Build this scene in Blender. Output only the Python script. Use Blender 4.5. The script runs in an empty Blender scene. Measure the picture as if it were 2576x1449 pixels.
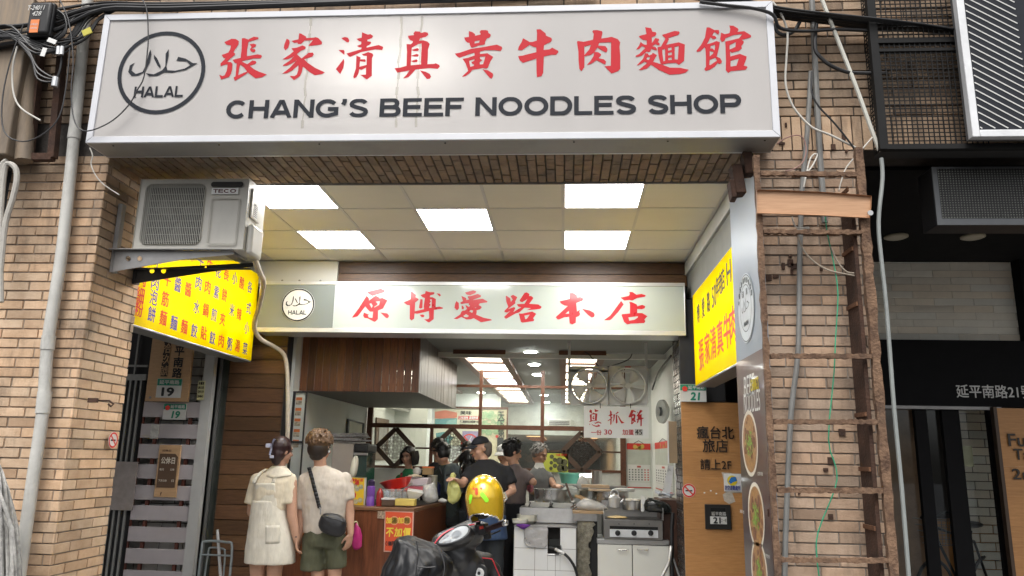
import bpy, bmesh, math, random
from math import sin, cos, pi, radians, sqrt
from mathutils import Vector, Matrix, noise
from mathutils.geometry import tessellate_polygon

rnd = random.Random(7)
sc = bpy.context.scene
COL = sc.collection
V = Vector

# ------------------------------------------------------------------ camera
F = 3003.0 / (4032 / 2576)            # focal length in pixels of a 2576 px wide picture
CXP, CYP, EYE = 1288.0, 724.5, 1.5
Yc = V((206., 671., 3003.)).normalized()
Zc = V((278., -13534., 3003.))
Zc = (Zc - Zc.dot(Yc) * Yc).normalized()
Xc = Yc.cross(Zc) * 1.0               # camera axes: x right, y down, z forward
ROT = Matrix((Xc, Yc, Zc))            # world = ROT @ camera
cam = bpy.data.cameras.new('camera')
cam.sensor_width = 36.0
cam.lens = 3003.0 / 4032 * 36
cam.clip_end = 300
cam_ob = bpy.data.objects.new('camera', cam)
COL.objects.link(cam_ob)
m3 = Matrix([[ROT[i][0], -ROT[i][1], -ROT[i][2]] for i in range(3)])
cam_ob.matrix_world = Matrix.Translation((0, 0, EYE)) @ m3.to_4x4()
sc.camera = cam_ob

# ------------------------------------------------------------------ world, sun, exposure
SUN_EL, SUN_ROT = radians(58), radians(190)
w = bpy.data.worlds.new("World"); sc.world = w; w.use_nodes = True
nt = w.node_tree
sky = nt.nodes.new('ShaderNodeTexSky'); sky.sky_type = 'NISHITA'; sky.sun_disc = False
sky.sun_elevation = SUN_EL; sky.sun_rotation = SUN_ROT
sky.dust_density = 6.0; sky.air_density = 1.0; sky.ozone_density = 1.0
hs = nt.nodes.new('ShaderNodeHueSaturation'); hs.inputs['Saturation'].default_value = 0.22
nt.links.new(sky.outputs[0], hs.inputs['Color'])
nt.links.new(hs.outputs[0], nt.nodes['Background'].inputs[0])
nt.nodes['Background'].inputs[1].default_value = 0.13
sl = bpy.data.lights.new('sun', 'SUN'); sl.energy = 0.9; sl.angle = radians(30); sl.color = (1, 0.965, 0.92)
so = bpy.data.objects.new('sun', sl); COL.objects.link(so)
d = V((sin(SUN_ROT) * cos(SUN_EL), cos(SUN_ROT) * cos(SUN_EL), sin(SUN_EL)))   # direction to the sun
so.rotation_euler = d.to_track_quat('Z', 'Y').to_euler()
so.location = d * 20
sc.view_settings.view_transform = 'Standard'; sc.view_settings.look = 'None'
sc.view_settings.gamma = 1.0; sc.view_settings.exposure = 0.75
sc.view_settings.use_curve_mapping = False
cy = sc.cycles
cy.use_denoising = True
cy.max_bounces = 7; cy.diffuse_bounces = 4; cy.glossy_bounces = 3; cy.transmission_bounces = 4; cy.transparent_max_bounces = 8
cy.sample_clamp_indirect = 6.0
cy.caustics_reflective = False; cy.caustics_refractive = False

# ------------------------------------------------------------------ picture -> place
def ray(x, y):
    return ROT @ V((x - CXP, y - CYP, F))
def P(x, y, Y):                        # point of the plane at depth Y seen at picture point x, y
    r = ray(x, y); p = r * (Y / r.y); p.z += EYE; return p
def PX(x, y, X):
    r = ray(x, y); p = r * (X / r.x); p.z += EYE; return p
def PZ(x, y, Z):
    r = ray(x, y); p = r * ((Z - EYE) / r.z); p.z += EYE; return p

# ------------------------------------------------------------------ materials
MATS = {}
def M(name, col, rough=0.6, metal=0.0, var=0.12, vs=6.0, bump=0.0, bs=40.0, col2=None, stretch=None, emit=None, es=1.0,
      alpha=None, coat=0.0, spec=None, attr=False, dirt=0.0, dscale=2.5, trans=0.0):
    if name in MATS: return MATS[name]
    m = bpy.data.materials.new(name); m.use_nodes = True
    n = m.node_tree.nodes; L = m.node_tree.links; b = n['Principled BSDF']
    tc = n.new('ShaderNodeTexCoord'); mp = n.new('ShaderNodeMapping'); L.new(tc.outputs['Object'], mp.inputs['Vector'])
    if stretch: mp.inputs['Scale'].default_value = stretch
    nz = n.new('ShaderNodeTexNoise'); nz.inputs['Scale'].default_value = vs; nz.inputs['Detail'].default_value = 5
    nz.inputs['Roughness'].default_value = 0.62
    L.new(mp.outputs[0], nz.inputs['Vector'])
    rp = n.new('ShaderNodeValToRGB'); L.new(nz.outputs['Fac'], rp.inputs[0])
    c = V(col[:3]); c2 = V(col2[:3]) if col2 else c * (1 + var)
    lo = c if col2 else c * (1 - var)
    rp.color_ramp.elements[0].position = 0.32; rp.color_ramp.elements[0].color = (*lo, 1)
    rp.color_ramp.elements[1].position = 0.68; rp.color_ramp.elements[1].color = (*c2, 1)
    out = rp.outputs[0]
    if attr:
        at = n.new('ShaderNodeAttribute'); at.attribute_name = 'Col'
        mx = n.new('ShaderNodeMix'); mx.data_type = 'RGBA'; mx.blend_type = 'MULTIPLY'; mx.inputs[0].default_value = 1
        L.new(out, mx.inputs[6]); L.new(at.outputs['Color'], mx.inputs[7]); out = mx.outputs[2]
    if dirt > 0:
        n2 = n.new('ShaderNodeTexNoise'); n2.inputs['Scale'].default_value = dscale; n2.inputs['Detail'].default_value = 8
        n2.inputs['Roughness'].default_value = 0.7
        m2 = n.new('ShaderNodeMapping'); m2.inputs['Scale'].default_value = (1.6, 1.6, 0.45)
        L.new(tc.outputs['Object'], m2.inputs['Vector']); L.new(m2.outputs[0], n2.inputs['Vector'])
        r2 = n.new('ShaderNodeValToRGB'); r2.color_ramp.elements[0].position = 0.5; r2.color_ramp.elements[1].position = 0.72
        r2.color_ramp.elements[1].color = (dirt, dirt, dirt, 1)
        L.new(n2.outputs['Fac'], r2.inputs[0])
        mx2 = n.new('ShaderNodeMix'); mx2.data_type = 'RGBA'; mx2.blend_type = 'MIX'
        L.new(r2.outputs[0], mx2.inputs[0]); L.new(out, mx2.inputs[6]); mx2.inputs[7].default_value = (0.045, 0.035, 0.028, 1)
        out = mx2.outputs[2]
    L.new(out, b.inputs['Base Color'])
    rr = n.new('ShaderNodeMapRange'); L.new(nz.outputs['Fac'], rr.inputs[0])
    rr.inputs[3].default_value = max(0.03, rough - 0.1); rr.inputs[4].default_value = min(1, rough + 0.1)
    L.new(rr.outputs[0], b.inputs['Roughness'])
    b.inputs['Metallic'].default_value = metal
    if spec is not None: b.inputs['Specular IOR Level'].default_value = spec
    if coat: b.inputs['Coat Weight'].default_value = coat; b.inputs['Coat Roughness'].default_value = 0.08
    if bump:
        bn = n.new('ShaderNodeTexNoise'); bn.inputs['Scale'].default_value = bs; bn.inputs['Detail'].default_value = 4
        L.new(mp.outputs[0], bn.inputs['Vector'])
        bp = n.new('ShaderNodeBump'); bp.inputs['Strength'].default_value = bump; bp.inputs['Distance'].default_value = 0.01
        L.new(bn.outputs['Fac'], bp.inputs['Height']); L.new(bp.outputs[0], b.inputs['Normal'])
    if emit is not None:
        b.inputs['Emission Color'].default_value = (*emit, 1); b.inputs['Emission Strength'].default_value = es
    if alpha is not None: b.inputs['Alpha'].default_value = alpha
    if trans: b.inputs['Transmission Weight'].default_value = trans
    MATS[name] = m; return m

def light_mat(name, col, s):           # a lamp's glowing face
    if name in MATS: return MATS[name]
    m = bpy.data.materials.new(name); m.use_nodes = True; n = m.node_tree.nodes; L = m.node_tree.links
    n.remove(n['Principled BSDF']); e = n.new('ShaderNodeEmission'); e.inputs[0].default_value = (*col, 1); e.inputs[1].default_value = s
    L.new(e.outputs[0], n['Material Output'].inputs[0]); MATS[name] = m; return m

def translucent_mat(name, col, tcol, mix=0.5, gloss=0.04, rough=0.25):   # backlit acrylic sheet
    if name in MATS: return MATS[name]
    m = bpy.data.materials.new(name); m.use_nodes = True; n = m.node_tree.nodes; L = m.node_tree.links
    n.remove(n['Principled BSDF'])
    tc = n.new('ShaderNodeTexCoord'); nz = n.new('ShaderNodeTexNoise'); nz.inputs['Scale'].default_value = 1.3; nz.inputs['Detail'].default_value = 3
    mp = n.new('ShaderNodeMapping'); mp.inputs['Scale'].default_value = (2.2, 1, 0.25); L.new(tc.outputs['Object'], mp.inputs[0]); L.new(mp.outputs[0], nz.inputs['Vector'])
    rp = n.new('ShaderNodeValToRGB'); L.new(nz.outputs['Fac'], rp.inputs[0])
    rp.color_ramp.elements[0].position = .35; rp.color_ramp.elements[0].color = (*(V(col) * .93), 1)
    rp.color_ramp.elements[1].position = .65; rp.color_ramp.elements[1].color = (*col, 1)
    df = n.new('ShaderNodeBsdfDiffuse'); L.new(rp.outputs[0], df.inputs[0])
    tl = n.new('ShaderNodeBsdfTranslucent'); tl.inputs[0].default_value = (*tcol, 1)
    m1 = n.new('ShaderNodeMixShader'); m1.inputs[0].default_value = mix; L.new(df.outputs[0], m1.inputs[1]); L.new(tl.outputs[0], m1.inputs[2])
    gl = n.new('ShaderNodeBsdfGlossy'); gl.inputs['Roughness'].default_value = rough
    m2 = n.new('ShaderNodeMixShader'); m2.inputs[0].default_value = gloss; L.new(m1.outputs[0], m2.inputs[1]); L.new(gl.outputs[0], m2.inputs[2])
    L.new(m2.outputs[0], n['Material Output'].inputs[0]); MATS[name] = m; return m

def glass_mat(name, tint=(.97, .985, .98), refl=0.06, haze=0.0, rough=0.02):
    if name in MATS: return MATS[name]
    m = bpy.data.materials.new(name); m.use_nodes = True; n = m.node_tree.nodes; L = m.node_tree.links
    n.remove(n['Principled BSDF'])
    t = n.new('ShaderNodeBsdfTransparent'); t.inputs[0].default_value = (*tint, 1)
    g = n.new('ShaderNodeBsdfGlossy'); g.inputs['Roughness'].default_value = rough; g.inputs[0].default_value = (.9, .95, 1, 1)
    fr = n.new('ShaderNodeFresnel'); fr.inputs[0].default_value = 1.45
    mt = n.new('ShaderNodeMath'); mt.operation = 'MULTIPLY_ADD'; L.new(fr.outputs[0], mt.inputs[0]); mt.inputs[1].default_value = 0.6; mt.inputs[2].default_value = refl * .3
    mx = n.new('ShaderNodeMixShader'); L.new(mt.outputs[0], mx.inputs[0]); L.new(t.outputs[0], mx.inputs[1]); L.new(g.outputs[0], mx.inputs[2])
    o = mx.outputs[0]
    if haze:
        df = n.new('ShaderNodeBsdfDiffuse'); df.inputs[0].default_value = (.75, .78, .76, 1)
        mh = n.new('ShaderNodeMixShader'); mh.inputs[0].default_value = haze; L.new(o, mh.inputs[1]); L.new(df.outputs[0], mh.inputs[2]); o = mh.outputs[0]
    L.new(o, n['Material Output'].inputs[0]); MATS[name] = m; return m

# ------------------------------------------------------------------ mesh builder
class MB:
    def __init__(s): s.v = []; s.f = []; s.c = []; s.cur = (1, 1, 1, 1)
    def add(s, vs, fs):
        o = len(s.v); s.v += [V(p) for p in vs]; s.c += [s.cur] * len(vs); s.f += [tuple(i + o for i in f) for f in fs]; return s
    def box(s, x0, x1, y0, y1, z0, z1):
        return s.hexa([(x0, y0, z0), (x1, y0, z0), (x1, y1, z0), (x0, y1, z0)], [(x0, y0, z1), (x1, y0, z1), (x1, y1, z1), (x0, y1, z1)])
    def hexa(s, a, b):
        return s.add(list(a) + list(b), [(3, 2, 1, 0), (4, 5, 6, 7), (0, 1, 5, 4), (1, 2, 6, 5), (2, 3, 7, 6), (3, 0, 4, 7)])
    def obox(s, c, u, v, n, hu, hv, hn):      # oriented box about c
        c = V(c); u = V(u).normalized() * hu; v = V(v).normalized() * hv; n = V(n).normalized() * hn
        return s.hexa([c - u - v - n, c + u - v - n, c + u + v - n, c - u + v - n], [c - u - v + n, c + u - v + n, c + u + v + n, c - u + v + n])
    def prism(s, pts, off):
        pts = [V(p) for p in pts]; off = V(off); k = len(pts)
        return s.add(pts + [p + off for p in pts], [tuple(range(k))[::-1], tuple(range(k, 2 * k))] + [(i, (i + 1) % k, k + (i + 1) % k, k + i) for i in range(k)])
    def bar(s, a, b, wu, wv, up=(0, 0, 1)):   # rectangular bar a -> b
        a = V(a); b = V(b); d = b - a; L = d.length; d.normalize(); up = V(up)
        if abs(d.dot(up)) > .98: up = V((0, 1, 0))
        r = d.cross(up).normalized(); u = r.cross(d)
        return s.obox((a + b) / 2, r, u, d, wu / 2, wv / 2, L / 2)
    def tube(s, pts, r, n=8, caps=True, smooth=0):
        pts = [V(p) for p in pts]
        if smooth: pts = spline(pts, smooth)
        k = len(pts); rs = r if isinstance(r, (list, tuple)) else [r] * k
        if len(rs) != k: rs = [rs[0] + (rs[-1] - rs[0]) * i / (k - 1) for i in range(k)]
        vs = []; prev = None
        for i, p in enumerate(pts):
            d = (pts[min(i + 1, k - 1)] - pts[max(i - 1, 0)])
            if d.length < 1e-9: d = V((0, 0, 1))
            d.normalize()
            if prev is None:
                a = V((0, 0, 1)) if abs(d.z) < .9 else V((1, 0, 0)); x = d.cross(a).normalized()
            else: x = (prev - d * prev.dot(d)); x = x.normalized() if x.length > 1e-6 else d.orthogonal().normalized()
            prev = x; y = d.cross(x)
            vs += [p + (x * cos(2 * pi * j / n) + y * sin(2 * pi * j / n)) * rs[i] for j in range(n)]
        fs = [(i * n + j, i * n + (j + 1) % n, (i + 1) * n + (j + 1) % n, (i + 1) * n + j) for i in range(k - 1) for j in range(n)]
        if caps: fs += [tuple(range(n))[::-1], tuple(range((k - 1) * n, k * n))]
        return s.add(vs, fs)
    def loft(s, rings, caps=True, close=True):
        n = len(rings[0]); k = len(rings); vs = [V(p) for r in rings for p in r]
        fs = [(i * n + j, i * n + (j + 1) % n, (i + 1) * n + (j + 1) % n, (i + 1) * n + j) for i in range(k - 1) for j in range(n if close else n - 1)]
        if caps: fs += [tuple(range(n))[::-1], tuple(range((k - 1) * n, k * n))]
        return s.add(vs, fs)
    def lathe(s, prof, c, n=24, axis=(0, 0, 1), caps=True):
        ax = V(axis).normalized(); x = ax.orthogonal().normalized(); y = ax.cross(x); c = V(c)
        return s.loft([[c + ax * z + (x * cos(2 * pi * j / n) + y * sin(2 * pi * j / n)) * max(r, 1e-4) for j in range(n)] for r, z in prof], caps)
    def disc(s, c, r, axis, n=24, h=0.004, sx=1.0):
        return s.lathe([(r, 0), (r, h)], c, n, axis)
    def ell(s, c, r, q=None, nu=16, nv=10):   # ellipsoid
        c = V(c); q = q or Matrix.Identity(3); rings = []
        for i in range(nv + 1):
            t = -pi / 2 + pi * i / nv; ct = max(cos(t), .02)
            rings.append([c + q @ V((r[0] * ct * cos(2 * pi * j / nu), r[1] * ct * sin(2 * pi * j / nu), r[2] * sin(t))) for j in range(nu)])
        return s.loft(rings)
    def cap(s, a, b, ra, rb, n=12):           # tapered capsule
        a = V(a); b = V(b); d = (b - a); L = d.length; d = d.normalized() if L > 1e-6 else V((0, 0, 1))
        x = d.orthogonal().normalized(); y = d.cross(x); rings = []
        for i in range(5):
            t = -pi / 2 + (pi / 2) * i / 4; rings.append((a + d * ra * sin(t), max(ra * cos(t), .0005)))
        for i in range(1, 5):
            t = i / 5; rings.append((a + d * L * t, ra + (rb - ra) * t))
        for i in range(5):
            t = (pi / 2) * i / 4; rings.append((b + d * rb * sin(t), max(rb * cos(t), .0005)))
        return s.loft([[c + (x * cos(2 * pi * j / n) + y * sin(2 * pi * j / n)) * r for j in range(n)] for c, r in rings])
    def cone(s, a, b, ra, rb, n=16):
        a = V(a); b = V(b); d = (b - a).normalized(); x = d.orthogonal().normalized(); y = d.cross(x)
        return s.loft([[c + (x * cos(2 * pi * j / n) + y * sin(2 * pi * j / n)) * r for j in range(n)] for c, r in ((a, ra), ((a + b) / 2, (ra + rb) / 2), (b, rb))])
    def polys(s, loops, f, off=None):         # flat figure with holes; f maps (x, y) -> point; off = thickness vector
        flat = [p for l in loops for p in l]
        pts = [f(*p) for p in flat]
        tri = tessellate_polygon([[V((p[0], p[1], 0)) for p in l] for l in loops])
        if off is None: return s.add(pts, [tuple(t) for t in tri])
        off = V(off); k = len(pts); fs = [tuple(t) for t in tri]; i0 = 0
        for l in loops:
            m = len(l); fs += [(i0 + i, i0 + (i + 1) % m, k + i0 + (i + 1) % m, k + i0 + i) for i in range(m)]; i0 += m
        return s.add([p + off for p in pts] + pts, fs)
    def quad(s, a, b, c, d): return s.add([a, b, c, d], [(0, 1, 2, 3)])
    def grid(s, f, nu, nv, th=None):
        vs = [f(i / nu, j / nv) for j in range(nv + 1) for i in range(nu + 1)]
        return s.add(vs, [(j * (nu + 1) + i, j * (nu + 1) + i + 1, (j + 1) * (nu + 1) + i + 1, (j + 1) * (nu + 1) + i) for j in range(nv) for i in range(nu)])

def spline(pts, k):
    out = []; n = len(pts)
    for i in range(n - 1):
        p0, p1, p2, p3 = pts[max(i - 1, 0)], pts[i], pts[i + 1], pts[min(i + 2, n - 1)]
        for j in range(k):
            t = j / k; out.append(0.5 * ((2 * p1) + (p2 - p0) * t + (2 * p0 - 5 * p1 + 4 * p2 - p3) * t * t + (3 * p1 - p0 - 3 * p2 + p3) * t ** 3))
    out.append(pts[-1]); return out

# ------------------------------------------------------------------ things and parts
WL = {}
def thing(name, label, cat, loc=(0, 0, 0), group=None):
    o = bpy.data.objects.new(name, None); COL.objects.link(o); o.empty_display_size = .1
    o.location = loc; o['label'] = label; o['category'] = cat
    if group: o['group'] = group
    WL[o] = V(loc); return o
def part(name, mb, mat, parent=None, bevel=0, smooth=None, label=None, kind=None, seg=2, remesh=0, soft=0, wrinkle=0, wscale=.12, sub=0, solid=0):
    me = bpy.data.meshes.new(name); base = WL.get(parent, V((0, 0, 0)))
    me.from_pydata([p - base for p in mb.v], [], mb.f)
    if any(c != (1, 1, 1, 1) for c in mb.c):
        at = me.color_attributes.new('Col', 'FLOAT_COLOR', 'POINT')
        at.data.foreach_set('color', [x for c in mb.c for x in c])
    me.materials.append(mat); me.validate(); me.update()
    bm = bmesh.new(); bm.from_mesh(me); bmesh.ops.recalc_face_normals(bm, faces=bm.faces); bm.to_mesh(me); bm.free()
    o = bpy.data.objects.new(name, me); COL.objects.link(o)
    if parent is not None: o.parent = parent
    WL[o] = base
    if label: o['label'] = label
    if kind: o['kind'] = kind
    if solid:
        b = o.modifiers.new('solid', 'SOLIDIFY'); b.thickness = solid; b.offset = 0
    if remesh:
        b = o.modifiers.new('remesh', 'REMESH'); b.mode = 'VOXEL'; b.voxel_size = remesh; b.use_smooth_shade = True
        if soft:
            b = o.modifiers.new('soft', 'SMOOTH'); b.iterations = soft; b.factor = .5
    if sub:
        b = o.modifiers.new('sub', 'SUBSURF'); b.levels = sub; b.render_levels = sub
    if wrinkle:
        tx = bpy.data.textures.new('folds', 'CLOUDS'); tx.noise_scale = wscale; tx.noise_depth = 2
        b = o.modifiers.new('folds', 'DISPLACE'); b.texture = tx; b.strength = wrinkle; b.mid_level = .5; b.texture_coords = 'LOCAL'
    if bevel:
        b = o.modifiers.new('bevel', 'BEVEL'); b.width = bevel; b.segments = seg; b.limit_method = 'ANGLE'; b.angle_limit = radians(40)
    if smooth or remesh or sub:
        for p in me.polygons: p.use_smooth = True
    elif bevel or smooth is None:
        try: me.set_sharp_from_angle(angle=radians(35))
        except Exception: pass
        for p in me.polygons: p.use_smooth = True
    return o
def solo(name, mb, mat, label, cat, group=None, **k):       # a thing that is one mesh
    o = part(name, mb, mat, None, **k); o['label'] = label; o['category'] = cat
    if group: o['group'] = group
    return o
def struct(name, mb, mat, **k):
    o = part(name, mb, mat, None, **k); o['kind'] = 'structure'; return o
def relabel_copy(o, label, delta, group=None):
    c = o.copy(); COL.objects.link(c); c.location = o.location + V(delta); c['label'] = label
    for ch in list(o.children):
        d = ch.copy(); COL.objects.link(d); d.parent = c
        for g in list(ch.children):
            e = g.copy(); COL.objects.link(e); e.parent = d
    return c

# ------------------------------------------------------------------ lettering
TXT = {}
def glyphs(s):
    if s not in TXT:
        c = bpy.data.curves.new('t', 'FONT'); c.body = s; c.fill_mode = 'FRONT'; c.resolution_u = 3
        o = bpy.data.objects.new('t', c); COL.objects.link(o)
        dg = bpy.context.evaluated_depsgraph_get(); dg.update()
        me = bpy.data.meshes.new_from_object(o.evaluated_get(dg))
        vs = [(v.co.x, v.co.y) for v in me.vertices]; fs = [tuple(p.vertices) for p in me.polygons]
        bpy.data.objects.remove(o); bpy.data.curves.remove(c); bpy.data.meshes.remove(me)
        if vs:
            x0 = min(v[0] for v in vs); x1 = max(v[0] for v in vs); y0 = min(v[1] for v in vs); y1 = max(v[1] for v in vs)
        else: x0 = y0 = 0; x1 = y1 = 1
        TXT[s] = (vs, fs, x0, x1, y0, y1)
    return TXT[s]
def text(mb, s, p0, u, v, w=None, h=None, bold=0.0, lift=0.0015, slant=0.0, center=False):
    """lettering s in the rectangle from p0, w along u, h along v; bold = extra half stroke as a share of the letter height"""
    vs, fs, x0, x1, y0, y1 = glyphs(s)
    u = V(u).normalized(); v = V(v).normalized(); n = u.cross(v); p0 = V(p0)
    sx = w / (x1 - x0) if w else None; sy = h / (y1 - y0) if h else None
    if sx is None: sx = sy
    if sy is None: sy = sx
    if center: p0 = p0 - u * (sx * (x1 - x0) / 2) - v * (sy * (y1 - y0) / 2)
    offs = [(0, 0)]
    if bold:
        b = bold * (y1 - y0); offs = [(-b, 0), (b, 0), (0, b), (0, -b), (b * .7, b * .7), (-b * .7, -b * .7), (b * .7, -b * .7), (-b * .7, b * .7)]
    for i, (ox, oy) in enumerate(offs):
        mb.add([p0 + u * ((x - x0 + ox + slant * (y - y0)) * sx) + v * ((y - y0 + oy) * sy) + n * (lift + i * .00025) for x, y in vs], fs)
def column(mb, s, p0, u, v, size, step, bold=0.03, lift=.0015):        # vertical lettering, p0 = centre of the first character
    for i, ch in enumerate(s):
        if ch == ' ': continue
        text(mb, ch, V(p0) - V(v).normalized() * step * i, u, v, size, size, bold, lift, center=True)

# block capitals drawn as strokes of even width (unit height, centre lines)
def arc(cx, cy, rx, ry, a0, a1, n=14):
    return [(cx + rx * cos(radians(a0 + (a1 - a0) * i / n)), cy + ry * sin(radians(a0 + (a1 - a0) * i / n))) for i in range(n + 1)]
T_ = .095
CAPS = {
 'C': (1.02, [arc(.51, .5, .42, .405, 42, 318)]),
 'H': (.95, [[(T_, 0), (T_, 1)], [(.95 - T_, 0), (.95 - T_, 1)], [(T_, .53), (.95 - T_, .53)]]),
 'A': (1.04, [[(.09, 0), (.47, .93), (.57, .93), (.95, 0)], [(.24, .3), (.8, .3)]]),
 'N': (.97, [[(T_, 0), (T_, 1)], [(.97 - T_, 0), (.97 - T_, 1)], [(T_ + .02, .97), (.95 - T_, .03)]]),
 'G': (1.1, [arc(.54, .5, .45, .405, 38, 300) + [(.99, .2), (.99, .46), (.58, .46)]]),
 'S': (.92, [arc(.46, .71, .34, .205, 15, 200, 10) + [(.3, .56), (.62, .46)] + arc(.46, .29, .36, .205, 30, -165, 10)]),
 'B': (.97, [[(T_, 0), (T_, 1)], [(T_, .915)] + arc(.58, .72, .2, .195, 90, -90, 8) + [(T_, .525)], [(.58, .525)] + arc(.6, .305, .26, .22, 90, -90, 8) + [(T_, .085)]]),
 'E': (.87, [[(T_, 0), (T_, 1)], [(T_, .915), (.84, .915)], [(T_, .52), (.79, .52)], [(T_, .085), (.87, .085)]]),
 'F': (.82, [[(T_, 0), (T_, 1)], [(T_, .915), (.82, .915)], [(T_, .5), (.72, .5)]]),
 'O': (1.1, [arc(.55, .5, .45, .405, 90, 450, 24)]),
 'D': (1.0, [[(T_, 0), (T_, 1)], [(T_, .915)] + arc(.5, .5, .4, .415, 90, -90, 12) + [(T_, .085)]]),
 'L': (.82, [[(T_, 0), (T_, 1)], [(T_, .085), (.82, .085)]]),
 'P': (.93, [[(T_, 0), (T_, 1)], [(T_, .915)] + arc(.6, .68, .23, .235, 90, -90, 8) + [(T_, .445)]]),
 'T': (.86, [[(.43, 0), (.43, 1)], [(0, .915), (.86, .915)]]),
 "'": (.3, [[(.17, 1), (.17, .84), (.1, .68)]]),
}
def ribbon(pts, w):
    pts = [V((p[0], p[1], 0)) for p in pts]; n = len(pts); closed = (pts[0] - pts[-1]).length < 1e-6
    left = []; right = []
    for i in range(n):
        a = pts[i - 1] if i else (pts[-2] if closed else None); b = pts[i + 1] if i < n - 1 else (pts[1] if closed else None)
        d1 = (pts[i] - a).normalized() if a is not None else None; d2 = (b - pts[i]).normalized() if b is not None else None
        d1 = d1 or d2; d2 = d2 or d1
        n1 = V((-d1.y, d1.x, 0)); n2 = V((-d2.y, d2.x, 0)); m = (n1 + n2); m = m.normalized() if m.length > 1e-6 else n1
        k = w / max(.45, m.dot(n1)); left.append(pts[i] + m * k); right.append(pts[i] - m * k)
    return left, right
def caps(mb, s, p0, u, v, w, h, t=T_, gap=.1, lift=.0015):
    u = V(u).normalized(); v = V(v).normalized(); n = u.cross(v); p0 = V(p0)
    tot = sum(CAPS[c][0] for c in s) + gap * (len(s) - 1); k = w / tot; x = 0; i_ = 0
    for c in s:
        for st in CAPS[c][1]:
            l, r = ribbon(st, t * .95); i_ += 1; m = len(l)
            f = lambda p: p0 + u * ((p.x + x) * k) + v * (min(1, max(0, p.y)) * h) + n * (lift + (i_ % 4) * .0004)
            mb.add([f(p) for p in l] + [f(p) for p in r], [(j, j + 1, m + j + 1, m + j) for j in range(m - 1)])
        x += CAPS[c][0] + gap

def loops(txt):
    return [[tuple(float(a) for a in p.split(',')) for p in l.split()] for l in txt.split(';')]
def traced(mb, chars, ox, oy, k, Y, lift=0.0):
    """chars: figures separated by '|', each an outline and its holes separated by ';' in crop units (k photo px per unit)"""
    for fig in chars.split('|'):
        mb.polys(loops(fig), lambda x, y: P((ox + x * k) / 1.565217, (oy + y * k) / 1.565217, Y - lift))
# ================================================================== the large structure
YF = 4.63            # street front of the building
XL, XR = -3.068, 1.17    # inner faces of the two brick pillars
YB = 7.64            # shop front line
ZC = 3.44            # arcade ceiling
conc = M('concrete', (.33, .32, .30), .85, var=.15, vs=3, bump=.2, bs=30)
asph = M('asphalt', (.05, .05, .052), .9, var=.3, vs=40, bump=.4, bs=200)
tile_floor = M('floor_tile', (.30, .29, .27), .45, var=.12, vs=5)
struct('street', MB().box(-60, 60, -60, 4.05, -.6, -.15), asph)
struct('kerb', MB().box(-60, 60, 4.05, 4.25, -.6, 0.0), conc, bevel=.01)
struct('pavement', MB().box(-60, 60, 4.25, 7.6, -.6, -.004), tile_floor)
struct('shop_floor', MB().box(-2.8, 1.2, 7.6, 27, -.6, 0.0), tile_floor)

brick_m = M('tan_brick', (.45, .30, .185), .75, col2=(.57, .41, .275), vs=9, bump=.35, bs=90, attr=True, dirt=.75, dscale=2.6)
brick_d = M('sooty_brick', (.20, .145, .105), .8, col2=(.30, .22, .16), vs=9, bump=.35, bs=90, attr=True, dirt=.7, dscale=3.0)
mortar = M('mortar', (.25, .21, .17), .95, var=.3, vs=14, bump=.4, bs=60)
brick_b = M('brown_brick', (.35, .24, .16), .78, col2=(.46, .33, .235), vs=9, bump=.35, bs=90, attr=True, dirt=.75, dscale=2.6)
mortar_b = M('grey_mortar', (.22, .19, .16), .95, var=.3, vs=14, bump=.4, bs=60)
mortar_d = M('dark_mortar', (.055, .048, .042), .95, var=.3, vs=14, bump=.4, bs=60)

def bricks(mb, o, u, v, W, H, bw=.246, bh=.0625, j=.0075, th=.008, spread=.16, shade=None, skip=None, phase=0.0):
    o = V(o); u = V(u).normalized(); v = V(v).normalized(); n = u.cross(v); r = random.Random(int(abs(o.x * 131 + o.y * 17 + W * 1000)))
    rows = int(H / bh + .999)
    for i in range(rows):
        y0 = i * bh; y1 = min(H, y0 + bh - j)
        if y1 - y0 < .008: continue
        x = -(bw * ((phase + (i % 2) * .5 + r.uniform(-.06, .06)) % 1.0))
        while x < W:
            x0 = max(0, x); x1 = min(W, x + bw - j); x += bw
            if x1 - x0 < .012: continue
            if skip and skip((x0 + x1) / 2, (y0 + y1) / 2): continue
            t = th + r.uniform(-.0025, .0025); k = 1 + r.uniform(-spread, spread)
            if shade: k *= shade((x0 + x1) / 2, (y0 + y1) / 2, r)
            wm = r.uniform(-.05, .05); mb.cur = (k * (1 + wm), k, k * (1 - wm), 1)
            e = .0022
            a = [o + u * x0 + v * y0, o + u * x1 + v * y0, o + u * x1 + v * y1, o + u * x0 + v * y1]
            tl = [r.uniform(-.0012, .0012) for _ in range(4)]
            b = [o + u * (x0 + e) + v * (y0 + e) + n * (t + tl[0]), o + u * (x1 - e) + v * (y0 + e) + n * (t + tl[1]), o + u * (x1 - e) + v * (y1 - e) + n * (t + tl[2]), o + u * (x0 + e) + v * (y1 - e) + n * (t + tl[3])]
            k0 = len(mb.v); mb.hexa(a, b)
    mb.cur = (1, 1, 1, 1); return mb

HT = 5.6
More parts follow.
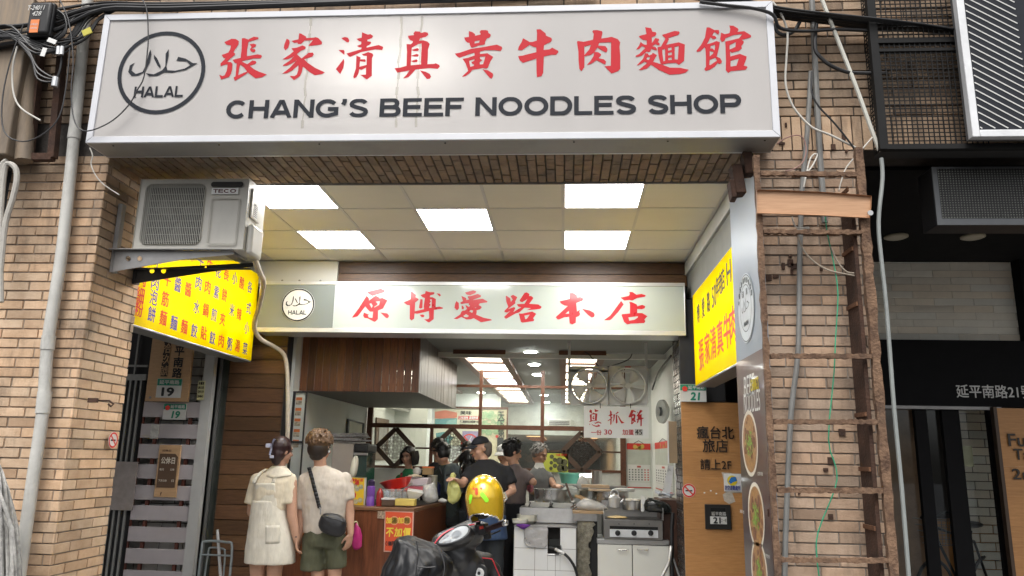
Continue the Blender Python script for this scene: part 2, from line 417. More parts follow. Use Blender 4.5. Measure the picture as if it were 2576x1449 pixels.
# facade above the arcade, one wall with brick facing front and on its underside
fw = thing('brick_facade', 'upper brick front of the building behind and above the big white shop sign', 'wall', (-1, YF, ZC))
part('core', MB().box(-9, 9, YF + .012, 5.16, 3.43, HT), mortar_d, fw)
b = MB()
bricks(b, (-9, YF + .012, 3.67), (1, 0, 0), (0, 0, 1), 18, HT - 3.67, shade=lambda x, y, r: .74 - .25 * (r.random() < .15))
bricks(b, (-9, YF + .012, 3.43), (0, 0, 1), (-1, 0, 0), .235, 0.001)
part('bricks', b, brick_m, fw)
b = MB(); s = 0
x = XL
while x < 9:                                # soldier course along the lower edge
    k = 1 + rnd.uniform(-.15, .15); b.cur = (k, k, k, 1)
    if x < XL + .02 or x > XR + .3: b.box(x + .004, x + .058, YF, YF + .02, 3.435, 3.66)
    else: b.box(x + .004, x + .058, YF + .001, YF + .02, 3.435, 3.66)
    x += .0625
b.cur = (1, 1, 1, 1); part('soldier_course', b, brick_m, fw, label='upright bricks along the lower edge')
b = MB()
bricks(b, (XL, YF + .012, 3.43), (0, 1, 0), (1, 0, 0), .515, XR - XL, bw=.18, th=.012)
part('edge_trim', MB().box(XL, XR, 5.146, 5.158, 3.405, 3.4285), M('trim_grey', (.3, .29, .27), .6), fw)
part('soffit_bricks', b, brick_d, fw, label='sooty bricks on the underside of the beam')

def tone_by_height(x, y, r):                        # bricks darken toward the top, some darker at random
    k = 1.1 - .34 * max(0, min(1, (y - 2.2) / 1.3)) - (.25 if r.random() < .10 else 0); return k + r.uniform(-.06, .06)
def pillar(name, label, x0, x1, y1, right_face, left_face, mm, mo, sh):
    t = thing(name, label, 'pillar', ((x0 + x1) / 2, YF, 0))
    part('core', MB().box(x0 + .012, x1 - .012, YF + .012, y1, 0, 3.429), mo, t)
    b = MB(); bricks(b, (x0, YF + .012, 0), (1, 0, 0), (0, 0, 1), x1 - x0, 3.43, shade=sh)
    if right_face: bricks(b, (x1 - .012, YF, 0), (0, 1, 0), (0, 0, 1), y1 - YF, 3.43, bw=.226, shade=sh, phase=.3)
    if left_face: bricks(b, (x0 + .012, y1, 0), (0, -1, 0), (0, 0, 1), y1 - YF, 3.43, shade=sh)
    part('bricks', b, mm, t); return t
pillar('brick_pillar', 'tan brick pillar left of the shop with a grey drainpipe down its front', -3.745, XL, 5.18, True, True, brick_m, mortar, lambda x, y, r: tone_by_height(x, y, r))
right_pillar = pillar('brick_pillar', 'brown brick pillar right of the shop behind the rusty frame', XR + .02, 1.84, 5.30, True, False, brick_b, mortar_b, lambda x, y, r: 1.0 - .3 * (r.random() < .12))

# storeys and neighbours the arcade runs past
plain_w = M('plaster', (.55, .54, .5), .8, var=.08, vs=3)
dark_w = M('dark_render', (.02, .02, .022), .7, var=.3, vs=5)
bl = thing('building', 'upper storeys of the building above the arcade', 'building', (0, 12, 3.6))
part('floor_slab', MB().box(-12, 12, 5.17, 28, 3.56, HT), plain_w, bl)
part('side_wall', MB().box(-12, -2.951, 7.76, 28, 0, 3.56), plain_w, bl)
part('side_wall', MB().box(1.351, 12, 9.5, 28, 0, 3.56), plain_w, bl)
part('back_wall', MB().box(-2.949, 1.349, 27.2, 27.6, 0, 3.56), plain_w, bl)

# suspended ceiling of the arcade
ceil_m = M('ceiling_tile', (.74, .72, .66), .9, var=.03, vs=2, bump=.12, bs=160, attr=True)
tbar_m = M('ceiling_bar', (.62, .61, .58), .5, var=.03)
CX = [-3.62, -3.02, -2.42, -1.82, -1.22, -.62, -.02, .58, 1.18]; CY = [5.175, 5.80, 6.41, 7.02, 7.64]
LIT = {(2, 0), (2, 2), (4, 1), (6, 0), (6, 2)}
ct = thing('suspended_ceiling', 'white tiled suspended ceiling with square light panels over the arcade', 'ceiling', (-1, 6.4, ZC))
b = MB(); g = MB()
for i in range(len(CX) - 1):
    for j in range(4):
        k = 1 + rnd.uniform(-.04, .03); b.cur = (k, k, k * .985, 1)
        if (i, j) not in LIT: b.box(CX[i] + .004, CX[i + 1] - .004, CY[j] + .004, CY[j + 1] - .004, ZC + .004, ZC + .016)
b.cur = (1, 1, 1, 1)
for x in CX: g.box(x - .011, x + .011, CY[0], CY[-1], ZC, ZC + .02)
for y in CY[1:-1]: g.box(CX[0], CX[-1], y - .011, y + .011, ZC - .0008, ZC + .02)
part('tiles', b, ceil_m, ct); part('grid', g, tbar_m, ct)
panel_m = light_mat('panel_glow', (1.0, .985, .955), 14.0)
where = {(2, 0): 'square light panel half hidden behind the air conditioner', (2, 2): 'square ceiling light panel above the hanging yellow menu sign, farther from the street', (4, 1): 'square ceiling light panel in the middle of the arcade ceiling',
         (6, 0): 'square light panel nearest the street on the side of the blue grey banner', (6, 2): 'square light panel over the right end of the inner shop sign'}
for (i, j), lb in where.items():
    x0, x1, y0, y1 = CX[i] + .018, CX[i + 1] - .018, CY[j] + .018, CY[j + 1] - .018
    t = thing('ceiling_light', lb, 'ceiling light', ((x0 + x1) / 2, (y0 + y1) / 2, ZC), 'light panels in the arcade ceiling')
    part('diffuser', MB().box(x0, x1, y0, y1, ZC + .004, ZC + .012), panel_m, t)
    f = MB(); e = .007
    f.box(x0 - e, x1 + e, y0 - e, y0, ZC + .001, ZC + .014); f.box(x0 - e, x1 + e, y1, y1 + e, ZC + .001, ZC + .014)
    f.box(x0 - e, x0, y0, y1, ZC + .001, ZC + .014); f.box(x1, x1 + e, y0, y1, ZC + .001, ZC + .014)
    part('frame', f, tbar_m, t)

# wall pieces framing the shop front
wood_d = M('dark_wood', (.085, .041, .019), .42, col2=(.16, .082, .038), vs=7, stretch=(1.5, 6, 14), bump=.1, bs=50, attr=True)
wood_v = M('red_wood', (.10, .036, .017), .42, col2=(.185, .07, .03), vs=6, stretch=(12, 8, 1.2), bump=.08, bs=40, attr=True)
wood_t = M('trim_wood', (.12, .042, .022), .45, col2=(.19, .07, .036), vs=8, stretch=(1.5, 6, 10), attr=False)
pale = M('pale_panel', (.66, .66, .62), .5, var=.04, vs=2)
inner_white = M('shop_wall_paint', (.78, .81, .78), .7, var=.04, vs=2)
def planks(mb, o, u, v, W, H, n, th=.02, gap=.004, along='u', seed=1):   # n boards stacked along v
    o = V(o); u = V(u); v = V(v); nn = u.cross(v); r = random.Random(seed); s = H / n
    for i in range(n):
        k = r.uniform(.55, 1.25); mb.cur = (k, k * r.uniform(.95, 1.03), k * r.uniform(.92, 1.03), 1)
        a0 = o + v * (i * s + gap / 2); a1 = o + v * ((i + 1) * s - gap / 2); t = th + r.uniform(-.002, .002)
        mb.hexa([a0, a0 + u * W, a1 + u * W, a1], [a0 + nn * t + v * .002, a0 + u * W + nn * t + v * .002, a1 + u * W + nn * t - v * .002, a1 + nn * t - v * .002])
    mb.cur = (1, 1, 1, 1)
pw = thing('plank_wall', 'dark wooden plank wall left of the shop opening behind the couple', 'wall', (-3.1, 7.55, 0))
b = MB(); planks(b, (-3.62, 7.56, 0), (1, 0, 0), (0, 0, 1), .80, 2.70, 19, seed=4); part('planks', b, wood_d, pw)
part('backing', MB().box(-3.62, -2.83, 7.565, 7.74, 0, 2.70), dark_w, pw)
hd = thing('shop_header', 'band above the inner sign, white metal on the left and dark wood on the right', 'wall', (-1, 7.5, 3.3))
part('metal_panel', MB().box(-3.22, -2.33, 7.46, 7.60, 3.19, 3.435).add([], []), pale, hd, bevel=.003)
b = MB(); planks(b, (-2.325, 7.50, 3.185), (1, 0, 0), (0, 0, 1), 3.53, .25, 2, seed=9); part('boards', b, wood_d, hd)
part('backing', MB().box(-3.22, 1.2, 7.605, 7.70, 2.72, 3.435), dark_w, hd)
for x in (-3.1, -2.9, -2.72, -2.5): b = MB(); b.disc((x, 7.46, 3.225), .011, (0, -1, 0), 10, .006); part('screw', b, M('screw', (.3, .28, .25), .4, .8), hd)
sw = thing('side_wall', 'pale beam and dark wall along the right side of the arcade above the yellow sign', 'wall', (1.4, 6.4, 0))
part('beam', MB().box(1.19, 1.85, 5.31, 7.64, 3.30, 3.434), M('fascia_grey', (.42, .43, .40), .6, var=.08), sw, bevel=.006)
part('lower_beam', MB().box(1.215, 1.85, 5.31, 7.64, 3.03, 3.299), M('fascia_dark', (.17, .175, .16), .7, var=.12), sw)
part('wall', MB().box(1.76, 1.85, 5.302, 7.64, 0, 3.03), dark_w, sw)
dj = thing('door_jamb', 'dark tiled jamb on the right edge of the shop opening', 'wall', (1.1, 7.6, 0))
tile_m = M('brown_tile', (.05, .035, .028), .25, var=.3, vs=12, attr=True)
part('core', MB().box(1.115, 1.36, 7.41, 7.95, 0, 2.72), dark_w, dj)
b = MB(); bricks(b, (1.118, 7.95, 0), (0, -1, 0), (0, 0, 1), .55, 2.7, bw=.13, bh=.065, j=.006, th=.006, spread=.4); part('tiles', b, tile_m, dj)

# shop interior shell
ZI = 2.755
sh = thing('shop_room', 'long white walled noodle shop interior behind the open front', 'room', (-.8, 10, 0))
part('left_wall', MB().box(-2.95, -2.8, 7.75, 27, 0, ZI), inner_white, sh)
part('right_wall', MB().box(1.2, 1.35, 7.66, 27, 0, ZI), inner_white, sh)
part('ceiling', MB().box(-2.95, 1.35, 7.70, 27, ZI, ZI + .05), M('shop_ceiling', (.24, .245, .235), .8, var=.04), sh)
part('poster_wall', MB().box(-2.8, -1.32, 15.6, 15.9, 0, ZI), inner_white, sh)
part('corner_pier', MB().box(-2.8, -2.25, 12.6, 13.0, 0, ZI), inner_white, sh)
part('short_wall', MB().box(.80, 1.2, 10.80, 10.95, 0, ZI), inner_white, sh)
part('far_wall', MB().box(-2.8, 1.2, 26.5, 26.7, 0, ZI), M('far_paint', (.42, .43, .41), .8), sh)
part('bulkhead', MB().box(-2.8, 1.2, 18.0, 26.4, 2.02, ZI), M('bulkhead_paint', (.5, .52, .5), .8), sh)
b = MB()
b.box(-2.0, 1.19, 9.05, 9.11, 2.66, 2.72)
part('shutter_rail', b, pale, sh)
# ================================================================== signs
alu = M('aluminium', (.72, .73, .74), .35, .55, var=.05, vs=4)
alu_d = M('dull_sheet', (.33, .33, .32), .5, .2, var=.06, vs=2, dirt=.25, dscale=1.6)
red_i = M('red_film', (.50, .025, .035), .5, var=.04, spec=.15)
grey_i = M('charcoal_film', (.02, .023, .03), .5, var=.05, spec=.15)
HALAL = ("500,375 510,350 520,390 515,450 490,520 440,548 390,550 360,520 365,470 400,450 385,480 385,510 420,535 470,520 490,470|"
 "540,390 570,420 605,480 605,500 580,475 545,420|"
 "630,385 650,350 655,400 648,480 660,510 720,515 790,500 830,475 800,445 720,440 730,410 790,425 850,460 885,460 800,510 700,530 640,525 590,550 530,555 495,530 560,540 620,510 640,480")
def halal(mb, c, R, u, v, tw=.09, lift=.002, word=True):
    u = V(u); v = V(v); n = u.cross(v); c = V(c)
    f = lambda x, y: c + u * ((x - 615) / 335 * R) - v * ((y - 525) / 312 * R) + n * lift
    for fig in HALAL.split('|'): mb.polys(loops(fig), f)
    k = 48; ro, ri = R, R * (1 - tw)
    vs = [c + u * cos(2 * pi * j / k) * r + v * sin(2 * pi * j / k) * r + n * lift for r in (ro, ri) for j in range(k)]
    mb.add(vs, [(j, (j + 1) % k, k + (j + 1) % k, k + j) for j in range(k)])
    if word: caps(mb, 'HALAL', c - u * R * .56 - v * R * .60, u, v, R * 1.12, R * .26, t=.11, gap=.07, lift=lift)

# ---- big sign over the street
YS = 4.35
t = thing('shop_sign', 'long white illuminated sign box with red Chinese brush characters and CHANG\'S BEEF NOODLES SHOP', 'sign', (-.9, YS, 3.4))
x0, x1, z0, z1 = -3.057, 1.281, 3.402, 4.312
body = MB()
body.box(x0, x1, YS + .02, 4.60, z1 - .004, z1); body.box(x0, x1, 4.585, 4.60, z0, z1 - .004)
body.box(x0, x0 + .004, YS + .02, 4.585, z0, z1 - .004); body.box(x1 - .004, x1, YS + .02, 4.585, z0, z1 - .004)
part('casing', body, alu, t)
part('underside', MB().box(x0 + .004, x1 - .004, YS + .02, 4.585, z0 + .002, z0 + .008), alu_d, t, label='dull grey sheet underside with screws')
fr = MB(); fwid = .043
fr.prism([(x0, YS, z0), (x1, YS, z0), (x1 - fwid, YS, z0 + fwid), (x0 + fwid, YS, z0 + fwid)], (0, .02, 0))
fr.prism([(x0, YS, z1), (x1, YS, z1), (x1 - fwid, YS, z1 - fwid), (x0 + fwid, YS, z1 - fwid)], (0, .02, 0))
fr.prism([(x0, YS, z0 + .001), (x0 + fwid, YS, z0 + fwid + .001), (x0 + fwid, YS, z1 - fwid - .001), (x0, YS, z1 - .001)], (0, .02, 0))
fr.prism([(x1, YS, z0 + .001), (x1 - fwid, YS, z0 + fwid + .001), (x1 - fwid, YS, z1 - fwid - .001), (x1, YS, z1 - .001)], (0, .02, 0))
part('frame', fr, M('white_frame', (.60, .61, .64), .45, .05, var=.04), t, bevel=.003)
face = translucent_mat('sign_acrylic', (.67, .645, .625), (.8, .78, .76), .36, .03, .3)
part('face', MB().box(x0 + fwid, x1 - fwid, YS + .010, YS + .014, z0 + fwid, z1 - fwid), face, t)
cr = MB(); K = 480 / 2576
traced(cr, "178,245 330,175 420,180 485,225 480,290 372,455 405,485 400,515 235,655 320,670 350,705 345,810 320,910 280,980 110,1035 70,935 140,962 185,945 230,850 248,720 215,715 100,755 95,700 210,580 165,580 122,515 262,468 300,400 318,315 220,300|"
 "550,165 600,160 685,190 800,130 900,145 895,180 690,240 660,400 655,545 880,502 960,520 975,550 940,590 800,590 550,645 560,660 665,715 770,632 840,645 855,680 830,710 715,745 800,815 900,865 1075,930 970,990 840,1010 800,985 675,885 640,920 400,1065 378,1010 380,985 415,970 440,690 400,690 355,620 525,578 545,350;520,720 600,785 660,865 470,945 500,760|"
 "712,290 800,278 855,300 830,345 755,385 830,400 838,430 800,465 740,445 718,395 755,345|"
 "1495,172 1550,200 1560,250 1530,360 1470,425 1435,370 1445,300|"
 "1760,60 1800,65 1900,125 1912,160 2070,150 2110,140 2160,155 2240,240 2240,290 2200,300 2050,320 1950,325 2050,205 1870,215 1800,285 1740,285 1720,255 1655,265 1600,220 1745,185|"
 "1595,375 1700,365 1830,315 1900,345 1890,390 1790,430 1710,500 1810,590 1960,470 2050,465 2070,510 2040,550 1865,610 1950,690 2100,790 2305,885 2240,920 2090,945 2000,895 1840,765 1815,880 1780,960 1650,1050 1560,960 1660,965 1710,930 1740,840 1745,730 1620,840 1500,905 1400,915 1560,790 1710,630 1600,700 1500,745 1410,750 1430,720 1560,640 1650,545 1540,600 1450,615 1410,605 1560,510 1645,440", 850, 120, K, YS - .0, -.008)
traced(cr, "180,215 260,190 320,205 350,260 340,305 300,305|118,465 235,465 252,500 245,570|235,650 245,710 225,840 160,975 65,870|"
 "620,90 740,140 800,130 855,170 830,215 735,250 730,280 800,290 815,315 780,355 720,385 715,415 970,360 1060,395 1065,420 1045,465 900,455 600,510 375,610 340,600 290,540 600,450 610,415 560,410 508,380 600,345 605,290 555,280 500,230 610,205|"
 "610,550 660,545 750,508 840,540 860,575 830,640 828,1010 720,1090 580,990 700,985 705,840 610,885 560,875 545,960 510,1030 450,1070 435,1030 490,850 500,585 590,620 578,665 680,660 698,690 690,720 578,705 565,820 715,780 720,590 650,588|"
 "1590,165 1720,150 1705,115 1740,70 1840,75 1865,105 1945,85 2010,100 2020,150 1965,190 1850,215 1825,270 1915,260 2010,290 2050,340 2015,450 2010,640 2000,765 2150,760 2175,745 2250,780 2265,815 2220,865 2050,850 1750,880 1680,960 1600,1040 1500,1070 1490,1060 1560,990 1620,900 1365,945 1305,850 1420,840 1560,800 1570,500 1560,340 1650,345 1690,310 1695,280 1640,260 1600,210;1670,420 1800,345 1880,325 1870,560 1865,770 1650,790 1660,600|"
 "1660,465 1790,425 1825,450 1800,485 1720,490|1655,585 1780,545 1820,570 1800,605 1720,605|1650,700 1770,662 1800,690 1785,720 1710,728|"
 "1840,895 1960,925 2050,970 2080,1030 2050,1075 1990,1080", 1310, 110, K, YS, -.008)
traced(cr, "355,120 420,135 485,180 485,218 600,195 600,165 580,140 610,100 700,98 755,110 770,160 815,190 815,225 785,260 740,272 695,350 700,375 690,405 570,425 430,470 400,465 375,410 370,370 330,365 285,330 255,255 355,245;480,335 585,315 570,365 475,382|"
 "55,595 150,580 400,495 700,450 945,405 1050,450 1060,485 1030,540 900,525 700,525 595,550 592,605 745,588 870,665 810,760 760,890 730,910 650,900 430,940 370,1010 290,1070 220,1090 215,1075 340,960 290,810 220,705 330,685 475,635 470,578 330,620 160,685 110,660;475,710 470,745 405,775 430,815 465,820 460,855 385,875 360,750;585,665 705,655 655,820 585,825 585,775 640,735 590,705|"
 "640,925 760,950 860,1015 870,1060 840,1127 800,1110|"
 "1785,85 1865,80 1975,165 1985,215 2100,265 2110,310 2080,350 1940,420 1935,520 2060,505 2115,470 2240,535 2245,565 2200,620 2100,620 1940,655 1925,1000 1890,1070 1795,1095 1785,1000 1780,700 1500,790 1430,740 1395,650 1500,635 1780,565 1780,465 1700,445 1640,410 1480,525 1390,520 1410,450 1470,350 1500,270 1640,350 1700,350 1790,320 1795,160", 1780, 100, K, YS, -.008)
traced(cr, "185,380 310,400 510,355 525,230 495,185 515,155 600,152 700,175 710,210 685,330 800,315 900,295 1030,340 1085,410 1070,500 1085,700 1085,970 1040,1020 900,1070 750,915 885,905 890,410 640,420 620,480 770,490 810,540 815,580 790,630 720,595 600,520 540,620 460,680 330,705 325,940 265,1020 220,970 205,800 200,600 170,405;325,500 465,465 430,560 328,680|"
 "535,615 620,620 680,660 680,685 625,745 740,770 785,820 770,885 700,850 585,790 480,860 375,895 460,800 520,700", 2240, 90, K, YS, -.008)
traced(cr, "215,90 340,110 370,185 440,195 455,235 430,275 355,305 360,425 430,320 505,335 515,360 480,405 520,430 520,475 490,475 435,450 365,490 440,515 465,550 455,585 345,550 325,605 290,620 245,605 150,690 60,720 10,715 15,695 90,655 220,530 150,490 90,550 25,570 40,540 90,475 120,400 180,450 250,465 250,370 170,360 100,310 80,280 245,235|"
 "215,640 270,645 300,690 365,660 370,630 465,680 385,820 540,870 740,945 960,950 1140,990 1070,1050 960,1080 730,1095 500,990 340,885 260,960 150,995 80,995 160,930 260,845 200,820 130,870 40,905 50,885 170,760;265,720 325,722 295,785 240,770|"
 "570,255 840,170 930,180 945,210 915,255 700,320 720,345 660,465 925,410 1055,455 1050,600 1040,800 930,890 870,845 700,855 570,880 540,850 500,700 475,515 550,500 640,340 630,315;575,570 635,550 640,805 600,810;700,530 770,515 775,570 700,590;700,635 780,620 780,675 700,690;705,740 775,725 780,780 705,785;840,505 925,490 905,775 840,770|"
 "1515,95 1570,95 1680,150 1770,150 1785,200 1760,250 1680,190 1630,265 1700,280 1725,320 1700,335 1640,345 1600,300 1520,450 1600,430 1720,385 1795,405 1775,520 1745,650 1725,710 1800,745 1840,810 1830,850 1790,870 1750,845 1680,930 1590,985 1500,1015 1465,975 1500,930 1500,700 1490,550 1470,515 1380,600 1310,615 1300,590 1400,460 1480,310;1600,490 1690,460 1695,520 1680,580 1640,540 1590,540;1580,590 1620,605 1665,610 1640,660 1580,710;1580,780 1700,735 1735,795 1590,895 1570,885|"
 "1995,55 2080,60 2180,120 2190,150 2165,190 2310,175 2450,260 2455,305 2255,360 2300,390 2295,430 2250,490 2260,540 2200,590 2050,630 2010,600 2015,710 2220,655 2360,710 2355,760 2300,900 2370,920 2375,940 2340,990 2020,1020 1975,1060 1920,1000 1925,800 1910,395 2000,375 2200,325 2270,235 2100,255 1915,320 1890,380 1840,405 1800,345 1820,205 1900,240 2000,215 2015,130;2000,470 2135,405 2120,510 2000,565;2020,800 2195,750 2145,905 2020,925", 2500, 90, K, YS, -.008)
part('chinese_lettering', cr, red_i, t)
yl = YS + .0085
for word, (xa, ya), xb in (("CHANG'S", (568, 294), 925), ('BEEF', (955, 288), 1166), ('NOODLES', (1196, 285), 1600), ('SHOP', (1630, 279), 1865)):
    en = MB(); p = P(xa, ya, yl); q = P(xb, ya - 5, yl); caps(en, word, (p.x, yl, 3.562), (1, 0, 0), (0, 0, 1), q.x - p.x, .124, t=.112); part('english_word', en, grey_i, t)
ha = MB(); c = P(406, 182, yl); halal(ha, c, .293, (1, 0, 0), (0, 0, 1)); part('halal_emblem', ha, grey_i, t)
for x in (-2.9, -2.2, -1.55, -.75, .05, .62, 1.2): b = MB(); b.disc((x, YS + .05, z0 + .001), .006, (0, 0, -1), 8, .004); part('screw', b, M('dark_screw', (.05, .045, .04), .6, .3), t)
st = MB(); r = random.Random(3)
for x in (-1.655, -1.06, -.93):                       # run-off streaks
    pts = [V((x + r.uniform(-.006, .006), yl - .0001, 4.26 - .055 * i)) for i in range(15)]
    for i in range(14):
        wd = .009 * (.4 + .6 * abs(sin(i * 1.7 + x))); st.quad(pts[i] + V((-wd, 0, 0)), pts[i] + V((wd, 0, 0)), pts[i + 1] + V((wd, 0, 0)), pts[i + 1] + V((-wd, 0, 0)))
part('water_stains', st, M('stain', (.48, .44, .35), .7, alpha=.35), t)
def tube_light(name, c, size, sy, power, rot, col=(1, 1, .97), spread=None):
    l = bpy.data.lights.new(name, 'AREA'); l.shape = 'RECTANGLE'; l.size = size; l.size_y = sy; l.energy = power; l.color = col
    o = bpy.data.objects.new(name, l); COL.objects.link(o); o.location = c; o.rotation_euler = rot; return o
c = P(985, 190, 4.50)
tube_light('sign_tube', c, .85, .05, 20, (radians(90), 0, 0), (1, .98, .95))

# ---- inner sign above the shop opening
YI = 7.27
t = thing('inner_sign', 'pale sign box above the shop opening with six red brush characters and halal emblem', 'sign', (-.9, YI, 2.66))
x0, x1, z0, z1 = -3.055, 1.152, 2.662, 3.178
part('casing', MB().box(x0, x1, YI + .012, 7.60, z0 + .002, z1 - .002), alu, t)
fr = MB(); a = .045
fr.box(x0, x1, YI, YI + .03, z0, z0 + a); fr.box(x0, x1, YI, YI + .03, z1 - a * .8, z1)
fr.box(x0, x0 + .008, YI + .001, YI + .03, z0 + a, z1 - a * .8); fr.box(x1 - .012, x1, YI + .001, YI + .03, z0 + a, z1 - a * .8)
part('frame', fr, alu, t, bevel=.004)
xm = P(840, 770, YI).x
part('face', MB().box(xm + .003, x1 - .012, YI + .006, YI + .010, z0 + a, z1 - a * .8), M('sign_white', (.47, .52, .48), .18, var=.03, vs=1.2, coat=.6), t)
part('emblem_panel', MB().box(x0 + .008, xm - .002, YI + .006, YI + .010, z0 + a, z1 - a * .8), M('sign_grey', (.20, .225, .215), .2, var=.05, vs=1.2, coat=.6), t, label='grey left end panel')
K = 400 / 2576; cr = MB()
traced(cr, "500,200 530,180 830,105 940,150 930,190 890,210 620,290 510,225|475,285 530,350 535,410 690,290 740,295 795,335 800,355 875,340 1000,405 940,510 890,610 765,660 760,880 690,945 660,945 490,855 420,850 385,795 405,710 500,755 535,745 505,790 530,840 620,850 640,690 560,690 490,620 440,555 330,700 240,810 110,845 110,825 270,610;545,490 590,475 630,540 600,600;705,435 810,425 790,520 670,585 665,570 750,510 750,480|820,710 1000,735 1045,800 1010,855 965,850|"
 "1610,175 1720,265 1715,325 1790,365 1790,395 1705,460 1695,680 1930,625 1920,560 1950,345 1890,325 1840,270 1955,230 1970,165 2080,195 2180,195 2200,220 2170,255 2090,275 2075,320 2150,325 2230,370 2225,575 2320,560 2415,590 2400,615 2180,645 2175,880 2060,965 2020,950 1930,885 2030,880 2060,850 2055,675 1760,745 1690,735 1680,865 1610,915 1565,870 1570,530 1500,520 1415,460 1590,375 1600,190;2075,385 2125,375 2120,590 2060,595 2065,560 2105,520 2065,480 2105,435|"
 "1840,365 1895,380 1890,590 1845,615 1800,590|2245,225 2330,235 2360,280 2320,305|1815,770 1900,760 1945,790 1920,830 1870,830", 1370, 1120, K, YI, -.0045)
traced(cr, "175,420 235,470 240,600 210,645 180,650 125,590 145,480|390,205 600,150 680,175 650,225 520,275 440,260|"
 "460,300 540,290 720,240 800,280 790,320 580,395 840,360 965,430 950,455 770,480 740,520 810,560 815,590 770,635 685,655 690,700 675,765 870,845 1060,885 1070,910 800,960 615,855 540,885 430,890 300,825 190,880 105,870 270,760 300,690 330,665 390,660 440,620 400,530 420,525 490,570 520,540 480,500 500,475 400,480 300,500 265,465 340,420 300,290 420,340 430,395 500,380 470,340;500,680 540,650 600,665 575,720;350,800 420,750 495,800 450,830 380,825;640,590 690,570 650,600|305,540 340,540 370,590 355,630 310,625|"
 "1425,295 1450,290 1540,350 1555,440 1600,385 1545,295 1610,262 1720,320 1665,430 1670,480 1480,625 1640,570 1670,600 1620,700 1680,660 1820,580 1740,560 1705,500 1900,490 1975,370 1850,450 1800,440 1775,400 1900,215 1955,200 2025,240 2020,295 2070,290 2125,340 2100,390 2020,490 2250,505 2340,570 2300,620 2180,635 1945,655 2070,600 1900,590 1770,710 1680,735 1430,875 1380,825 1540,670 1460,715 1390,700 1395,660 1490,570 1440,440|"
 "1755,735 1840,740 2100,685 2200,745 2120,860 2150,895 2130,930 1850,970 1810,950;1900,790 2030,765 1960,870 1920,880", 1770, 1120, K, YI, -.0045)
traced(cr, "475,215 560,215 655,270 660,325 740,315 815,350 800,410 640,470 655,690 735,635 715,700 740,750 710,800 630,830 625,970 535,1015 470,985 455,820 330,835 200,890 160,885 115,830 425,545 340,535 250,480 215,430 470,365;360,745 450,670 455,740|780,615 980,660 1080,715 1105,770 1090,820 1030,840 940,775|"
 "1980,190 2060,190 2165,260 2290,240 2400,275 2380,310 2180,345 2060,410 1980,395 1860,410 1755,335 1970,290 1995,240|1775,415 1840,505 1700,700 1530,880 1490,905 1350,910 1355,895 1500,790 1640,600|"
 "1980,445 2040,445 2170,505 2185,555 2310,515 2390,550 2370,605 2290,630 2185,620 2180,725 2310,725 2445,805 2360,890 2390,930 2360,980 2020,995 1930,1015 1850,950 1785,775 1800,755 2000,735 2000,500;1960,835 2205,805 2195,840 2110,895 1980,920", 2170, 1120, K, YI, -.0045)
part('lettering', cr, M('red_vinyl', (.48, .012, .02), .3, var=.04, coat=.4), t)
c = P(750, 767, YI + .004)
wd = MB(); wd.disc(c + V((0, -.0, 0)), .168, (0, -1, 0), 40, .003); em = part('emblem_disc', wd, M('white_vinyl', (.75, .76, .75), .3), t)
ha = MB(); halal(ha, c + V((0, -.003, 0)), .165, (1, 0, 0), (0, 0, 1), tw=.08, lift=.002); part('halal_emblem', ha, grey_i, t)

# ---- the two yellow light boxes hung along the sides of the arcade
yel = translucent_mat('yellow_acrylic', (.80, .64, .0), (1.0, .86, .01), .72, .03, .25)
case_m = M('sign_case', (.2, .2, .19), .5, .3, var=.1)
blue_i = M('blue_film', (.03, .03, .42), .4, var=.04); redy = M('red_paint', (.68, .03, .02), .4, var=.04); blk = M('black_film', (.012, .012, .015), .4)
def light_box(name, label, X, sgn, y0, y1, z0, z1, nt_, pw):
    t = thing(name, label, 'sign', (X, (y0 + y1) / 2, z0), 'yellow light boxes along the arcade')
    bx = X - sgn * .17; c = MB(); f = MB()
    xa, xb = min(X - sgn * .004, bx), max(X - sgn * .004, bx)
    c.box(xa, xb, y0, y1, z0 - .012, z0); c.box(xa, xb, y0, y1, z1, z1 + .012); c.box(xa, xb, y0 - .01, y0, z0, z1); c.box(xa, xb, y1, y1 + .01, z0, z1)
    c.box(min(bx, bx - sgn * .01), max(bx, bx - sgn * .01), y0, y1, z0, z1)
    part('casing', c, case_m, t)
    part('face', MB().box(min(X, X - sgn * .004), max(X, X - sgn * .004), y0 + .002, y1 - .002, z0 + .002, z1 - .002), yel, t)
    for i in range(nt_):
        y = y0 + (y1 - y0) * (i + .5) / nt_
        tube_light('sign_tube', (X - sgn * .10, y, (z0 + z1) / 2), .03, z1 - z0 - .08, pw, (radians(90), 0, radians(90) * sgn), (1, .97, .9))
    return t
LX = -3.12
t = light_box('menu_light_box', 'yellow light box menu with red and blue characters hanging under the air conditioner', LX, 1, 4.98, 7.39, 2.385, 3.27, 7, 10.5)
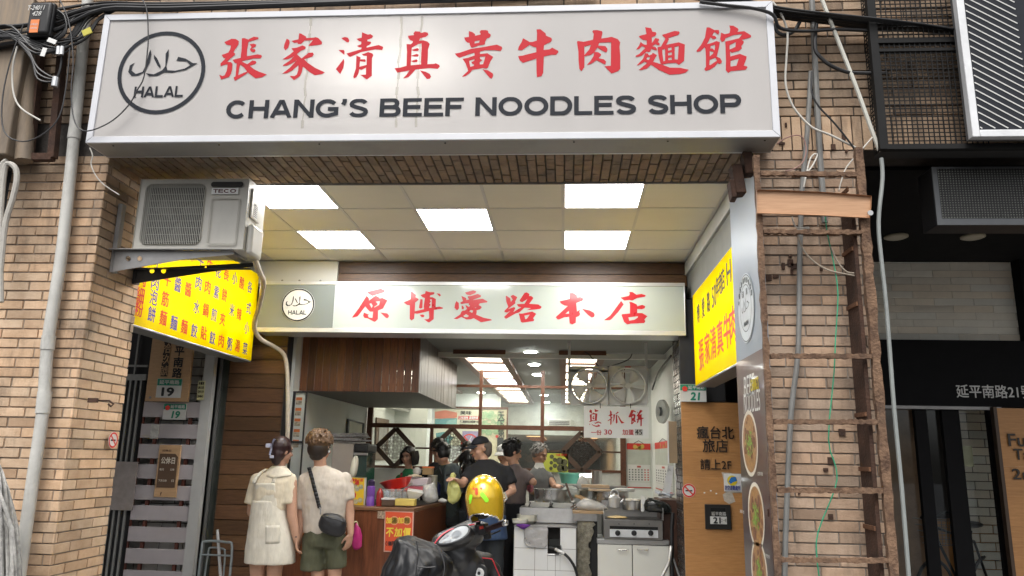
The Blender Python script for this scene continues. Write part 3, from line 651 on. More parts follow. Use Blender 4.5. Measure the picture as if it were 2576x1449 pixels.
# columns of dishes read from the far end; picture points of their characters
cols = [('各式小菜', 'b', [(628, 722), (625, 775), (620, 825), (616, 877)]), ('酸辣湯', 'r', [(608, 712), (601, 790), (597, 870)]), ('小米粥', 'b', [(590, 700), (583, 780), (577, 865)]),
        ('長餅夾肉', 'r', [(569, 690), (564, 742), (559, 803), (556, 857)]), ('花素煎餃', 'b', [(549, 682), (544, 735), (538, 792), (534, 850)]), ('牛肉鍋貼', 'r', [(527, 668), (522, 722), (517, 780), (512, 838)]),
        ('牛肉水餃', 'b', [(505, 655), (499, 712), (494, 772), (488, 832)]), ('炸醬麵', 'r', [(482, 640), (473, 728), (463, 822)]), ('炸醬麵', 'b', [(455, 630), (447, 716), (437, 812)]),
        ('牛筋麵', 'r', [(421, 702), (415, 752), (410, 800)]), ('牛肉泡餅', 'b', [(396, 655), (390, 710), (386, 748), (381, 790)]), ('牛肉細粉', 'r', [(360, 660), (357, 700), (352, 742), (349, 777)])]
for s, cc, pts in cols:
    mr = MB()
    for ch, (x, y) in zip(s, pts):
        p = PX(x, y, LX)
        if p.z < 3.24: text(mr, ch, p, (0, 1, 0), (0, 0, 1), .104, .115, .012, .002, center=True)
    part('red_column' if cc == 'r' else 'blue_column', mr, redy if cc == 'r' else blue_i, t)
RX = 1.19
t = light_box('name_light_box', 'yellow light box beside the blue grey banner, black line over red characters', RX, -1, 5.2, 7.08, 2.17, 3.01, 5, 9.5)
b1, b2 = MB(), MB()
for i, ch in enumerate('博愛路50年老店'):
    if ch in '50': continue
for s, x, y, sz in (('博', 1757, 790, .13), ('愛', 1770, 774, .13), ('路', 1783, 760, .13), ('50', 1797, 745, .15), ('年', 1806, 722, .13), ('老', 1813, 712, .13), ('店', 1819, 703, .13), ('H', 1834, 685, .15)):
    p = PX(x, y, RX); text(b1, s, p, (0, -1, 0), (0, 0, 1), (sz * 1.15 if s == '50' else sz), .17, .012, .002, center=True)
for s, x, y in (('張', 1765, 893), ('家', 1780, 875), ('清', 1795, 862), ('真', 1812, 848), ('牛', 1829, 832), ('肉', 1845, 815)):
    p = PX(x, y, RX); text(b2, s, p, (0, -1, 0), (0, 0, 1), .23, .26, .012, .002, center=True)
part('black_lettering', b1, blk, t); part('red_lettering', b2, redy, t)
# ================================================================== left of the shop, street side
pvc = M('grey_pvc', (.52, .515, .48), .5, var=.14, vs=5, dirt=.5, dscale=4)
rust = M('rusted_iron', (.095, .042, .022), .9, col2=(.19, .09, .045), vs=14, bump=.5, bs=70)
rust_d = M('dark_rust', (.035, .018, .012), .95, col2=(.08, .04, .025), vs=14, bump=.5, bs=70)
blackp = M('black_plastic', (.012, .012, .013), .5, var=.2)
white_pl = M('white_plastic', (.62, .62, .6), .45, var=.06)
white_pa = M('white_paper', (.72, .72, .70), .7, var=.04)
green_pl = M('plate_green', (.01, .22, .13), .4, var=.05)
steel = M('steel', (.45, .45, .44), .32, .85, var=.1, vs=8, stretch=(1, 1, 6))
steel_d = M('dull_steel', (.28, .275, .27), .45, .6, var=.15, vs=8)
redp = M('red_print', (.62, .04, .03), .5, var=.05)
blackt = M('black_print', (.015, .015, .017), .6)
UX, UZ = V((1, 0, 0)), V((0, 0, 1))

t = thing('drain_pipe', 'grey plastic drainpipe running down the left brick pillar', 'pipe', tuple(P(120, 863, 4.56)))
pts = [P(x, y, 4.565) for x, y in ((47, 1460), (84, 1198), (109, 1025), (120, 863), (151, 667), (167, 533), (187, 340), (208, 121), (222, -10))]
part('pipe', MB().tube(pts, .036, 14, smooth=3), pvc, t)
for x, y, x2, y2 in ((113, 985, 107, 1040), (123, 845, 119, 880), (186, 350, 190, 322)): part('coupling', MB().tube([P(x, y, 4.565), P(x2, y2, 4.565)], .041, 14), pvc, t)
t = thing('hook_bolt', 'rusty hook bolt on the right side of the left pillar', 'hook', tuple(PX(250, 1008, -3.06)))
p = P(258, 1008, 4.66); part('eye', MB().tube([p + V((-.05, -.02, 0)), p, p + V((.05, -.01, 0)), p + V((.075, 0, -.02)), p + V((.06, .0, -.035)), p + V((.04, 0, -.02))], .006, 6), rust_d, t)
part('plate', MB().obox(p + V((-.05, -.02, 0)), UX, UZ, (0, 1, 0), .03, .014, .01), rust_d, t)

def no_smoking(name, label, c, u, r):
    c = V(c); u = V(u); n = u.cross(UZ); t = thing(name, label, 'sticker', tuple(c))
    part('disc', MB().lathe([(r, 0), (r, .002)], c, 24, n), white_pl, t)
    b = MB(); k = 24
    b.add([c + n * .003 + (u * cos(2 * pi * j / k) + UZ * sin(2 * pi * j / k)) * q for q in (r * .96, r * .74) for j in range(k)], [(j, (j + 1) % k, k + (j + 1) % k, k + j) for j in range(k)])
    d = (u - UZ).normalized(); e = (u + UZ).normalized()
    b.quad(c + n * .0034 - d * r * .8 - e * r * .1, c + n * .0034 + d * r * .8 - e * r * .1, c + n * .0034 + d * r * .8 + e * r * .1, c + n * .0034 - d * r * .8 + e * r * .1)
    part('red_ring', b, redp, t)
    part('cigarette', MB().quad(*[c + n * .0027 + u * (a * r) + UZ * (q * r) for a, q in ((-.5, -.12), (.5, -.12), (.5, .08), (-.5, .08))]), blackt, t)
no_smoking('no_smoking_sticker', 'round no smoking sticker on the left brick pillar', PX(284, 1107, -3.052), (0, 1, 0), .055)

# old duct, rusty frame and hoses
t = thing('metal_duct', 'weathered brown sheet metal duct at the top left corner', 'duct', tuple(P(40, 300, 4.5)))
duct_m = M('weathered_sheet', (.20, .165, .13), .7, .2, col2=(.30, .23, .16), vs=5, stretch=(6, 6, .6), dirt=.6)
a = P(-30, 110, 4.5); c = P(38, 400, 4.5); part('duct', MB().box(a.x - .12, c.x, 4.42, 4.62, c.z, a.z + .3), duct_m, t, bevel=.01)
part('pipe', MB().tube([P(60, 405, 4.52), P(73, 110, 4.52)], .055, 16), duct_m, t)
t = thing('rusty_rack', 'empty rusted steel frame on the wall below the junction box', 'frame', tuple(P(100, 398, 4.55)))
b = MB(); b.bar(P(104, 100, 4.54), P(72, 398, 4.54), .045, .05); part('upright', b, rust_d, t)
b = MB(); b.bar(P(160, 100, 4.54), P(132, 398, 4.54), .045, .05); part('upright', b, rust_d, t)
b = MB(); b.bar(P(70, 396, 4.539), P(134, 396, 4.539), .05, .045); part('crossbar', b, rust_d, t)
hose_m = M('pale_hose', (.42, .40, .36), .7, var=.1, vs=20)
for i, pp in enumerate(([(2, 760), (0, 600), (4, 500), (12, 425), (24, 412), (40, 425), (42, 455), (32, 500), (14, 560), (5, 640), (-6, 760)], [(-6, 500), (0, 440), (8, 412), (18, 405)])):
    solo('wall_hose', MB().tube([P(x, y, 4.45) for x, y in pp], .018, 8, smooth=3), hose_m, ['pale insulated hose looped at the left edge of the picture', 'short pale hose end beside the looped hose at the left edge'][i], 'hose')
solo('gap_panel', MB().box(-5.5, -3.76, 4.9, 4.95, 0, 3.43), dark_w, 'dark panel in the gap left of the brick pillar', 'panel')

# string mop hung at lower left
t = thing('string_mop', 'grey string mop hanging at the lower left edge of the picture', 'mop', tuple(P(5, 1200, 4.3)))
b = MB(); r = random.Random(5)
for i in range(70):
    x0 = r.uniform(-40, 14); e = r.uniform(-30, 52); dy = r.uniform(-.12, .1)
    b.tube([P(x0 * .4 - 6, 1165 + r.uniform(0, 20), 4.28 + dy * .3), P(x0 * .8 + e * .3, 1230 + r.uniform(-10, 10), 4.24 + dy), P(e * .9, 1330, 4.26 + dy + r.uniform(-.03, .03)), P(e + r.uniform(-6, 6), 1480, 4.27 + dy)], .0075, 5, smooth=2)
part('strings', b, M('mop_string', (.36, .35, .33), .95, var=.35, vs=30), t)
part('handle', MB().tube([P(-14, 1180, 4.3), P(-30, 1000, 4.35)], .012, 8), wood_t, t)

# junction box
t = thing('junction_box', 'black cable junction box with an orange label and white handwriting', 'junction box', tuple(P(97, 85, 4.3)))
a = P(62, 84, 4.28); c = P(131, 3, 4.28)
part('box', MB().box(a.x, c.x, 4.28, 4.42, a.z, c.z), blackp, t, bevel=.018, seg=3)
part('lid', MB().box(a.x - .006, c.x + .006, 4.30, 4.34, a.z - .006, c.z + .006), blackp, t, bevel=.012)
a = P(73, 82, 4.278); c = P(100, 49, 4.278); part('label', MB().box(a.x, c.x, 4.276, 4.2795, a.z, c.z), M('orange_label', (.75, .22, .06), .5), t, label='orange paper label')
b = MB(); text(b, '中華電信', (a.x + .006, 4.2755, a.z + .05), UX, UZ, c.x - a.x - .012, .016, 0, .001); text(b, '光纖接線盒', (a.x + .006, 4.2755, a.z + .025), UX, UZ, c.x - a.x - .012, .012, 0, .001)
p = P(68, 26, 4.279); text(b, 'T-24011', p, UX, UZ, .115, .034, .02, .001, slant=.25)
b2 = b; part('handwriting', b2, M('chalk', (.62, .62, .6), .8), t)
p = P(80, 40, 4.279); b = MB(); text(b, '428', p, UX, UZ, .06, .032, .02, .001, slant=.25); part('handwriting', b, MATS['chalk'], t)

# ------------------------------------------------------------------ cables
cab_m = M('black_cable', (.012, .012, .013), .45, var=.3)
r = random.Random(21)
def cable(pts, rad, m, name='cable', label='black cable in the bundle along the top of the facade', group='cables along the top of the facade', sm=4):
    return solo(name, MB().tube(pts, rad, 7, smooth=sm), m, label, 'cable', group)
for i in range(16):                                   # over the top of the big sign
    yb = 4.34 + .03 * (i % 8); k = r.uniform(-6, 8)
    cable([P(-40, 112 + k * 5 - i * 5, yb + .02), P(60, 100 + k * 2 - i * 4.0, yb), P(150, 76 + k - i * 3.6, yb), P(260, 26 + k * .7 - i * 1.2, yb), P(420, 24 + k * .6 - i, yb), P(760, 12 + k * .5 - i * .6, yb + .03),
           P(1150, -2 + k * .5, yb + .06), P(1500, -14, yb + .08)], r.choice([.006, .008, .011, .014]), cab_m)
for i in range(9):                                    # right of the sign, sagging to the cage
    yb = 4.42 + .02 * i; k = r.uniform(-4, 4)
    cable([P(1700, -18 + i, yb), P(1860, -2 + i * 2 + k, yb), P(1965, 20 + i * 3 + k, yb), P(2080, 34 + i * 3 + k * .6, yb), P(2200, 46 + i * 3.6, yb), P(2330, 62 + i * 2, yb), P(2480, 86 + i, yb + .02)], r.choice([.007, .010, .014]), cab_m,
          label='black cable sagging from the sign to the wire cage', group='cables right of the big sign')
cable([P(1760, 5, 4.33), P(1830, 14, 4.33), P(1900, 22, 4.325), P(1945, 38, 4.325), P(1962, 70, 4.36), P(2020, 78, 4.45), P(2110, 74, 4.5), P(2200, 78, 4.5)], .011, cab_m, label='black cable bending over the right end of the big sign', group=None)
thin = M('thin_cable', (.03, .03, .032), .5); whitec = M('white_cord', (.55, .53, .48), .6, var=.1)
cable([P(x, y, 4.315) for x, y in ((345, -10), (362, 5), (370, 31), (373, 87), (371, 128), (362, 194), (344, 229), (324, 264), (285, 302), (237, 326), (205, 327), (186, 300), (179, 230), (184, 145), (172, 50), (145, -10))], .0042, thin, label='thin loose cable looping down across the halal emblem', group=None)
cable([P(x, y, 4.33) for x, y in ((60, 60), (30, 140), (7, 242), (10, 330), (58, 356), (112, 335), (150, 291), (167, 213), (176, 120))], .0045, thin, label='thin loose cable looping below the junction box', group=None)
cable([P(x, y, 4.36) for x, y in ((44, 116), (32, 170), (34, 233), (53, 272), (102, 303))], .006, whitec, label='white cord end hanging left of the rusty frame', group=None)
for i in range(5):
    cable([P(133 - i * 1, 20 + i * 6, 4.33), P(162 + i * 2, 40 + i * 4, 4.33 + i * .01), P(165 - i * 5, 84 + i * 3, 4.33), P(130 - i * 9, 104 + i * 3, 4.34), P(88 - i * 3, 92 + i, 4.36)], .006, cab_m, label='black cable coiled round the junction box', group='cables coiled round the junction box')
for i in range(3):
    cable([P(30 + i * 8, 95 + i * 5, 4.34), P(70 + i * 5, 125 + i * 12, 4.33), P(95, 170 + i * 14, 4.33), P(135, 195 + i * 5, 4.34), P(150, 180, 4.34), P(158, 130, 4.34)], .007, cab_m, label='black cable drooping below the junction box', group='cables drooping below the junction box')
for i in range(10):
    k = r.uniform(-12, 12); x1 = r.uniform(150, 230)
    cable([P(-30, 60 + r.uniform(0, 60), 4.36), P(30, 85 + k + r.uniform(-15, 15), 4.34), P(90 + r.uniform(-10, 10), 112 + k + r.uniform(-8, 20), 4.33), P(x1 - 40, 118 + k + r.uniform(-20, 10), 4.34), P(x1, 85 + k, 4.35), P(x1 + 30, 45 + k * .5, 4.37), P(x1 + 90, 14 + k * .3, 4.4)], r.choice([.005, .007, .009]), cab_m, label='black cable tangled below the junction box at the top left', group='cables tangled at the top left')
t = thing('cable_tags', 'metal connectors and tags hanging from the cables below the junction box', 'connector', tuple(P(150, 125, 4.3)))
for x, y, x2, y2, q in ((148, 118, 146, 138, .014), (157, 118, 155, 138, .014), (141, 195, 137, 218, .02)): part('connector', MB().tube([P(x, y, 4.31), P(x2, y2, 4.31)], q, 10), M('bright_metal', (.6, .6, .6), .3, .8), t)
b = MB(); b.obox(P(131, 103, 4.29), (1, 0, -.4), (.4, 0, 1), (0, 1, 0), .032, .015, .002); b.obox(P(110, 131, 4.30), (1, 0, -.2), (.2, 0, 1), (0, 1, 0), .016, .03, .002)
part('tag', b, white_pa, t)
solo('yellow_tape', MB().obox(P(219, 80, 4.29), (1, 0, .5), (-.5, 0, 1), (0, 1, 0), .03, .022, .004), M('yellow_tape', (.5, .45, .06), .6), 'scrap of yellow tape on the cables beside the drainpipe', 'tape')
solo('dangling_cord', MB().tube([P(x, y, 4.5) for x, y in ((226, 372), (233, 392), (229, 412), (240, 440), (262, 465), (300, 490))], .004, 6, smooth=3), whitec, 'frayed white cord dangling from the left end of the big sign', 'cord')

# ------------------------------------------------------------------ air conditioner
t = thing('air_conditioner', 'cream outdoor air conditioner unit with round cornered grille, marked TECO', 'air conditioner', tuple(P(480, 625, 4.8)))
cream = M('cream_enamel', (.60, .58, .52), .4, var=.06, vs=3, dirt=.12, dscale=3)
YA = 4.80
A = lambda x, y, dy=0: P(x, y, YA + dy)
x0, x1 = A(340, 560).x, A(617, 560).x; z0, z1 = A(480, 627).z, A(480, 450).z
gx0, gx1, gz0, gz1 = x0 + .045, x0 + .045 + (x1 - x0) * .55, z0 + .035, z1 - .035
def rrect(xa, xb, za, zb, r, k=6):
    o = []
    for cx, cz, a in ((xb - r, zb - r, 0), (xa + r, zb - r, 90), (xa + r, za + r, 180), (xb - r, za + r, 270)):
        o += [(cx + r * cos(radians(a + 90 * i / k)), cz + r * sin(radians(a + 90 * i / k))) for i in range(k + 1)]
    return o
b = MB(); b.polys([[(x0, z0), (x1, z0), (x1, z1), (x0, z1)], rrect(gx0, gx1, gz0, gz1, .045)], lambda x, z: V((x, YA, z)), (0, .012, 0)); part('front_panel', b, cream, t)
b = MB(); b.box(x0 + .001, x1 - .001, YA + .10, YA + .30, z0 + .001, z1 - .001); b.box(x0, x0 + .002, YA + .012, YA + .1, z0, z1); b.box(x1 - .002, x1, YA + .012, YA + .1, z0, z1); b.box(x0 + .002, x1 - .002, YA + .012, YA + .1, z1 - .002, z1); b.box(x0 + .002, x1 - .002, YA + .012, YA + .1, z0, z0 + .002)
part('casing', b, cream, t)
part('fan_recess', MB().box(gx0 - .01, gx1 + .01, YA + .085, YA + .098, gz0 - .005, gz1 + .005), M('recess', (.02, .02, .02), .8), t)
cxg, czg = (gx0 + gx1) / 2, (gz0 + gz1) / 2
b = MB()
for k in range(3):
    a0 = k * 2 * pi / 3 + .4
    b.polys([[(cxg + .05 * cos(a0), czg + .05 * sin(a0)), (cxg + .18 * cos(a0 - .25), czg + .18 * sin(a0 - .25)), (cxg + .19 * cos(a0 + .35), czg + .19 * sin(a0 + .35)), (cxg + .05 * cos(a0 + .9), czg + .05 * sin(a0 + .9))]], lambda x, z: V((x, YA + .07, z)), (0, .006, 0))
part('fan', b, M('fan_grey', (.12, .115, .105), .6), t)
b = MB(); n = 34
for i in range(n):
    x = gx0 + (gx1 - gx0) * (i + .5) / n; cut = .03 if i in (0, n - 1) else (.012 if i in (1, n - 2) else 0)
    b.box(x - .0017, x + .0017, YA + .002, YA + .008, gz0 + cut, gz1 - cut)
for i in range(9):
    z = gz0 + (gz1 - gz0) * (i + .5) / 9; b.box(gx0, gx1, YA + .009, YA + .012, z - .0012, z + .0012)
part('grille', b, cream, t)
b = MB(); px0, px1 = gx1 + .05, x1 - .05
b.polys([rrect(px0, px1, z0 + .03, z1 - .14, .018), rrect(px0 + .007, px1 - .007, z0 + .037, z1 - .147, .014)], lambda x, z: V((x, YA - .003, z)), (0, .003, 0)); part('rim', b, cream, t)
b = MB(); b.polys([rrect(px0 - .015, px1 + .01, z1 - .06, z1 - .022, .018)], lambda x, z: V((x, YA - .001, z)), (0, .0005, 0)); part('handle_recess', b, M('recess2', (.035, .034, .032), .7), t)
b = MB(); b.box(px0 - .005, px1 - .02, YA - .003, YA - .0005, z1 - .112, z1 - .068); part('badge', b, M('badge_white', (.85, .85, .83), .4), t)
b = MB(); caps(b, 'TECO', (px0 + .008, YA - .003, z1 - .103), UX, UZ, px1 - px0 - .043, .026, t=.11, gap=.12); part('badge_lettering', b, M('badge_red', (.10, .012, .015), .5), t)
b = MB(); c = P(640, 600, YA + .1); b.box(x1 + .001, x1 + .045, YA + .03, YA + .22, z0 - .02, z0 + .19); part('valve_cover', b, cream, t, bevel=.02, seg=3)
b = MB(); b.box(x1 + .0005, x1 + .012, YA + .05, YA + .2, z0 + .24, z1 - .05); part('side_handle', b, cream, t, bevel=.006)
b = MB(); b.box(x1 + .0125, x1 + .0135, YA + .09, YA + .15, z0 + .25, z0 + .36); part('rating_label', b, white_pa, t)
b = MB()
for k in range(7): b.box(x1 + .0136, x1 + .0142, YA + .094, YA + .146, z0 + .262 + k * .013, z0 + .266 + k * .013)
part('label_print', b, blackt, t)
b = MB(); b.box(x0 + .08, x0 + .16, YA + .02, YA + .26, z0 - .018, z0); b.box(x1 - .16, x1 - .08, YA + .02, YA + .26, z0 - .018, z0); part('feet', b, steel_d, t)
def circ(cx, cz, r, k=14): return [(cx + r * cos(2 * pi * i / k), cz + r * sin(2 * pi * i / k)) for i in range(k)]
for Y, poly, holes, m, lb in ((4.79, [(288, 628), (588, 633), (588, 640), (462, 652), (281, 684)], [(322, 650, 6), (351, 650, 6)], steel_d, 'grey steel wall bracket under the front of the air conditioner'),
                            (5.07, [(345, 676), (637, 661), (637, 670), (525, 684), (338, 713)], [(382, 681, 6.5), (411, 681, 6.5), (517, 672, 3)], M('bracket_dark', (.06, .06, .06), .5, .4), 'dark steel wall bracket under the back of the air conditioner')):
    t = thing('wall_bracket', lb, 'bracket', tuple(P(300, 660, Y)))
    b = MB(); b.polys([poly] + [circ(*h) for h in holes], lambda x, y: P(x, y, Y), (0, .006, 0)); part('gusset', b, m, t)
    a, c = P(*poly[0], Y), P(*poly[1], Y); part('arm', MB().box(XL + .004, c.x, Y - .035, Y - .0005, a.z - .006, a.z), m, t)
    part('wall_plate', MB().box(XL + .003, XL + .035, Y + .007, Y + .05, P(*poly[-1], Y).z, a.z + (.33 if Y < 5 else .05)), m, t)
solo('drain_hose', MB().tube([P(640, 650, 5.1), P(655, 690, 5.6), P(663, 712, 6.2), P(652, 770, 6.7), P(639, 820, 7.0), P(655, 852, 7.2), P(690, 872, 7.4), P(714, 892, 7.46), P(722, 930, 7.48), P(724, 1000, 7.49), P(723, 1120, 7.5)], .021, 10, smooth=5),
     M('taped_hose', (.50, .44, .35), .7, var=.12, vs=30), 'beige taped pipe running from the air conditioner down the plank wall', 'pipe')

# ------------------------------------------------------------------ entrance of number 19
YG = 7.40
tan = M('plaque_wood', (.46, .285, .15), .5, col2=(.55, .35, .19), vs=6, stretch=(2, 4, 16))
grey_pu = M('grey_slat', (.40, .365, .375), .6, var=.08, vs=3)
def G(x, y, dy=0): return P(x, y, YG + dy)
def plate(mb, xa, ya, xb, yb, Y, th=.012):
    a, c = P(xa, yb, Y), P(xb, ya, Y); mb.box(a.x, c.x, Y, Y + th, a.z, c.z); return a, c
t = thing('slatted_gate', 'grey gate of wide horizontal slats at entrance number 19', 'gate', tuple(G(430, 1449)))
xa, xb = G(352, 1100).x, G(496, 1100).x
zt = [1011, 1067, 1118, 1169, 1222, 1273, 1327, 1382, 1437, 1492]
sl_ = []
for i, y in enumerate(zt):
    zc = G(430, y).z; hgt = .19 if i else .21
    part('slat', MB().box(xa, xb, YG, YG + .02, zc - hgt * .72, zc), grey_pu, t, bevel=.002)
part('post', MB().box(xb, xb + .10, YG - .01, YG + .06, 0, 2.75), M('post_grey', (.44, .44, .43), .5, var=.06), t)
b = MB(); b.box(xa - .012, xa, YG + .021, YG + .05, 0, 2.0); b.box(xa + .12, xa + .15, YG + .021, YG + .05, 0, 1.95); b.box(xb - .12, xb - .09, YG + .021, YG + .05, 0, 1.95)
part('battens', b, M('red_batten', (.13, .04, .025), .7), t)
b = MB(); bricks(b, (xa, YG + .16, 0), (1, 0, 0), (0, 0, 1), xb - xa, 2.9, bw=.24, bh=.09, th=.01); u = thing('brick_wall', 'white painted brick wall behind the slatted gate', 'wall', (xa, YG + .2, 0))
part('bricks', b, M('white_brick', (.45, .44, .42), .8, attr=True, dirt=.3), u)
part('core', MB().box(xa - .0, xb + .0, YG + .162, YG + .3, 0, 3.4), mortar_d, u)
t = thing('barred_window', 'dark barred grille and stone panel left of the slatted gate', 'grille', tuple(G(310, 1200)))
part('backing', MB().box(-4.9, xa - .013, YG + .05, YG + .07, 0, 3.4), dark_w, t)
b = MB()
for i in range(16):
    x = xa - .06 - i * .055; b.box(x - .009, x + .009, YG, YG + .02, 0, 2.2)
b.box(-4.9, xa - .013, YG - .002, YG + .024, 2.18, 2.24); part('bars', b, M('bar_grey', (.24, .24, .23), .5, .3), t)
a, c = G(270, 1282), G(350, 1162); part('stone_panel', MB().box(a.x - .4, c.x - .0, YG - .03, YG - .01, a.z, c.z), M('stone_panel', (.27, .235, .22), .5, var=.15, vs=12), t)
b = MB(); zz = G(330, 920).z; b.box(-4.9, xa - .013, YG + .0, YG + .02, zz - .01, zz + .01)
for x in (G(342, 900).x, G(352, 900).x - .3): b.box(x - .008, x + .008, YG + .002, YG + .018, 2.24, 3.2)
part('upper_bars', b, MATS['bar_grey'], t)
t = thing('house_plaque', 'tan wooden address plaque with a dark column of characters above the slatted gate', 'plaque', tuple(G(430, 1008)))
b = MB(); a, c = plate(b, 364, 800, 495, 1009, YG - .06, .03); part('board', b, tan, t, bevel=.004)
Yq = YG - .061
b = MB(); plate(b, 403, 812, 436, 947, Yq - .004, .004); part('dark_panel', b, M('brown_panel', (.028, .018, .014), .6), t)
b = MB(); column(b, '拾玖號', P(419.5, 876, Yq - .005), UX, UZ, .098, .112, .006); part('panel_lettering', b, tan, t)
b = MB(); column(b, '延平南路', P(455, 857, Yq - .001), UX, UZ, .095, .108, .03); part('street_lettering', b, blackt, t)
def number_plate(t, xa, ya, xb, yb, Y, num, green_num=False, flower=False, head='延平南路'):
    b = MB(); a, c = plate(b, xa, ya, xb, yb, Y, .006); part('plate', b, white_pl, t)
    W, H = c.x - a.x, c.z - a.z; hh = H * .36
    b = MB(); b.box(a.x + .003, c.x - .003, Y - .002, Y, c.z - hh, c.z - .003); part('green_band', b, green_pl, t)
    b = MB(); text(b, head, (a.x + W * (.32 if flower else .1), Y - .002, c.z - hh * .82), UX, UZ, W * (.62 if flower else .8), hh * .6, .02, .001); part('street_lettering', b, white_pl, t)
    b = MB(); text(b, num, (a.x + W * (.40 if flower else .24), Y, a.z + H * .1), UX, UZ, W * (.32 if flower else .46), H * .42, .06, .001, slant=.12 if flower else 0); part('number', b, green_pl if green_num else blackt, t)
    if flower:
        b = MB(); fc = V((a.x + W * .19, Y - .003, c.z - hh * .75))
        for k in range(5): b.disc(fc + UX * hh * .22 * cos(k * 2 * pi / 5 + .3) + UZ * hh * .22 * sin(k * 2 * pi / 5 + .3) + V((0, -.0012 * k, 0)), hh * .24, (0, -1, 0), 10, .001)
        part('flower', b, redp, t)
number_plate(t, 391, 953, 459, 1000, Yq - .005, '19')
b = MB()
for x, y in ((378, 1000), (485, 1000)): b.disc(P(x, y, Yq), .012, (0, -1, 0), 10, .005)
part('screws', b, steel_d, t)
t = thing('number_plate', 'small green and white door plate 19 with a red flower on the slatted gate', 'door plate', tuple(G(438, 1055))); number_plate(t, 408, 1016, 470, 1055, YG - .012, '19', True, True)
t = thing('paper_note', 'yellow printed notice on the grey gate post', 'notice', tuple(G(505, 985)))
b = MB(); a, c = plate(b, 494, 958, 517, 1006, YG - .014, .002); part('sheet', b, M('yellow_paper', (.62, .60, .34), .7), t)
b = MB()
for i in range(4): text(b, ['計畫更', '新公告', '0919', '264641'][i], (a.x + .008, YG - .0145, c.z - .04 - i * .042), UX, UZ, c.x - a.x - .016, .028, .02, .0008)
part('print', b, blackt, t)
solo('paper_note', MB().box(G(377, 1103).x, G(402, 1068).x, YG - .006, YG - .002, G(377, 1103).z, G(402, 1068).z), M('white_tile', (.5, .5, .47), .6, var=.3, vs=25), 'small mottled white sheet stuck on the slatted gate', 'notice')
t = thing('holiday_board', 'tan board with a brown panel of closing days on the slatted gate', 'notice board', tuple(G(420, 1250)))
b = MB(); plate(b, 386, 1120, 456, 1250, YG - .022, .02); part('board', b, tan, t, bevel=.003)
Yq = YG - .023; b = MB(); a, c = P(393, 1226, Yq), P(449, 1142, Yq)
b.prism([(a.x, Yq, a.z), (c.x, Yq, a.z), (c.x, Yq, c.z - .03), (c.x - .03, Yq, c.z), (a.x, Yq, c.z)], (0, -.003, 0)); part('panel', b, M('brown_panel2', (.10, .055, .03), .6), t)
b = MB(); W = c.x - a.x
text(b, '公休日', (a.x + W * .12, Yq - .003, c.z - .095), UX, UZ, W * .74, .062, .03)
text(b, '每月', (a.x + W * .08, Yq - .003, c.z - .16), UX, UZ, .042, .022, .01); text(b, '公休', (a.x + W * .66, Yq - .003, c.z - .16), UX, UZ, .042, .022, .01)
text(b, '下次公休', (a.x + W * .08, Yq - .003, c.z - .265), UX, UZ, .085, .022, .01); text(b, '日', (a.x + W * .8, Yq - .003, c.z - .265), UX, UZ, .022, .022, .01)
part('lettering', b, M('pale_print', (.66, .60, .5), .6), t)
b = MB(); text(b, 'f', P(403, 1246, Yq), UX, UZ, None, .03, .05); text(b, '公休日', P(408, 1136, Yq), UX, UZ, .09, .022, .01); part('small_print', b, M('brown_panel2', (.1, .05, .03)), t)
t = thing('glass_door', 'dark glass door with faint writing between the gate and the plank wall', 'door', tuple(G(530, 1300)))
a, c = G(508, 1395, .12), G(552, 880, .12); part('leaf', MB().box(a.x + .0, c.x + .12, YG + .12, YG + .14, 0, 2.65), M('dark_glass', (.035, .04, .035), .15, var=.2, coat=.5), t)
b = MB(); b.box(a.x - .03, a.x + .02, YG + .10, YG + .119, 0, 2.65); b.box(c.x - .01, c.x + .03, YG + .10, YG + .119, 0, 2.65); part('frame', b, M('frame_grey', (.16, .16, .155), .5, .3), t)
b = MB(); column(b, '歡迎光臨', P(528, 1130, YG + .119), UX, UZ, .10, .14, 0); part('faint_lettering', b, M('faint', (.10, .11, .10), .5), t)
rk = M('rack_metal', (.30, .34, .35), .4, .6)
t = thing('luggage_rack', 'folded grey tubular metal rack leaning on the plank wall', 'rack', tuple(P(540, 1449, 7.2)))
part('frame', MB().tube([P(497, 1470, 7.2), P(508, 1380, 7.2), P(516, 1362, 7.2), P(570, 1364, 7.15), P(584, 1376, 7.15), P(576, 1470, 7.15)], .012, 8, smooth=3), rk, t)
part('inner_frame', MB().tube([P(512, 1470, 7.22), P(524, 1390, 7.22), P(530, 1378, 7.22), P(558, 1380, 7.2), P(566, 1392, 7.2), P(560, 1470, 7.2)], .009, 8, smooth=3), rk, t)
b = MB(); b.tube([P(503, 1395, 7.2), P(580, 1398, 7.15)], .008, 8); part('crossbar', b, rk, t)
part('handle', MB().tube([P(547, 1332, 7.18), P(556, 1470, 7.18)], .014, 8), M('rack_tape', (.5, .5, .5), .5), t)
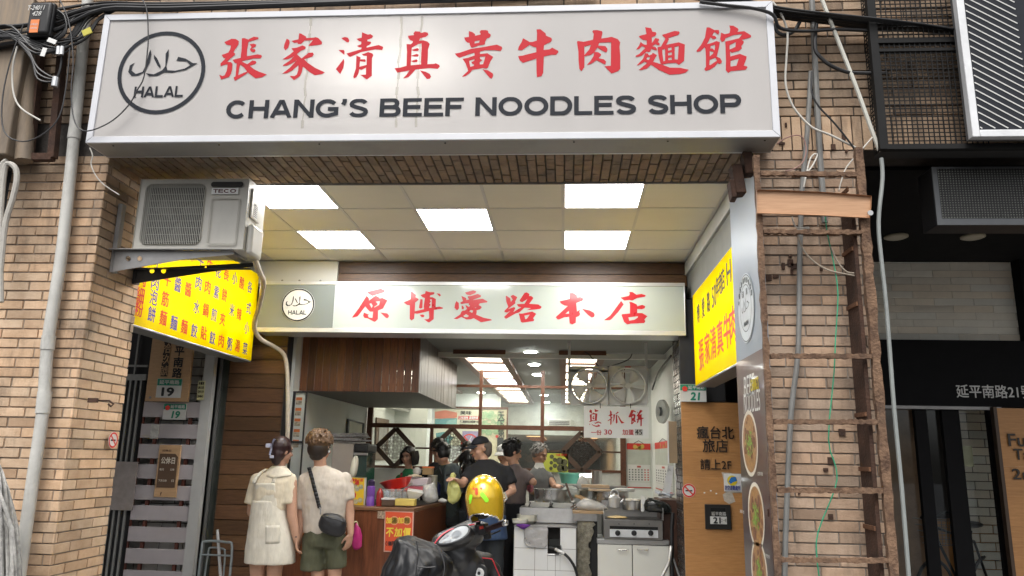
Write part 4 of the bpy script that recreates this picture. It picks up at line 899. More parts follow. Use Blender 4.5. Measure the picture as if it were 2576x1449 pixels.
# glazed notice case at the left jamb
t = thing('notice_case', 'narrow black framed notice case with orange and white menus left of the opening', 'notice case', tuple(P(750, 1190, 7.6)))
Y = 7.60; a, c = P(731, 1100, Y), P(765, 1100, Y); a.z = P(737, 1195, Y).z; c.z = P(769, 985, Y).z
b = MB(); b.box(a.x, a.x + .022, Y - .03, Y, 1.0, c.z); b.box(c.x - .008, c.x, Y - .03, Y, 1.0, c.z); b.box(a.x + .022, c.x - .008, Y - .03, Y, c.z - .012, c.z); b.box(a.x + .022, c.x - .008, Y - .03, Y, P(750, 1112, Y).z - .01, P(750, 1112, Y).z + .01); part('frame', b, blackp, t)
part('back', MB().box(a.x + .022, c.x - .008, Y - .01, Y - .002, 1.0, c.z - .012), white_pa, t)
b = MB(); b2 = MB()
for i in range(5):
    z = c.z - .06 - i * .105; b.box(a.x + .03, a.x + .092, Y - .014, Y - .0105, z - .03, z + .0); b2.box(a.x + .03, a.x + .092, Y - .014, Y - .0105, z - .075, z - .034)
part('orange_cards', b, M('orange_card', (.75, .20, .06), .5), t); part('photo_cards', b2, M('photo_card', (.45, .38, .3), .5, var=.6, vs=40), t)
part('pane', MB().box(a.x + .022, c.x - .008, Y - .024, Y - .021, 1.0, c.z - .012), glass_mat('case_glass'), t)
# ================================================================== right of the shop
ply = M('plywood', (.40, .19, .065), .45, col2=(.50, .255, .095), vs=5, stretch=(1.5, 3, 14), attr=True)
YH = 7.30
def H_(x, y): return P(x, y, YH)
t = thing('hotel_panel', 'orange brown wooden panel with dark raised hotel name and arrow floor 2F text', 'panel', tuple(H_(1790, 1449)))
t['label'] = 'orange brown wooden panel with raised dark characters between the shop and the banner'
xa, xb, zt_ = 1.09, 1.75, H_(1750, 1012).z
b = MB()
n = 9
for i in range(n):
    k = rnd.uniform(.88, 1.1); b.cur = (k, k, k, 1); z0_ = zt_ * i / n; z1_ = zt_ * (i + 1) / n; b.box(xa, xb, YH, YH + .03, z0_ + .0008, z1_)
b.cur = (1, 1, 1, 1); part('boards', b, ply, t)
b = MB()
def rect_text(b, s, x0, y0, x1, y1, Y, bold=.03, lift=.002):
    a, c = P(x0, y1, Y), P(x1, y0, Y); text(b, s, (a.x, Y, a.z), UX, UZ, c.x - a.x, c.z - a.z, bold, lift)
for k in range(3):
    q = YH - .003 * k
    rect_text(b, '瘋台北', 1753, 1073, 1845, 1103, q, .012); rect_text(b, '旅店', 1768, 1106, 1830, 1137, q, .012); rect_text(b, '請上2F', 1762, 1156, 1839, 1181, q, .008)
part('lettering', b, M('dark_letter', (.03, .022, .016), .5), t)
part('torn_patch', MB().polys([loops('1815,1188 1840,1190 1846,1196 1866,1198 1866,1240 1842,1240 1850,1262 1834,1268 1822,1260 1818,1244 1826,1238 1822,1212')[0]], lambda x, y: P(x, y, YH - .002)) if False else MB().polys(loops('1815,1188 1840,1190 1846,1196 1866,1198 1866,1240 1842,1240 1850,1262 1834,1268 1822,1260 1818,1244 1826,1238 1822,1212'), lambda x, y: P(x, y, YH - .002)), M('torn_paper', (.50, .44, .36), .8, var=.2, vs=30), t)
b = MB()
for x, y in ((1786, 1233), (1770, 1238), (1800, 1240), (1812, 1276)): b.box(P(x, y, YH).x, P(x + 4, y, YH).x, YH - .002, YH, P(x, y + 3, YH).z, P(x, y, YH).z)
part('paper_scraps', b, white_pa, t)
t = thing('evacuation_sticker', 'white sticker with a blue and yellow round emblem peeling off the wooden panel', 'sticker', tuple(H_(1845, 1220)))
b = MB(); plate(b, 1822, 1192, 1864, 1236, YH - .007, .003); part('sheet', b, white_pa, t)
c = P(1842, 1209, YH - .008); b = MB(); b.disc(c, .045, (0, -1, 0), 24, .002); part('yellow_disc', b, M('yellow_print', (.75, .6, .03), .5), t)
b = MB(); b.polys([[(-.035, -.01), (-.01, .03), (.03, .035), (.044, 0), (.01, -.012), (-.015, -.03)]], lambda x, z: c + V((x, -.0035, z))); part('blue_figure', b, M('blue_print', (.02, .16, .5), .5), t)
b = MB(); rect_text(b, '防空避難處所', 1824, 1222, 1862, 1233, YH - .0075, .02); part('lettering', b, M('blue_ink', (.03, .05, .25)), t)
no_smoking('no_smoking_sticker', 'round no smoking sticker on the orange brown wooden panel', P(1733, 1234, YH - .001), UX, .062)
t = thing('mail_slot', 'black letter slot with a small white 21 plate in the wooden panel', 'mail slot', tuple(H_(1806, 1330)))
b = MB(); a, c = plate(b, 1775, 1270, 1838, 1331, YH - .02, .019); part('box', b, M('slot_black', (.015, .014, .013), .45), t, bevel=.004)
b = MB(); b.box(a.x + .05, c.x - .05, YH - .023, YH - .0205, c.z - .062, c.z - .03); part('slot', b, M('slot_dark', (.002, .002, .002), .8), t)
b = MB(); plate(b, 1787, 1300, 1828, 1318, YH - .024, .003); part('plate', b, white_pl, t)
b = MB(); rect_text(b, '延平南路', 1790, 1288, 1826, 1297, YH - .0205, .0); part('street_lettering', b, white_pl, t)
b = MB(); rect_text(b, '21', 1795, 1302, 1812, 1316, YH - .0245, .05); rect_text(b, '之一樓', 1814, 1305, 1827, 1313, YH - .0245, 0); part('number', b, blackt, t)
t = thing('number_plate', 'green and white door plate 21 with a red flower above the wooden panel', 'door plate', tuple(H_(1742, 1010))); number_plate(t, 1711, 967, 1776, 1010, YH - .04, '21', True, True)
part('backing', MB().box(1.09, 1.5, YH, YH + .06, H_(1750, 1010).z + .002, 3.02), dark_w, sw)

# tall banner on the left side of the right pillar
XB = 1.168
t = thing('banner_board', 'tall blue grey banner with a halal seal and noodle bowls on the right pillar', 'banner', (XB, 4.9, 0))
yb0, yb1 = 4.575, 5.285; zb = 3.32; zc = 2.16
silver = M('banner_silver', (.25, .29, .34), .42, .15, var=.08, vs=2)
part('board', MB().box(XB + .002, XB + .034, yb0, yb1, .1, zb), silver, t, bevel=.002)
part('front_edge', MB().box(XB + .0, XB + .036, yb0 - .012, yb0 - .001, .1, zb), M('banner_edge', (.2, .21, .22), .4, .3), t)
part('print', MB().box(XB - .001, XB + .001, yb0 + .004, yb1 - .004, .1, zc), M('banner_print', (.035, .022, .022), .35, col2=(.09, .028, .022), vs=1.5, coat=.3), t)
def BX(x, y, k=0): return PX(x, y, XB - .0015 - .0006 * k)
def bdisc(mb, x, y, r, k, n=28): mb.lathe([(r, 0), (r, .0004)], BX(x, y, k), n, (-1, 0, 0))
c = BX(1876, 775, 0); seal = M('seal_white', (.50, .55, .58), .4)
b = MB(); b.lathe([(.225, 0), (.225, .0006)], c, 40, (-1, 0, 0)); part('seal', b, seal, t)
b = MB(); kk = 40
for ro, ri in ((.22, .213), (.155, .149)):
    b.add([c + V((-.0012, cos(2 * pi * j / kk) * q, sin(2 * pi * j / kk) * q)) for q in (ro, ri) for j in range(kk)], [(j, (j + 1) % kk, kk + (j + 1) % kk, kk + j) for j in range(kk)])
halal(b, c + V((-.0008, 0, -.01)), .135, (0, -1, 0), (0, 0, 1), tw=.001, lift=.0008, word=False)
for i, ch in enumerate('中國回教協會清真認證'):
    a = radians(160 - i * 15.5); text(b, ch, c + V((-.001, -cos(a) * .186, sin(a) * .186)), (0, -1, 0), (0, 0, 1), .032, .036, .01, .0004, center=True)
text(b, '清', c + V((-.001, .05, .10)), (0, -1, 0), UZ, .04, .045, .01, .0004, center=True); text(b, '真', c + V((-.001, -.05, .10)), (0, -1, 0), UZ, .04, .045, .01, .0004, center=True)
text(b, 'MR-014', c + V((-.001, 0, -.10)), (0, -1, 0), UZ, .12, .03, .03, .0004, center=True)
part('seal_print', b, M('seal_ink', (.10, .12, .13), .5), t)
b = MB(); text(b, 'BEEF', BX(1872, 1000, 1), (0, -1, 0), UZ, .27, .13, 0, .0004, slant=.2); text(b, 'NOODLES', BX(1872, 1042, 1), (0, -1, 0), UZ, .42, .13, 0, .0004, slant=.2); part('white_lettering', b, white_pl, t)
b = MB(); text(b, "CHANG'S", BX(1889, 985, 1), (0, -1, 0), UZ, .20, .075, .01, .0004, slant=.2); part('yellow_lettering', b, M('yellow_print', (.75, .6, .03)), t)
bowl_w = M('bowl_rim', (.62, .58, .5), .4); soup = M('soup_print', (.20, .085, .025), .4, col2=(.42, .24, .09), vs=40); herb = M('herb_print', (.12, .22, .03), .5, col2=(.30, .42, .08), vs=60); beef = M('beef_print', (.10, .04, .02), .5, col2=(.28, .13, .07), vs=50)
r = random.Random(8)
for x, y, rr in ((1886, 1115, .205), (1902, 1298, .20), (1910, 1440, .195)):
    b = MB(); bdisc(b, x, y, rr, 1); part('bowl_print', b, bowl_w, t)
    b = MB(); bdisc(b, x, y, rr * .88, 2); part('soup', b, soup, t)
    c = BX(x, y, 3); b = MB(); g = MB()
    for i in range(22):
        a, q = r.uniform(0, 6.28), r.uniform(.2, .78) * rr; b.lathe([(r.uniform(.012, .04), 0), (.01, .0008)], c + V((-.0002 * (i % 5), cos(a) * q, sin(a) * q)), 7, (-1, 0, 0))
    for i in range(40):
        a, q = r.uniform(0, 6.28), r.uniform(0, .42) * rr; p = c + V((-.0022 - .0001 * (i % 7), cos(a) * q, sin(a) * q)); d = r.uniform(0, 3.1); e = V((0, cos(d), sin(d))) * .016; f = V((0, -sin(d), cos(d))) * .006; g.quad(p - e - f, p + e - f, p + e + f, p - e + f)
    part('beef', b, beef, t); part('herbs', g, herb, t)
b = MB()
for x, y, s in ((1918, 1196, '紅燒牛肉麵'), (1874, 1290, '清燉牛肉麵'), (1935, 1400, '牛肉泡餅')): text(b, s, BX(x - 12, y, 2), (0, -1, 0), UZ, .12, .022, 0, .0003)
part('small_print', b, white_pl, t)
t = thing('rusty_bracket', 'dark rusty lump of bracket at the top of the banner board', 'bracket', tuple(P(1860, 440, 4.55)))
b = MB()
for x, y, w_, h_ in ((1855, 455, .055, .16), (1880, 415, .05, .12), (1842, 480, .03, .1)): b.obox(P(x, y, 4.56), (1, .1, .1), (-.1, 0, 1), (0, 1, 0), w_ * .6, h_ * .6, .05)
part('lump', b, rust_d, t, bevel=.008, wrinkle=.02, wscale=.05)

# ------------------------------------------------------------------ rusty ladder frame and plank before the right pillar
fl = M('flaky_rust', (.075, .040, .024), .95, col2=(.23, .14, .085), vs=18, bump=.9, bs=60, dirt=.6, dscale=9)
t = thing('rusty_ladder_frame', 'tall rusted and flaking steel ladder frame standing before the brown brick pillar', 'frame', (1.5, 4.4, 0))
YL = 4.40
def rough_bar(p, q, wu, wv, seed, seg=26):
    r = random.Random(seed); p = V(p); q = V(q); d = (q - p); L = d.length; d.normalize(); up = V((0, 1, 0)); x = d.cross(up).normalized(); y = up; rings = []
    for i in range(seg + 1):
        c = p + d * L * i / seg; a = wu / 2 * r.uniform(.8, 1.15); bb = wv / 2 * r.uniform(.85, 1.1)
        rings.append([c + x * a * sx + y * bb * sy + x * r.uniform(-.003, .003) for sx, sy in ((-1, -1), (0, -1.05), (1, -1), (1, 1), (-1, 1))])
    return MB().loft(rings)
zt1, zt2 = P(1897, 392, YL).z, P(2176, 372, YL).z
xl = P(1933, 1000, YL).x; xr = P(2200, 900, YL).x
part('upright', rough_bar((xl, YL, 0), (xl, YL, zt1), .032, .03, 1, 60), fl, t)
part('upright', rough_bar((xr + .005, YL, 0), (xr + .005, YL, zt2), .05, .035, 2, 60), fl, t)
part('upright_web', MB().box(xr - .052, xr - .030, YL + .03, 4.60, 0, zt2 - .3), rust_d, t)
for y in (470, 620, 760, 1040, 1180, 1330): z = P(2160, y, YL).z; part('web_cleat', MB().box(xr - .062, xr - .052, YL + .04, 4.6, z - .012, z + .012), rust, t)
for i, y in enumerate((438, 584, 896, 1061, 1233, 1408)):
    p, q = P(1915, y - 1, YL - .005), P(2205, y + 1, YL - .005); part('rung', rough_bar((xl + .02, YL - .004, p.z), (xr - .02, YL - .004, q.z), .027, .028, 10 + i, 34), fl, t)
t = thing('wooden_plank', 'raw tan wooden plank fixed across the rusty ladder frame', 'plank', tuple(P(2050, 510, YL - .04)))
wood_raw = M('raw_wood', (.42, .235, .125), .6, col2=(.52, .31, .18), vs=5, stretch=(1.2, 4, 16), bump=.08, bs=30)
b = MB(); pts = [(1904, 477), (1960, 478), (2080, 483), (2193, 492), (2192, 520), (2188, 548), (2060, 541), (1905, 536)]
b.polys([pts], lambda x, y: P(x, y, YL - .05), (0, .018, 0)); part('board', b, wood_raw, t, bevel=.002)
b = MB(); b.disc(P(2189, 536, YL - .052), .016, (0, -1, 0), 12, .006); part('bolt', b, steel, t)

# ------------------------------------------------------------------ pipes and wires on the right pillar
def wires(name, label, pts, rad, Y, m, cat='cable', sm=3): return solo(name, MB().tube([P(x, y, Y) for x, y in pts], rad, 8, smooth=sm), m, label, cat)
pv2 = M('old_conduit', (.20, .20, .19), .6, var=.15, vs=6, dirt=.5, dscale=4)
wires('conduit_pipe', 'straight grey conduit running from the top cables down behind the wooden plank', [(2042, -10), (2050, 150), (2060, 350), (2070, 490), (2075, 560)], .019, 4.585, pv2, 'pipe')
wires('conduit_pipe', 'thin grey conduit running down the brick pillar behind the rusty rungs', [(2040, 180), (2030, 340), (2018, 475), (2012, 640), (2008, 880), (1990, 1040), (1978, 1300), (1974, 1460)], .016, 4.58, pv2, 'pipe')
wires('pale_pipe', 'pale plastic pipe slanting from the top cables to the corner of the wire cage', [(2064, -10), (2110, 107), (2154, 220), (2190, 320), (2212, 378)], .013, 4.50, M('pale_pipe', (.55, .54, .48), .5, var=.08), 'pipe')
wires('white_cable', 'white cord running from the big sign down to the rusty ladder frame', [(1944, 5), (1965, 35), (1981, 82), (1978, 150), (1976, 210), (1990, 258), (2013, 292), (2045, 322), (2085, 338), (2120, 355), (2165, 378)], .007, 4.5, whitec)
wires('black_cable', 'thick black cable looping from the conduit to the wire cage', [(2054, 60), (2050, 120), (2065, 145), (2090, 165), (2130, 181), (2170, 184), (2230, 184)], .012, 4.5, cab_m)
wires('black_cable', 'thin black cable hanging slack from the conduit to the ladder top', [(2042, 180), (2042, 232), (2060, 268), (2090, 300), (2120, 335), (2152, 378), (2160, 395)], .006, 4.48, cab_m)
wires('black_cable', 'short black cable loop behind the right end of the big sign', [(1950, 60), (1955, 80), (1975, 88), (1998, 78), (2012, 55)], .012, 4.53, cab_m)
wires('wire_loop', 'reddish thin wire loop right of the big sign bottom corner', [(1955, 362), (1975, 348), (2005, 340), (2022, 350), (2028, 380), (2018, 410), (1995, 426), (1975, 430)], .004, 4.5, M('red_wire', (.30, .17, .14), .6))
wires('white_wire', 'white wire end curling behind the top rung', [(2030, 435), (2045, 415), (2056, 390), (2048, 388), (2038, 400), (2030, 430), (2022, 470)], .005, 4.48, whitec)
wires('white_wire', 'pale wire tied from the ladder top to the plank', [(2195, 345), (2160, 385), (2130, 420), (2118, 450), (2110, 480)], .004, 4.46, whitec)
wires('white_wire', 'bunch of pale wire ends below the wooden plank', [(1992, 545), (2000, 568), (2012, 574), (2035, 572), (2028, 577), (2005, 578)], .005, 4.46, whitec)
wires('pale_wire', 'pale loose wire sagging below the second rung to the right', [(2008, 595), (2022, 630), (2050, 660), (2085, 680), (2130, 690), (2165, 696), (2160, 688), (2130, 684), (2105, 655), (2090, 620)], .005, 4.46, M('beige_wire', (.33, .28, .22), .6))
wires('green_wire', 'thin green wire hanging down the brown brick pillar', [(2076, 545), (2082, 590), (2097, 660), (2108, 740), (2102, 850), (2098, 940), (2084, 1104), (2103, 1176), (2101, 1228), (2058, 1338), (2055, 1400), (2062, 1460)], .004, 4.47, M('green_wire', (.04, .30, .16), .5))
wires('side_conduit', 'pale grey conduit running down the right edge of the rusty ladder frame', [(2217, 398), (2220, 450), (2210, 560), (2218, 660), (2230, 775), (2249, 1025), (2268, 1226), (2287, 1460)], .012, 4.42, M('side_conduit', (.25, .27, .26), .45, var=.12, dirt=.2), 'pipe', 4)
r = random.Random(4)
for i in range(26):
    b = MB()
    x, y = r.uniform(1930, 2130), r.choice([r.uniform(300, 440), r.uniform(640, 700), r.uniform(1000, 1300)]); p = P(x, y, YF - .004); b.obox(p, UX, UZ, (0, 1, 0), r.uniform(.006, .02), r.uniform(.006, .022), .004); part('anchor_stub', b, rust_d, right_pillar)

# ------------------------------------------------------------------ wire cage, striped sign, caged cooler, neighbour shop
YC = 4.47; mesh_m = M('black_mesh', (.012, .012, .012), .65, var=.3, spec=.2)
t = thing('wire_cage', 'black wire mesh cage hung on the brick front above the neighbour', 'cage', tuple(P(2300, 380, YC)))
xl_, xr_ = P(2222, 375, YC).x, P(2700, 375, YC).x; zb_, zt3 = P(2222, 372, YC).z, 4.75
b = MB(); k = 0
x = xl_ + .03
while x < xr_ - .45:
    b.box(x - .003, x + .003, YC, YC + .004, zb_, zt3); x += .031
part('mesh_uprights', b, mesh_m, t)
b = MB(); z = zb_ + .02
while z < zt3: b.box(xl_, xr_ - .45, YC + .004, YC + .008, z - .003, z + .003); z += .0265
part('mesh_crossbars', b, mesh_m, t)
b = MB(); b.box(xl_ - .022, xl_ + .022, YC - .012, YC + .03, zb_ - .01, zt3); b.box(xl_ + .022, xr_, YC - .012, YC + .03, zb_ - .012, zb_ + .02); zz = P(2300, 97, YC).z; b.box(xl_ + .022, xr_, YC - .008, YC + .03, zz - .03, zz)
zz = P(2300, 122, YC).z; b.box(xl_ + .022, xr_, YC - .006, YC + .03, zz - .02, zz)
part('frame', b, mesh_m, t)
b = MB(); y = YC + .03
while y < 4.6: b.box(xl_ - .004, xl_ + .0, y, y + .004, zb_, zt3); y += .031
z = zb_ + .02
while z < zt3: b.box(xl_ - .0, xl_ + .004, YC + .03, 4.6, z - .002, z + .002); z += .0265
part('side_mesh', b, mesh_m, t)
part('tray', MB().box(xl_, xr_, YC + .0305, 4.61, zb_ - .012, zb_ - .004), M('tray_black', (.02, .02, .02), .6, var=.4, vs=60), t)
b = MB(); r = random.Random(2)
for i in range(14): p = V((r.uniform(xl_, xr_ - .5), r.uniform(YC + .05, 4.5), zb_ + .0)); b.obox(p, (1, r.uniform(-1, 1), 0), (0, 0, 1), (r.uniform(-1, 1), 1, 0), r.uniform(.01, .03), .004, .008)
part('litter', b, white_pa, t)
t = thing('striped_sign', 'dark grey sign box with white diagonal stripes in a white frame', 'sign', tuple(P(2520, 340, 4.0)))
YS2 = 4.36; a = P(2447, 344, YS2); xs1 = a.x + 2.2; zt4 = 4.8; xs0 = a.x
f_ = .045
b = MB(); b.box(xs0, xs0 + f_, YS2, YS2 + .05, a.z, zt4); b.box(xs0 + f_, xs1, YS2, YS2 + .05, a.z, a.z + f_); part('frame', b, M('white_frame2', (.68, .69, .70), .4, .1), t, bevel=.004)
part('face', MB().box(xs0 + f_, xs1, YS2 + .012, YS2 + .03, a.z + f_, zt4), M('slate_face', (.028, .03, .036), .6, spec=.1), t)
part('casing', MB().box(xs0 + .002, xs1, YS2 + .051, YS2 + .075, a.z + .002, zt4), M('casing_dark', (.10, .10, .10), .5), t)
b = MB(); i = 0; z = a.z + f_ + .02
while z < zt4 + .3:
    p = V((xs0 + f_ + .008, YS2 + .0095, z)); q = V((xs0 + f_ + .30 - .012 * 0, YS2 + .0095, z - .19))
    if q.z < a.z + f_ + .012: tt = (z - a.z - f_ - .012) / .19; q = p + (q - p) * tt
    if p.z > zt4: tt = (p.z - zt4) / .19; p = p + (q - p) * min(1, tt)
    b.bar(p, q, .0065, .002, up=(0, 1, 0)); z += .048
part('stripes', b, white_pl, t)
# caged cooler unit
YK = 4.72; t = thing('caged_cooler', 'black boxed cooler unit with perforated grille hung under the wire cage', 'cooler', tuple(P(2450, 560, YK)))
a, c = P(2368, 551, YK), P(2640, 424, YK)
part('casing', MB().box(a.x - .03, c.x, YK + .005, YK + .19, a.z - .04, c.z + .012), M('cooler_black', (.028, .028, .03), .5, .2), t, bevel=.006)
b = MB(); b.box(a.x - .03, c.x, YK - .008, YK + .0045, a.z - .04, a.z); b.box(a.x - .03, c.x, YK - .008, YK + .0045, c.z, c.z + .012); b.box(a.x - .03, a.x, YK - .008, YK + .0045, a.z, c.z); part('rim', b, M('cooler_rim', (.11, .115, .12), .4, .4), t)
part('grille_back', MB().box(a.x, c.x, YK + .002, YK + .0045, a.z, c.z), M('grille_back', (.26, .27, .24), .7), t)
b = MB(); x = a.x
while x < c.x: b.box(x, x + .008, YK - .003, YK - .0005, a.z, c.z); x += .017
z = a.z
while z < c.z: b.box(a.x, c.x, YK - .0004, YK + .0018, z, z + .007); z += .016
part('grille', b, M('grille_black', (.015, .015, .015), .5), t)
# neighbouring shop front in the recess
YN = 7.30
t = thing('neighbour_shopfront', 'dark recessed shop front of number 21 with a white brick band and white address lettering', 'shop front', (3.6, YN, 0))
t['label'] = 'dark recessed neighbour shop front with a white brick band and address lettering'
zb1 = P(2350, 857, YN).z; zd = P(2350, 1030, YN).z
x0n, x1n = 1.85, 9.0
b = MB(); xe = P(2551, 720, YN).x
bricks(b, (x0n, YN + .012, zb1), (1, 0, 0), UZ, xe - x0n, 3.5 - zb1, bw=.36, bh=.068, j=.003, th=.004, spread=.05)
part('white_bricks', b, M('grey_white_brick', (.92, .86, .74), .85, var=.05, attr=True, bump=.3), t)
part('brick_core', MB().box(x0n, xe, YN + .0125, YN + .1, zb1, 3.5), M('pale_mortar', (.62, .58, .5), .9), t)
nb = M('matt_black', (.009, .009, .010), .75, var=.2, spec=.12)
part('fascia', MB().box(x0n, x1n, YN - .06, YN + .1, zd + .03, zb1 - .002), nb, t)
part('right_return', MB().box(xe + .002, x1n, YN - .12, YN + .1, zb1, 3.5), nb, t)
part('soffit', MB().box(1.86, x1n, 4.9, YN + .3, 3.40, 3.425), nb, t)
b = MB(); rect_text(b, '延平南路21號', 2407, 970, 2597, 1000, YN - .061, .012); part('address_lettering', b, white_pl, t)
part('door_head', MB().box(x0n, P(2512, 1030, YN).x, YN - .05, YN + .05, zd, zd + .028), steel_d, t)
xd = P(2418, 1200, YN).x
b = MB()
for xx, ww in ((2318, 28), (2388, 40), (2505, 14)): p = P(xx, 1240, YN); b.box(p.x, p.x + ww / 1918 * YN, YN - .01, YN + .04, 0, zd)
part('door_frame', b, nb, t)
part('door_glass', MB().box(x0n, P(2508, 1200, YN).x, YN + .05, YN + .056, 0, zd), glass_mat('shop_glass', (.92, .94, .93), .05), t)
b = MB(); bricks(b, (P(2420, 1200, 8.3).x, 8.32, 0), (1, 0, 0), UZ, 1.0, 2.6, bw=.26, bh=.085, spread=.1); part('inner_bricks', b, MATS['grey_white_brick'], t)
part('inner_panel', MB().box(1.9, P(2325, 1200, 8.1).x, 8.1, 8.14, 0, 2.6), M('inner_brown', (.36, .22, .13), .5, var=.2), t)
part('inner_back', MB().box(1.3, 9, 9.4, 9.45, 0, 3.4), M('inner_back', (.06, .05, .045), .8), t)
part('counter', MB().box(2.2, 4.6, 8.5, 8.9, 0, .95), M('counter_wood', (.62, .30, .10), .5, var=.2), t)
b = MB(); a, c = P(2380, 1230, YN + .045), P(2436, 1185, YN + .045); b.box(a.x + .12, c.x + .06, YN + .057, YN + .06, a.z + .2, c.z + .22); part('paper_note', b, M('note_paper', (.38, .36, .24), .7), t)
a, c = P(2508, 1300, YN), P(2528, 1260, YN); part('intercom', MB().box(a.x + .02, c.x + .05, YN - .13, YN - .10, a.z - .05, c.z), blackp, t)
t = thing('wood_sign_board', 'orange brown wooden board with dark raised lettering at the right edge', 'sign', tuple(P(2550, 1449, 7.1)))
YW = 7.12; a = P(2517, 1120, YW); zt5 = P(2530, 1027, YW).z
b = MB()
for i in range(8):
    k = rnd.uniform(.9, 1.1); b.cur = (k, k, k, 1); b.box(a.x, a.x + 1.2, YW, YW + .03, zt5 * i / 8 + .0008, zt5 * (i + 1) / 8)
b.cur = (1, 1, 1, 1); part('boards', b, ply, t)
b = MB()
for k in range(3):
    q = YW - .006 * k; rect_text(b, 'Fu', 2538, 1092, 2577, 1122, q, .02); rect_text(b, 'Ta', 2552, 1130, 2588, 1156, q, .02); rect_text(b, '2n', 2548, 1180, 2590, 1205, q, .02)
part('lettering', b, MATS['dark_letter'], t)
part('edge_strip', MB().box(a.x - .03, a.x - .001, YW - .01, YW + .05, 0, zt5 + .01), M('strip_brown', (.06, .035, .02), .5), t)
for x, lb in ((2254, 'round cream downlight in the black soffit nearer the rusty ladder frame'), (2447, 'round cream downlight in the black soffit above the right end of the white brick band')):
    c = PZ(x, 594, 3.40); t = thing('soffit_lamp', lb, 'lamp', tuple(c), 'lamps in the black soffit')
    part('rim', MB().lathe([(.095, 0), (.095, -.012), (.08, -.016)], c, 28), M('lamp_rim', (.42, .38, .28), .5), t)
    part('lens', MB().lathe([(.08, -.0165), (.075, -.02)], c, 28), M('lamp_lens', (.50, .46, .36), .4), t)
# bicycle seen through the glass door
t = thing('bicycle', 'bicycle with a wire basket parked behind the neighbour glass door', 'bicycle', tuple(P(2400, 1449, 7.9)))
YQ = 7.85; dk = M('bike_black', (.02, .02, .02), .4); wl = P(2350, 1440, YQ); wr = P(2435, 1420, YQ + .1)
def ring(c, r_, ax, m_r): 
    ax = V(ax).normalized(); x = ax.orthogonal().normalized(); y = ax.cross(x); return MB().tube([c + (x * cos(2 * pi * i / 24) + y * sin(2 * pi * i / 24)) * r_ for i in range(25)], m_r, 6, caps=False)
c1 = V((wl.x + .0, YQ, .33)); c2 = V((wl.x + .75, YQ + .5, .33)); ax = V((.5, -.75, 0))
for c in (c1, c2): part('wheel', ring(c, .30, ax, .016), dk, t)
hb = c1 + V((.06, .05, .68)); sp_ = c2 + V((-.2, -.14, .55))
b = MB(); b.tube([c1, hb + V((0, 0, -.1)), hb], .014, 8); b.tube([hb + V((0, 0, -.15)), c1 + V((.36, .24, .0)), sp_], .015, 8); b.tube([hb + V((0, 0, -.08)), sp_ + V((.02, 0, -.1)), c2], .013, 8); part('bike_frame', b, dk, t)
part('handlebar', MB().tube([hb + V((-.24, -.3, .02)), hb + V((-.12, -.12, .06)), hb, hb + V((.14, .02, .06)), hb + V((.2, -.12, .02))], .012, 8, smooth=3), dk, t)
part('saddle', MB().ell(sp_ + V((0, 0, .06)), (.12, .09, .035)), dk, t)
b = MB(); c = hb + V((-.05, -.2, -.12))
for i in range(5):
    z = c.z - .1 + i * .055; q = .11 + i * .012; b.tube([V((c.x - q, c.y - q, z)), V((c.x + q, c.y - q, z)), V((c.x + q, c.y + q, z)), V((c.x - q, c.y + q, z)), V((c.x - q, c.y - q, z))], .003, 5)
for i in range(9):
    a = -1 + i * .25; b.tube([V((c.x + a * .11, c.y - .11, c.z - .1)), V((c.x + a * .16, c.y - .16, c.z + .12))], .0025, 5); b.tube([V((c.x + .11, c.y + a * .11, c.z - .1)), V((c.x + .16, c.y + a * .16, c.z + .12))], .0025, 5)
part('basket', b, steel_d, t)
# ================================================================== inside the shop
YP = 10.80
frame_w = M('frame_wood', (.085, .032, .017), .45, col2=(.14, .055, .028), vs=9, stretch=(4, 6, 4))
warm_m = light_mat('paper_glow', (1.0, .91, .74), 5)
cool_m = light_mat('paper_glow_cool', (.92, .90, 1.0), 6)
spot_m = light_mat('spot_glow', (.98, 1.0, .95), 100.0)
ZL = ZI - .004
for x0, x1, lb in ((-1.25, -.80, 'long ceiling light box of warm paper panels and dark rails, left of the hanging fans'), (.02, .40, 'long ceiling light box with warm paper panels partly hidden by the hanging fans'), (-2.55, -2.10, 'long ceiling light box mostly hidden behind the wooden hood')):
    t = thing('ceiling_light_box', lb, 'ceiling light', ((x0 + x1) / 2, 12, ZL), 'paper light boxes in the shop ceiling')
    y0, y1 = (9.1, 17.6) if x0 > -2 else (11.0, 15.0); n = int(round((y1 - y0) / 1.05)); f = MB()
    f.box(x0 - .09, x0, y0 - .06, y1 + .06, ZL - .05, ZL); f.box(x1, x1 + .09, y0 - .06, y1 + .06, ZL - .05, ZL); f.box(x0, x1, y0 - .06, y0, ZL - .05, ZL); f.box(x0, x1, y1, y1 + .06, ZL - .05, ZL)
    s = (y1 - y0) / n
    for i in range(n):
        part('panel', MB().box(x0, x1, y0 + i * s + .06, y0 + (i + 1) * s - .06, ZL - .012, ZL - .006), cool_m if i == 3 and x0 < -1 else warm_m, t)
        if i: f.box(x0, x1, y0 + i * s - .06, y0 + i * s + .06, ZL - .03, ZL - .002)
    part('rails', f, frame_w, t)
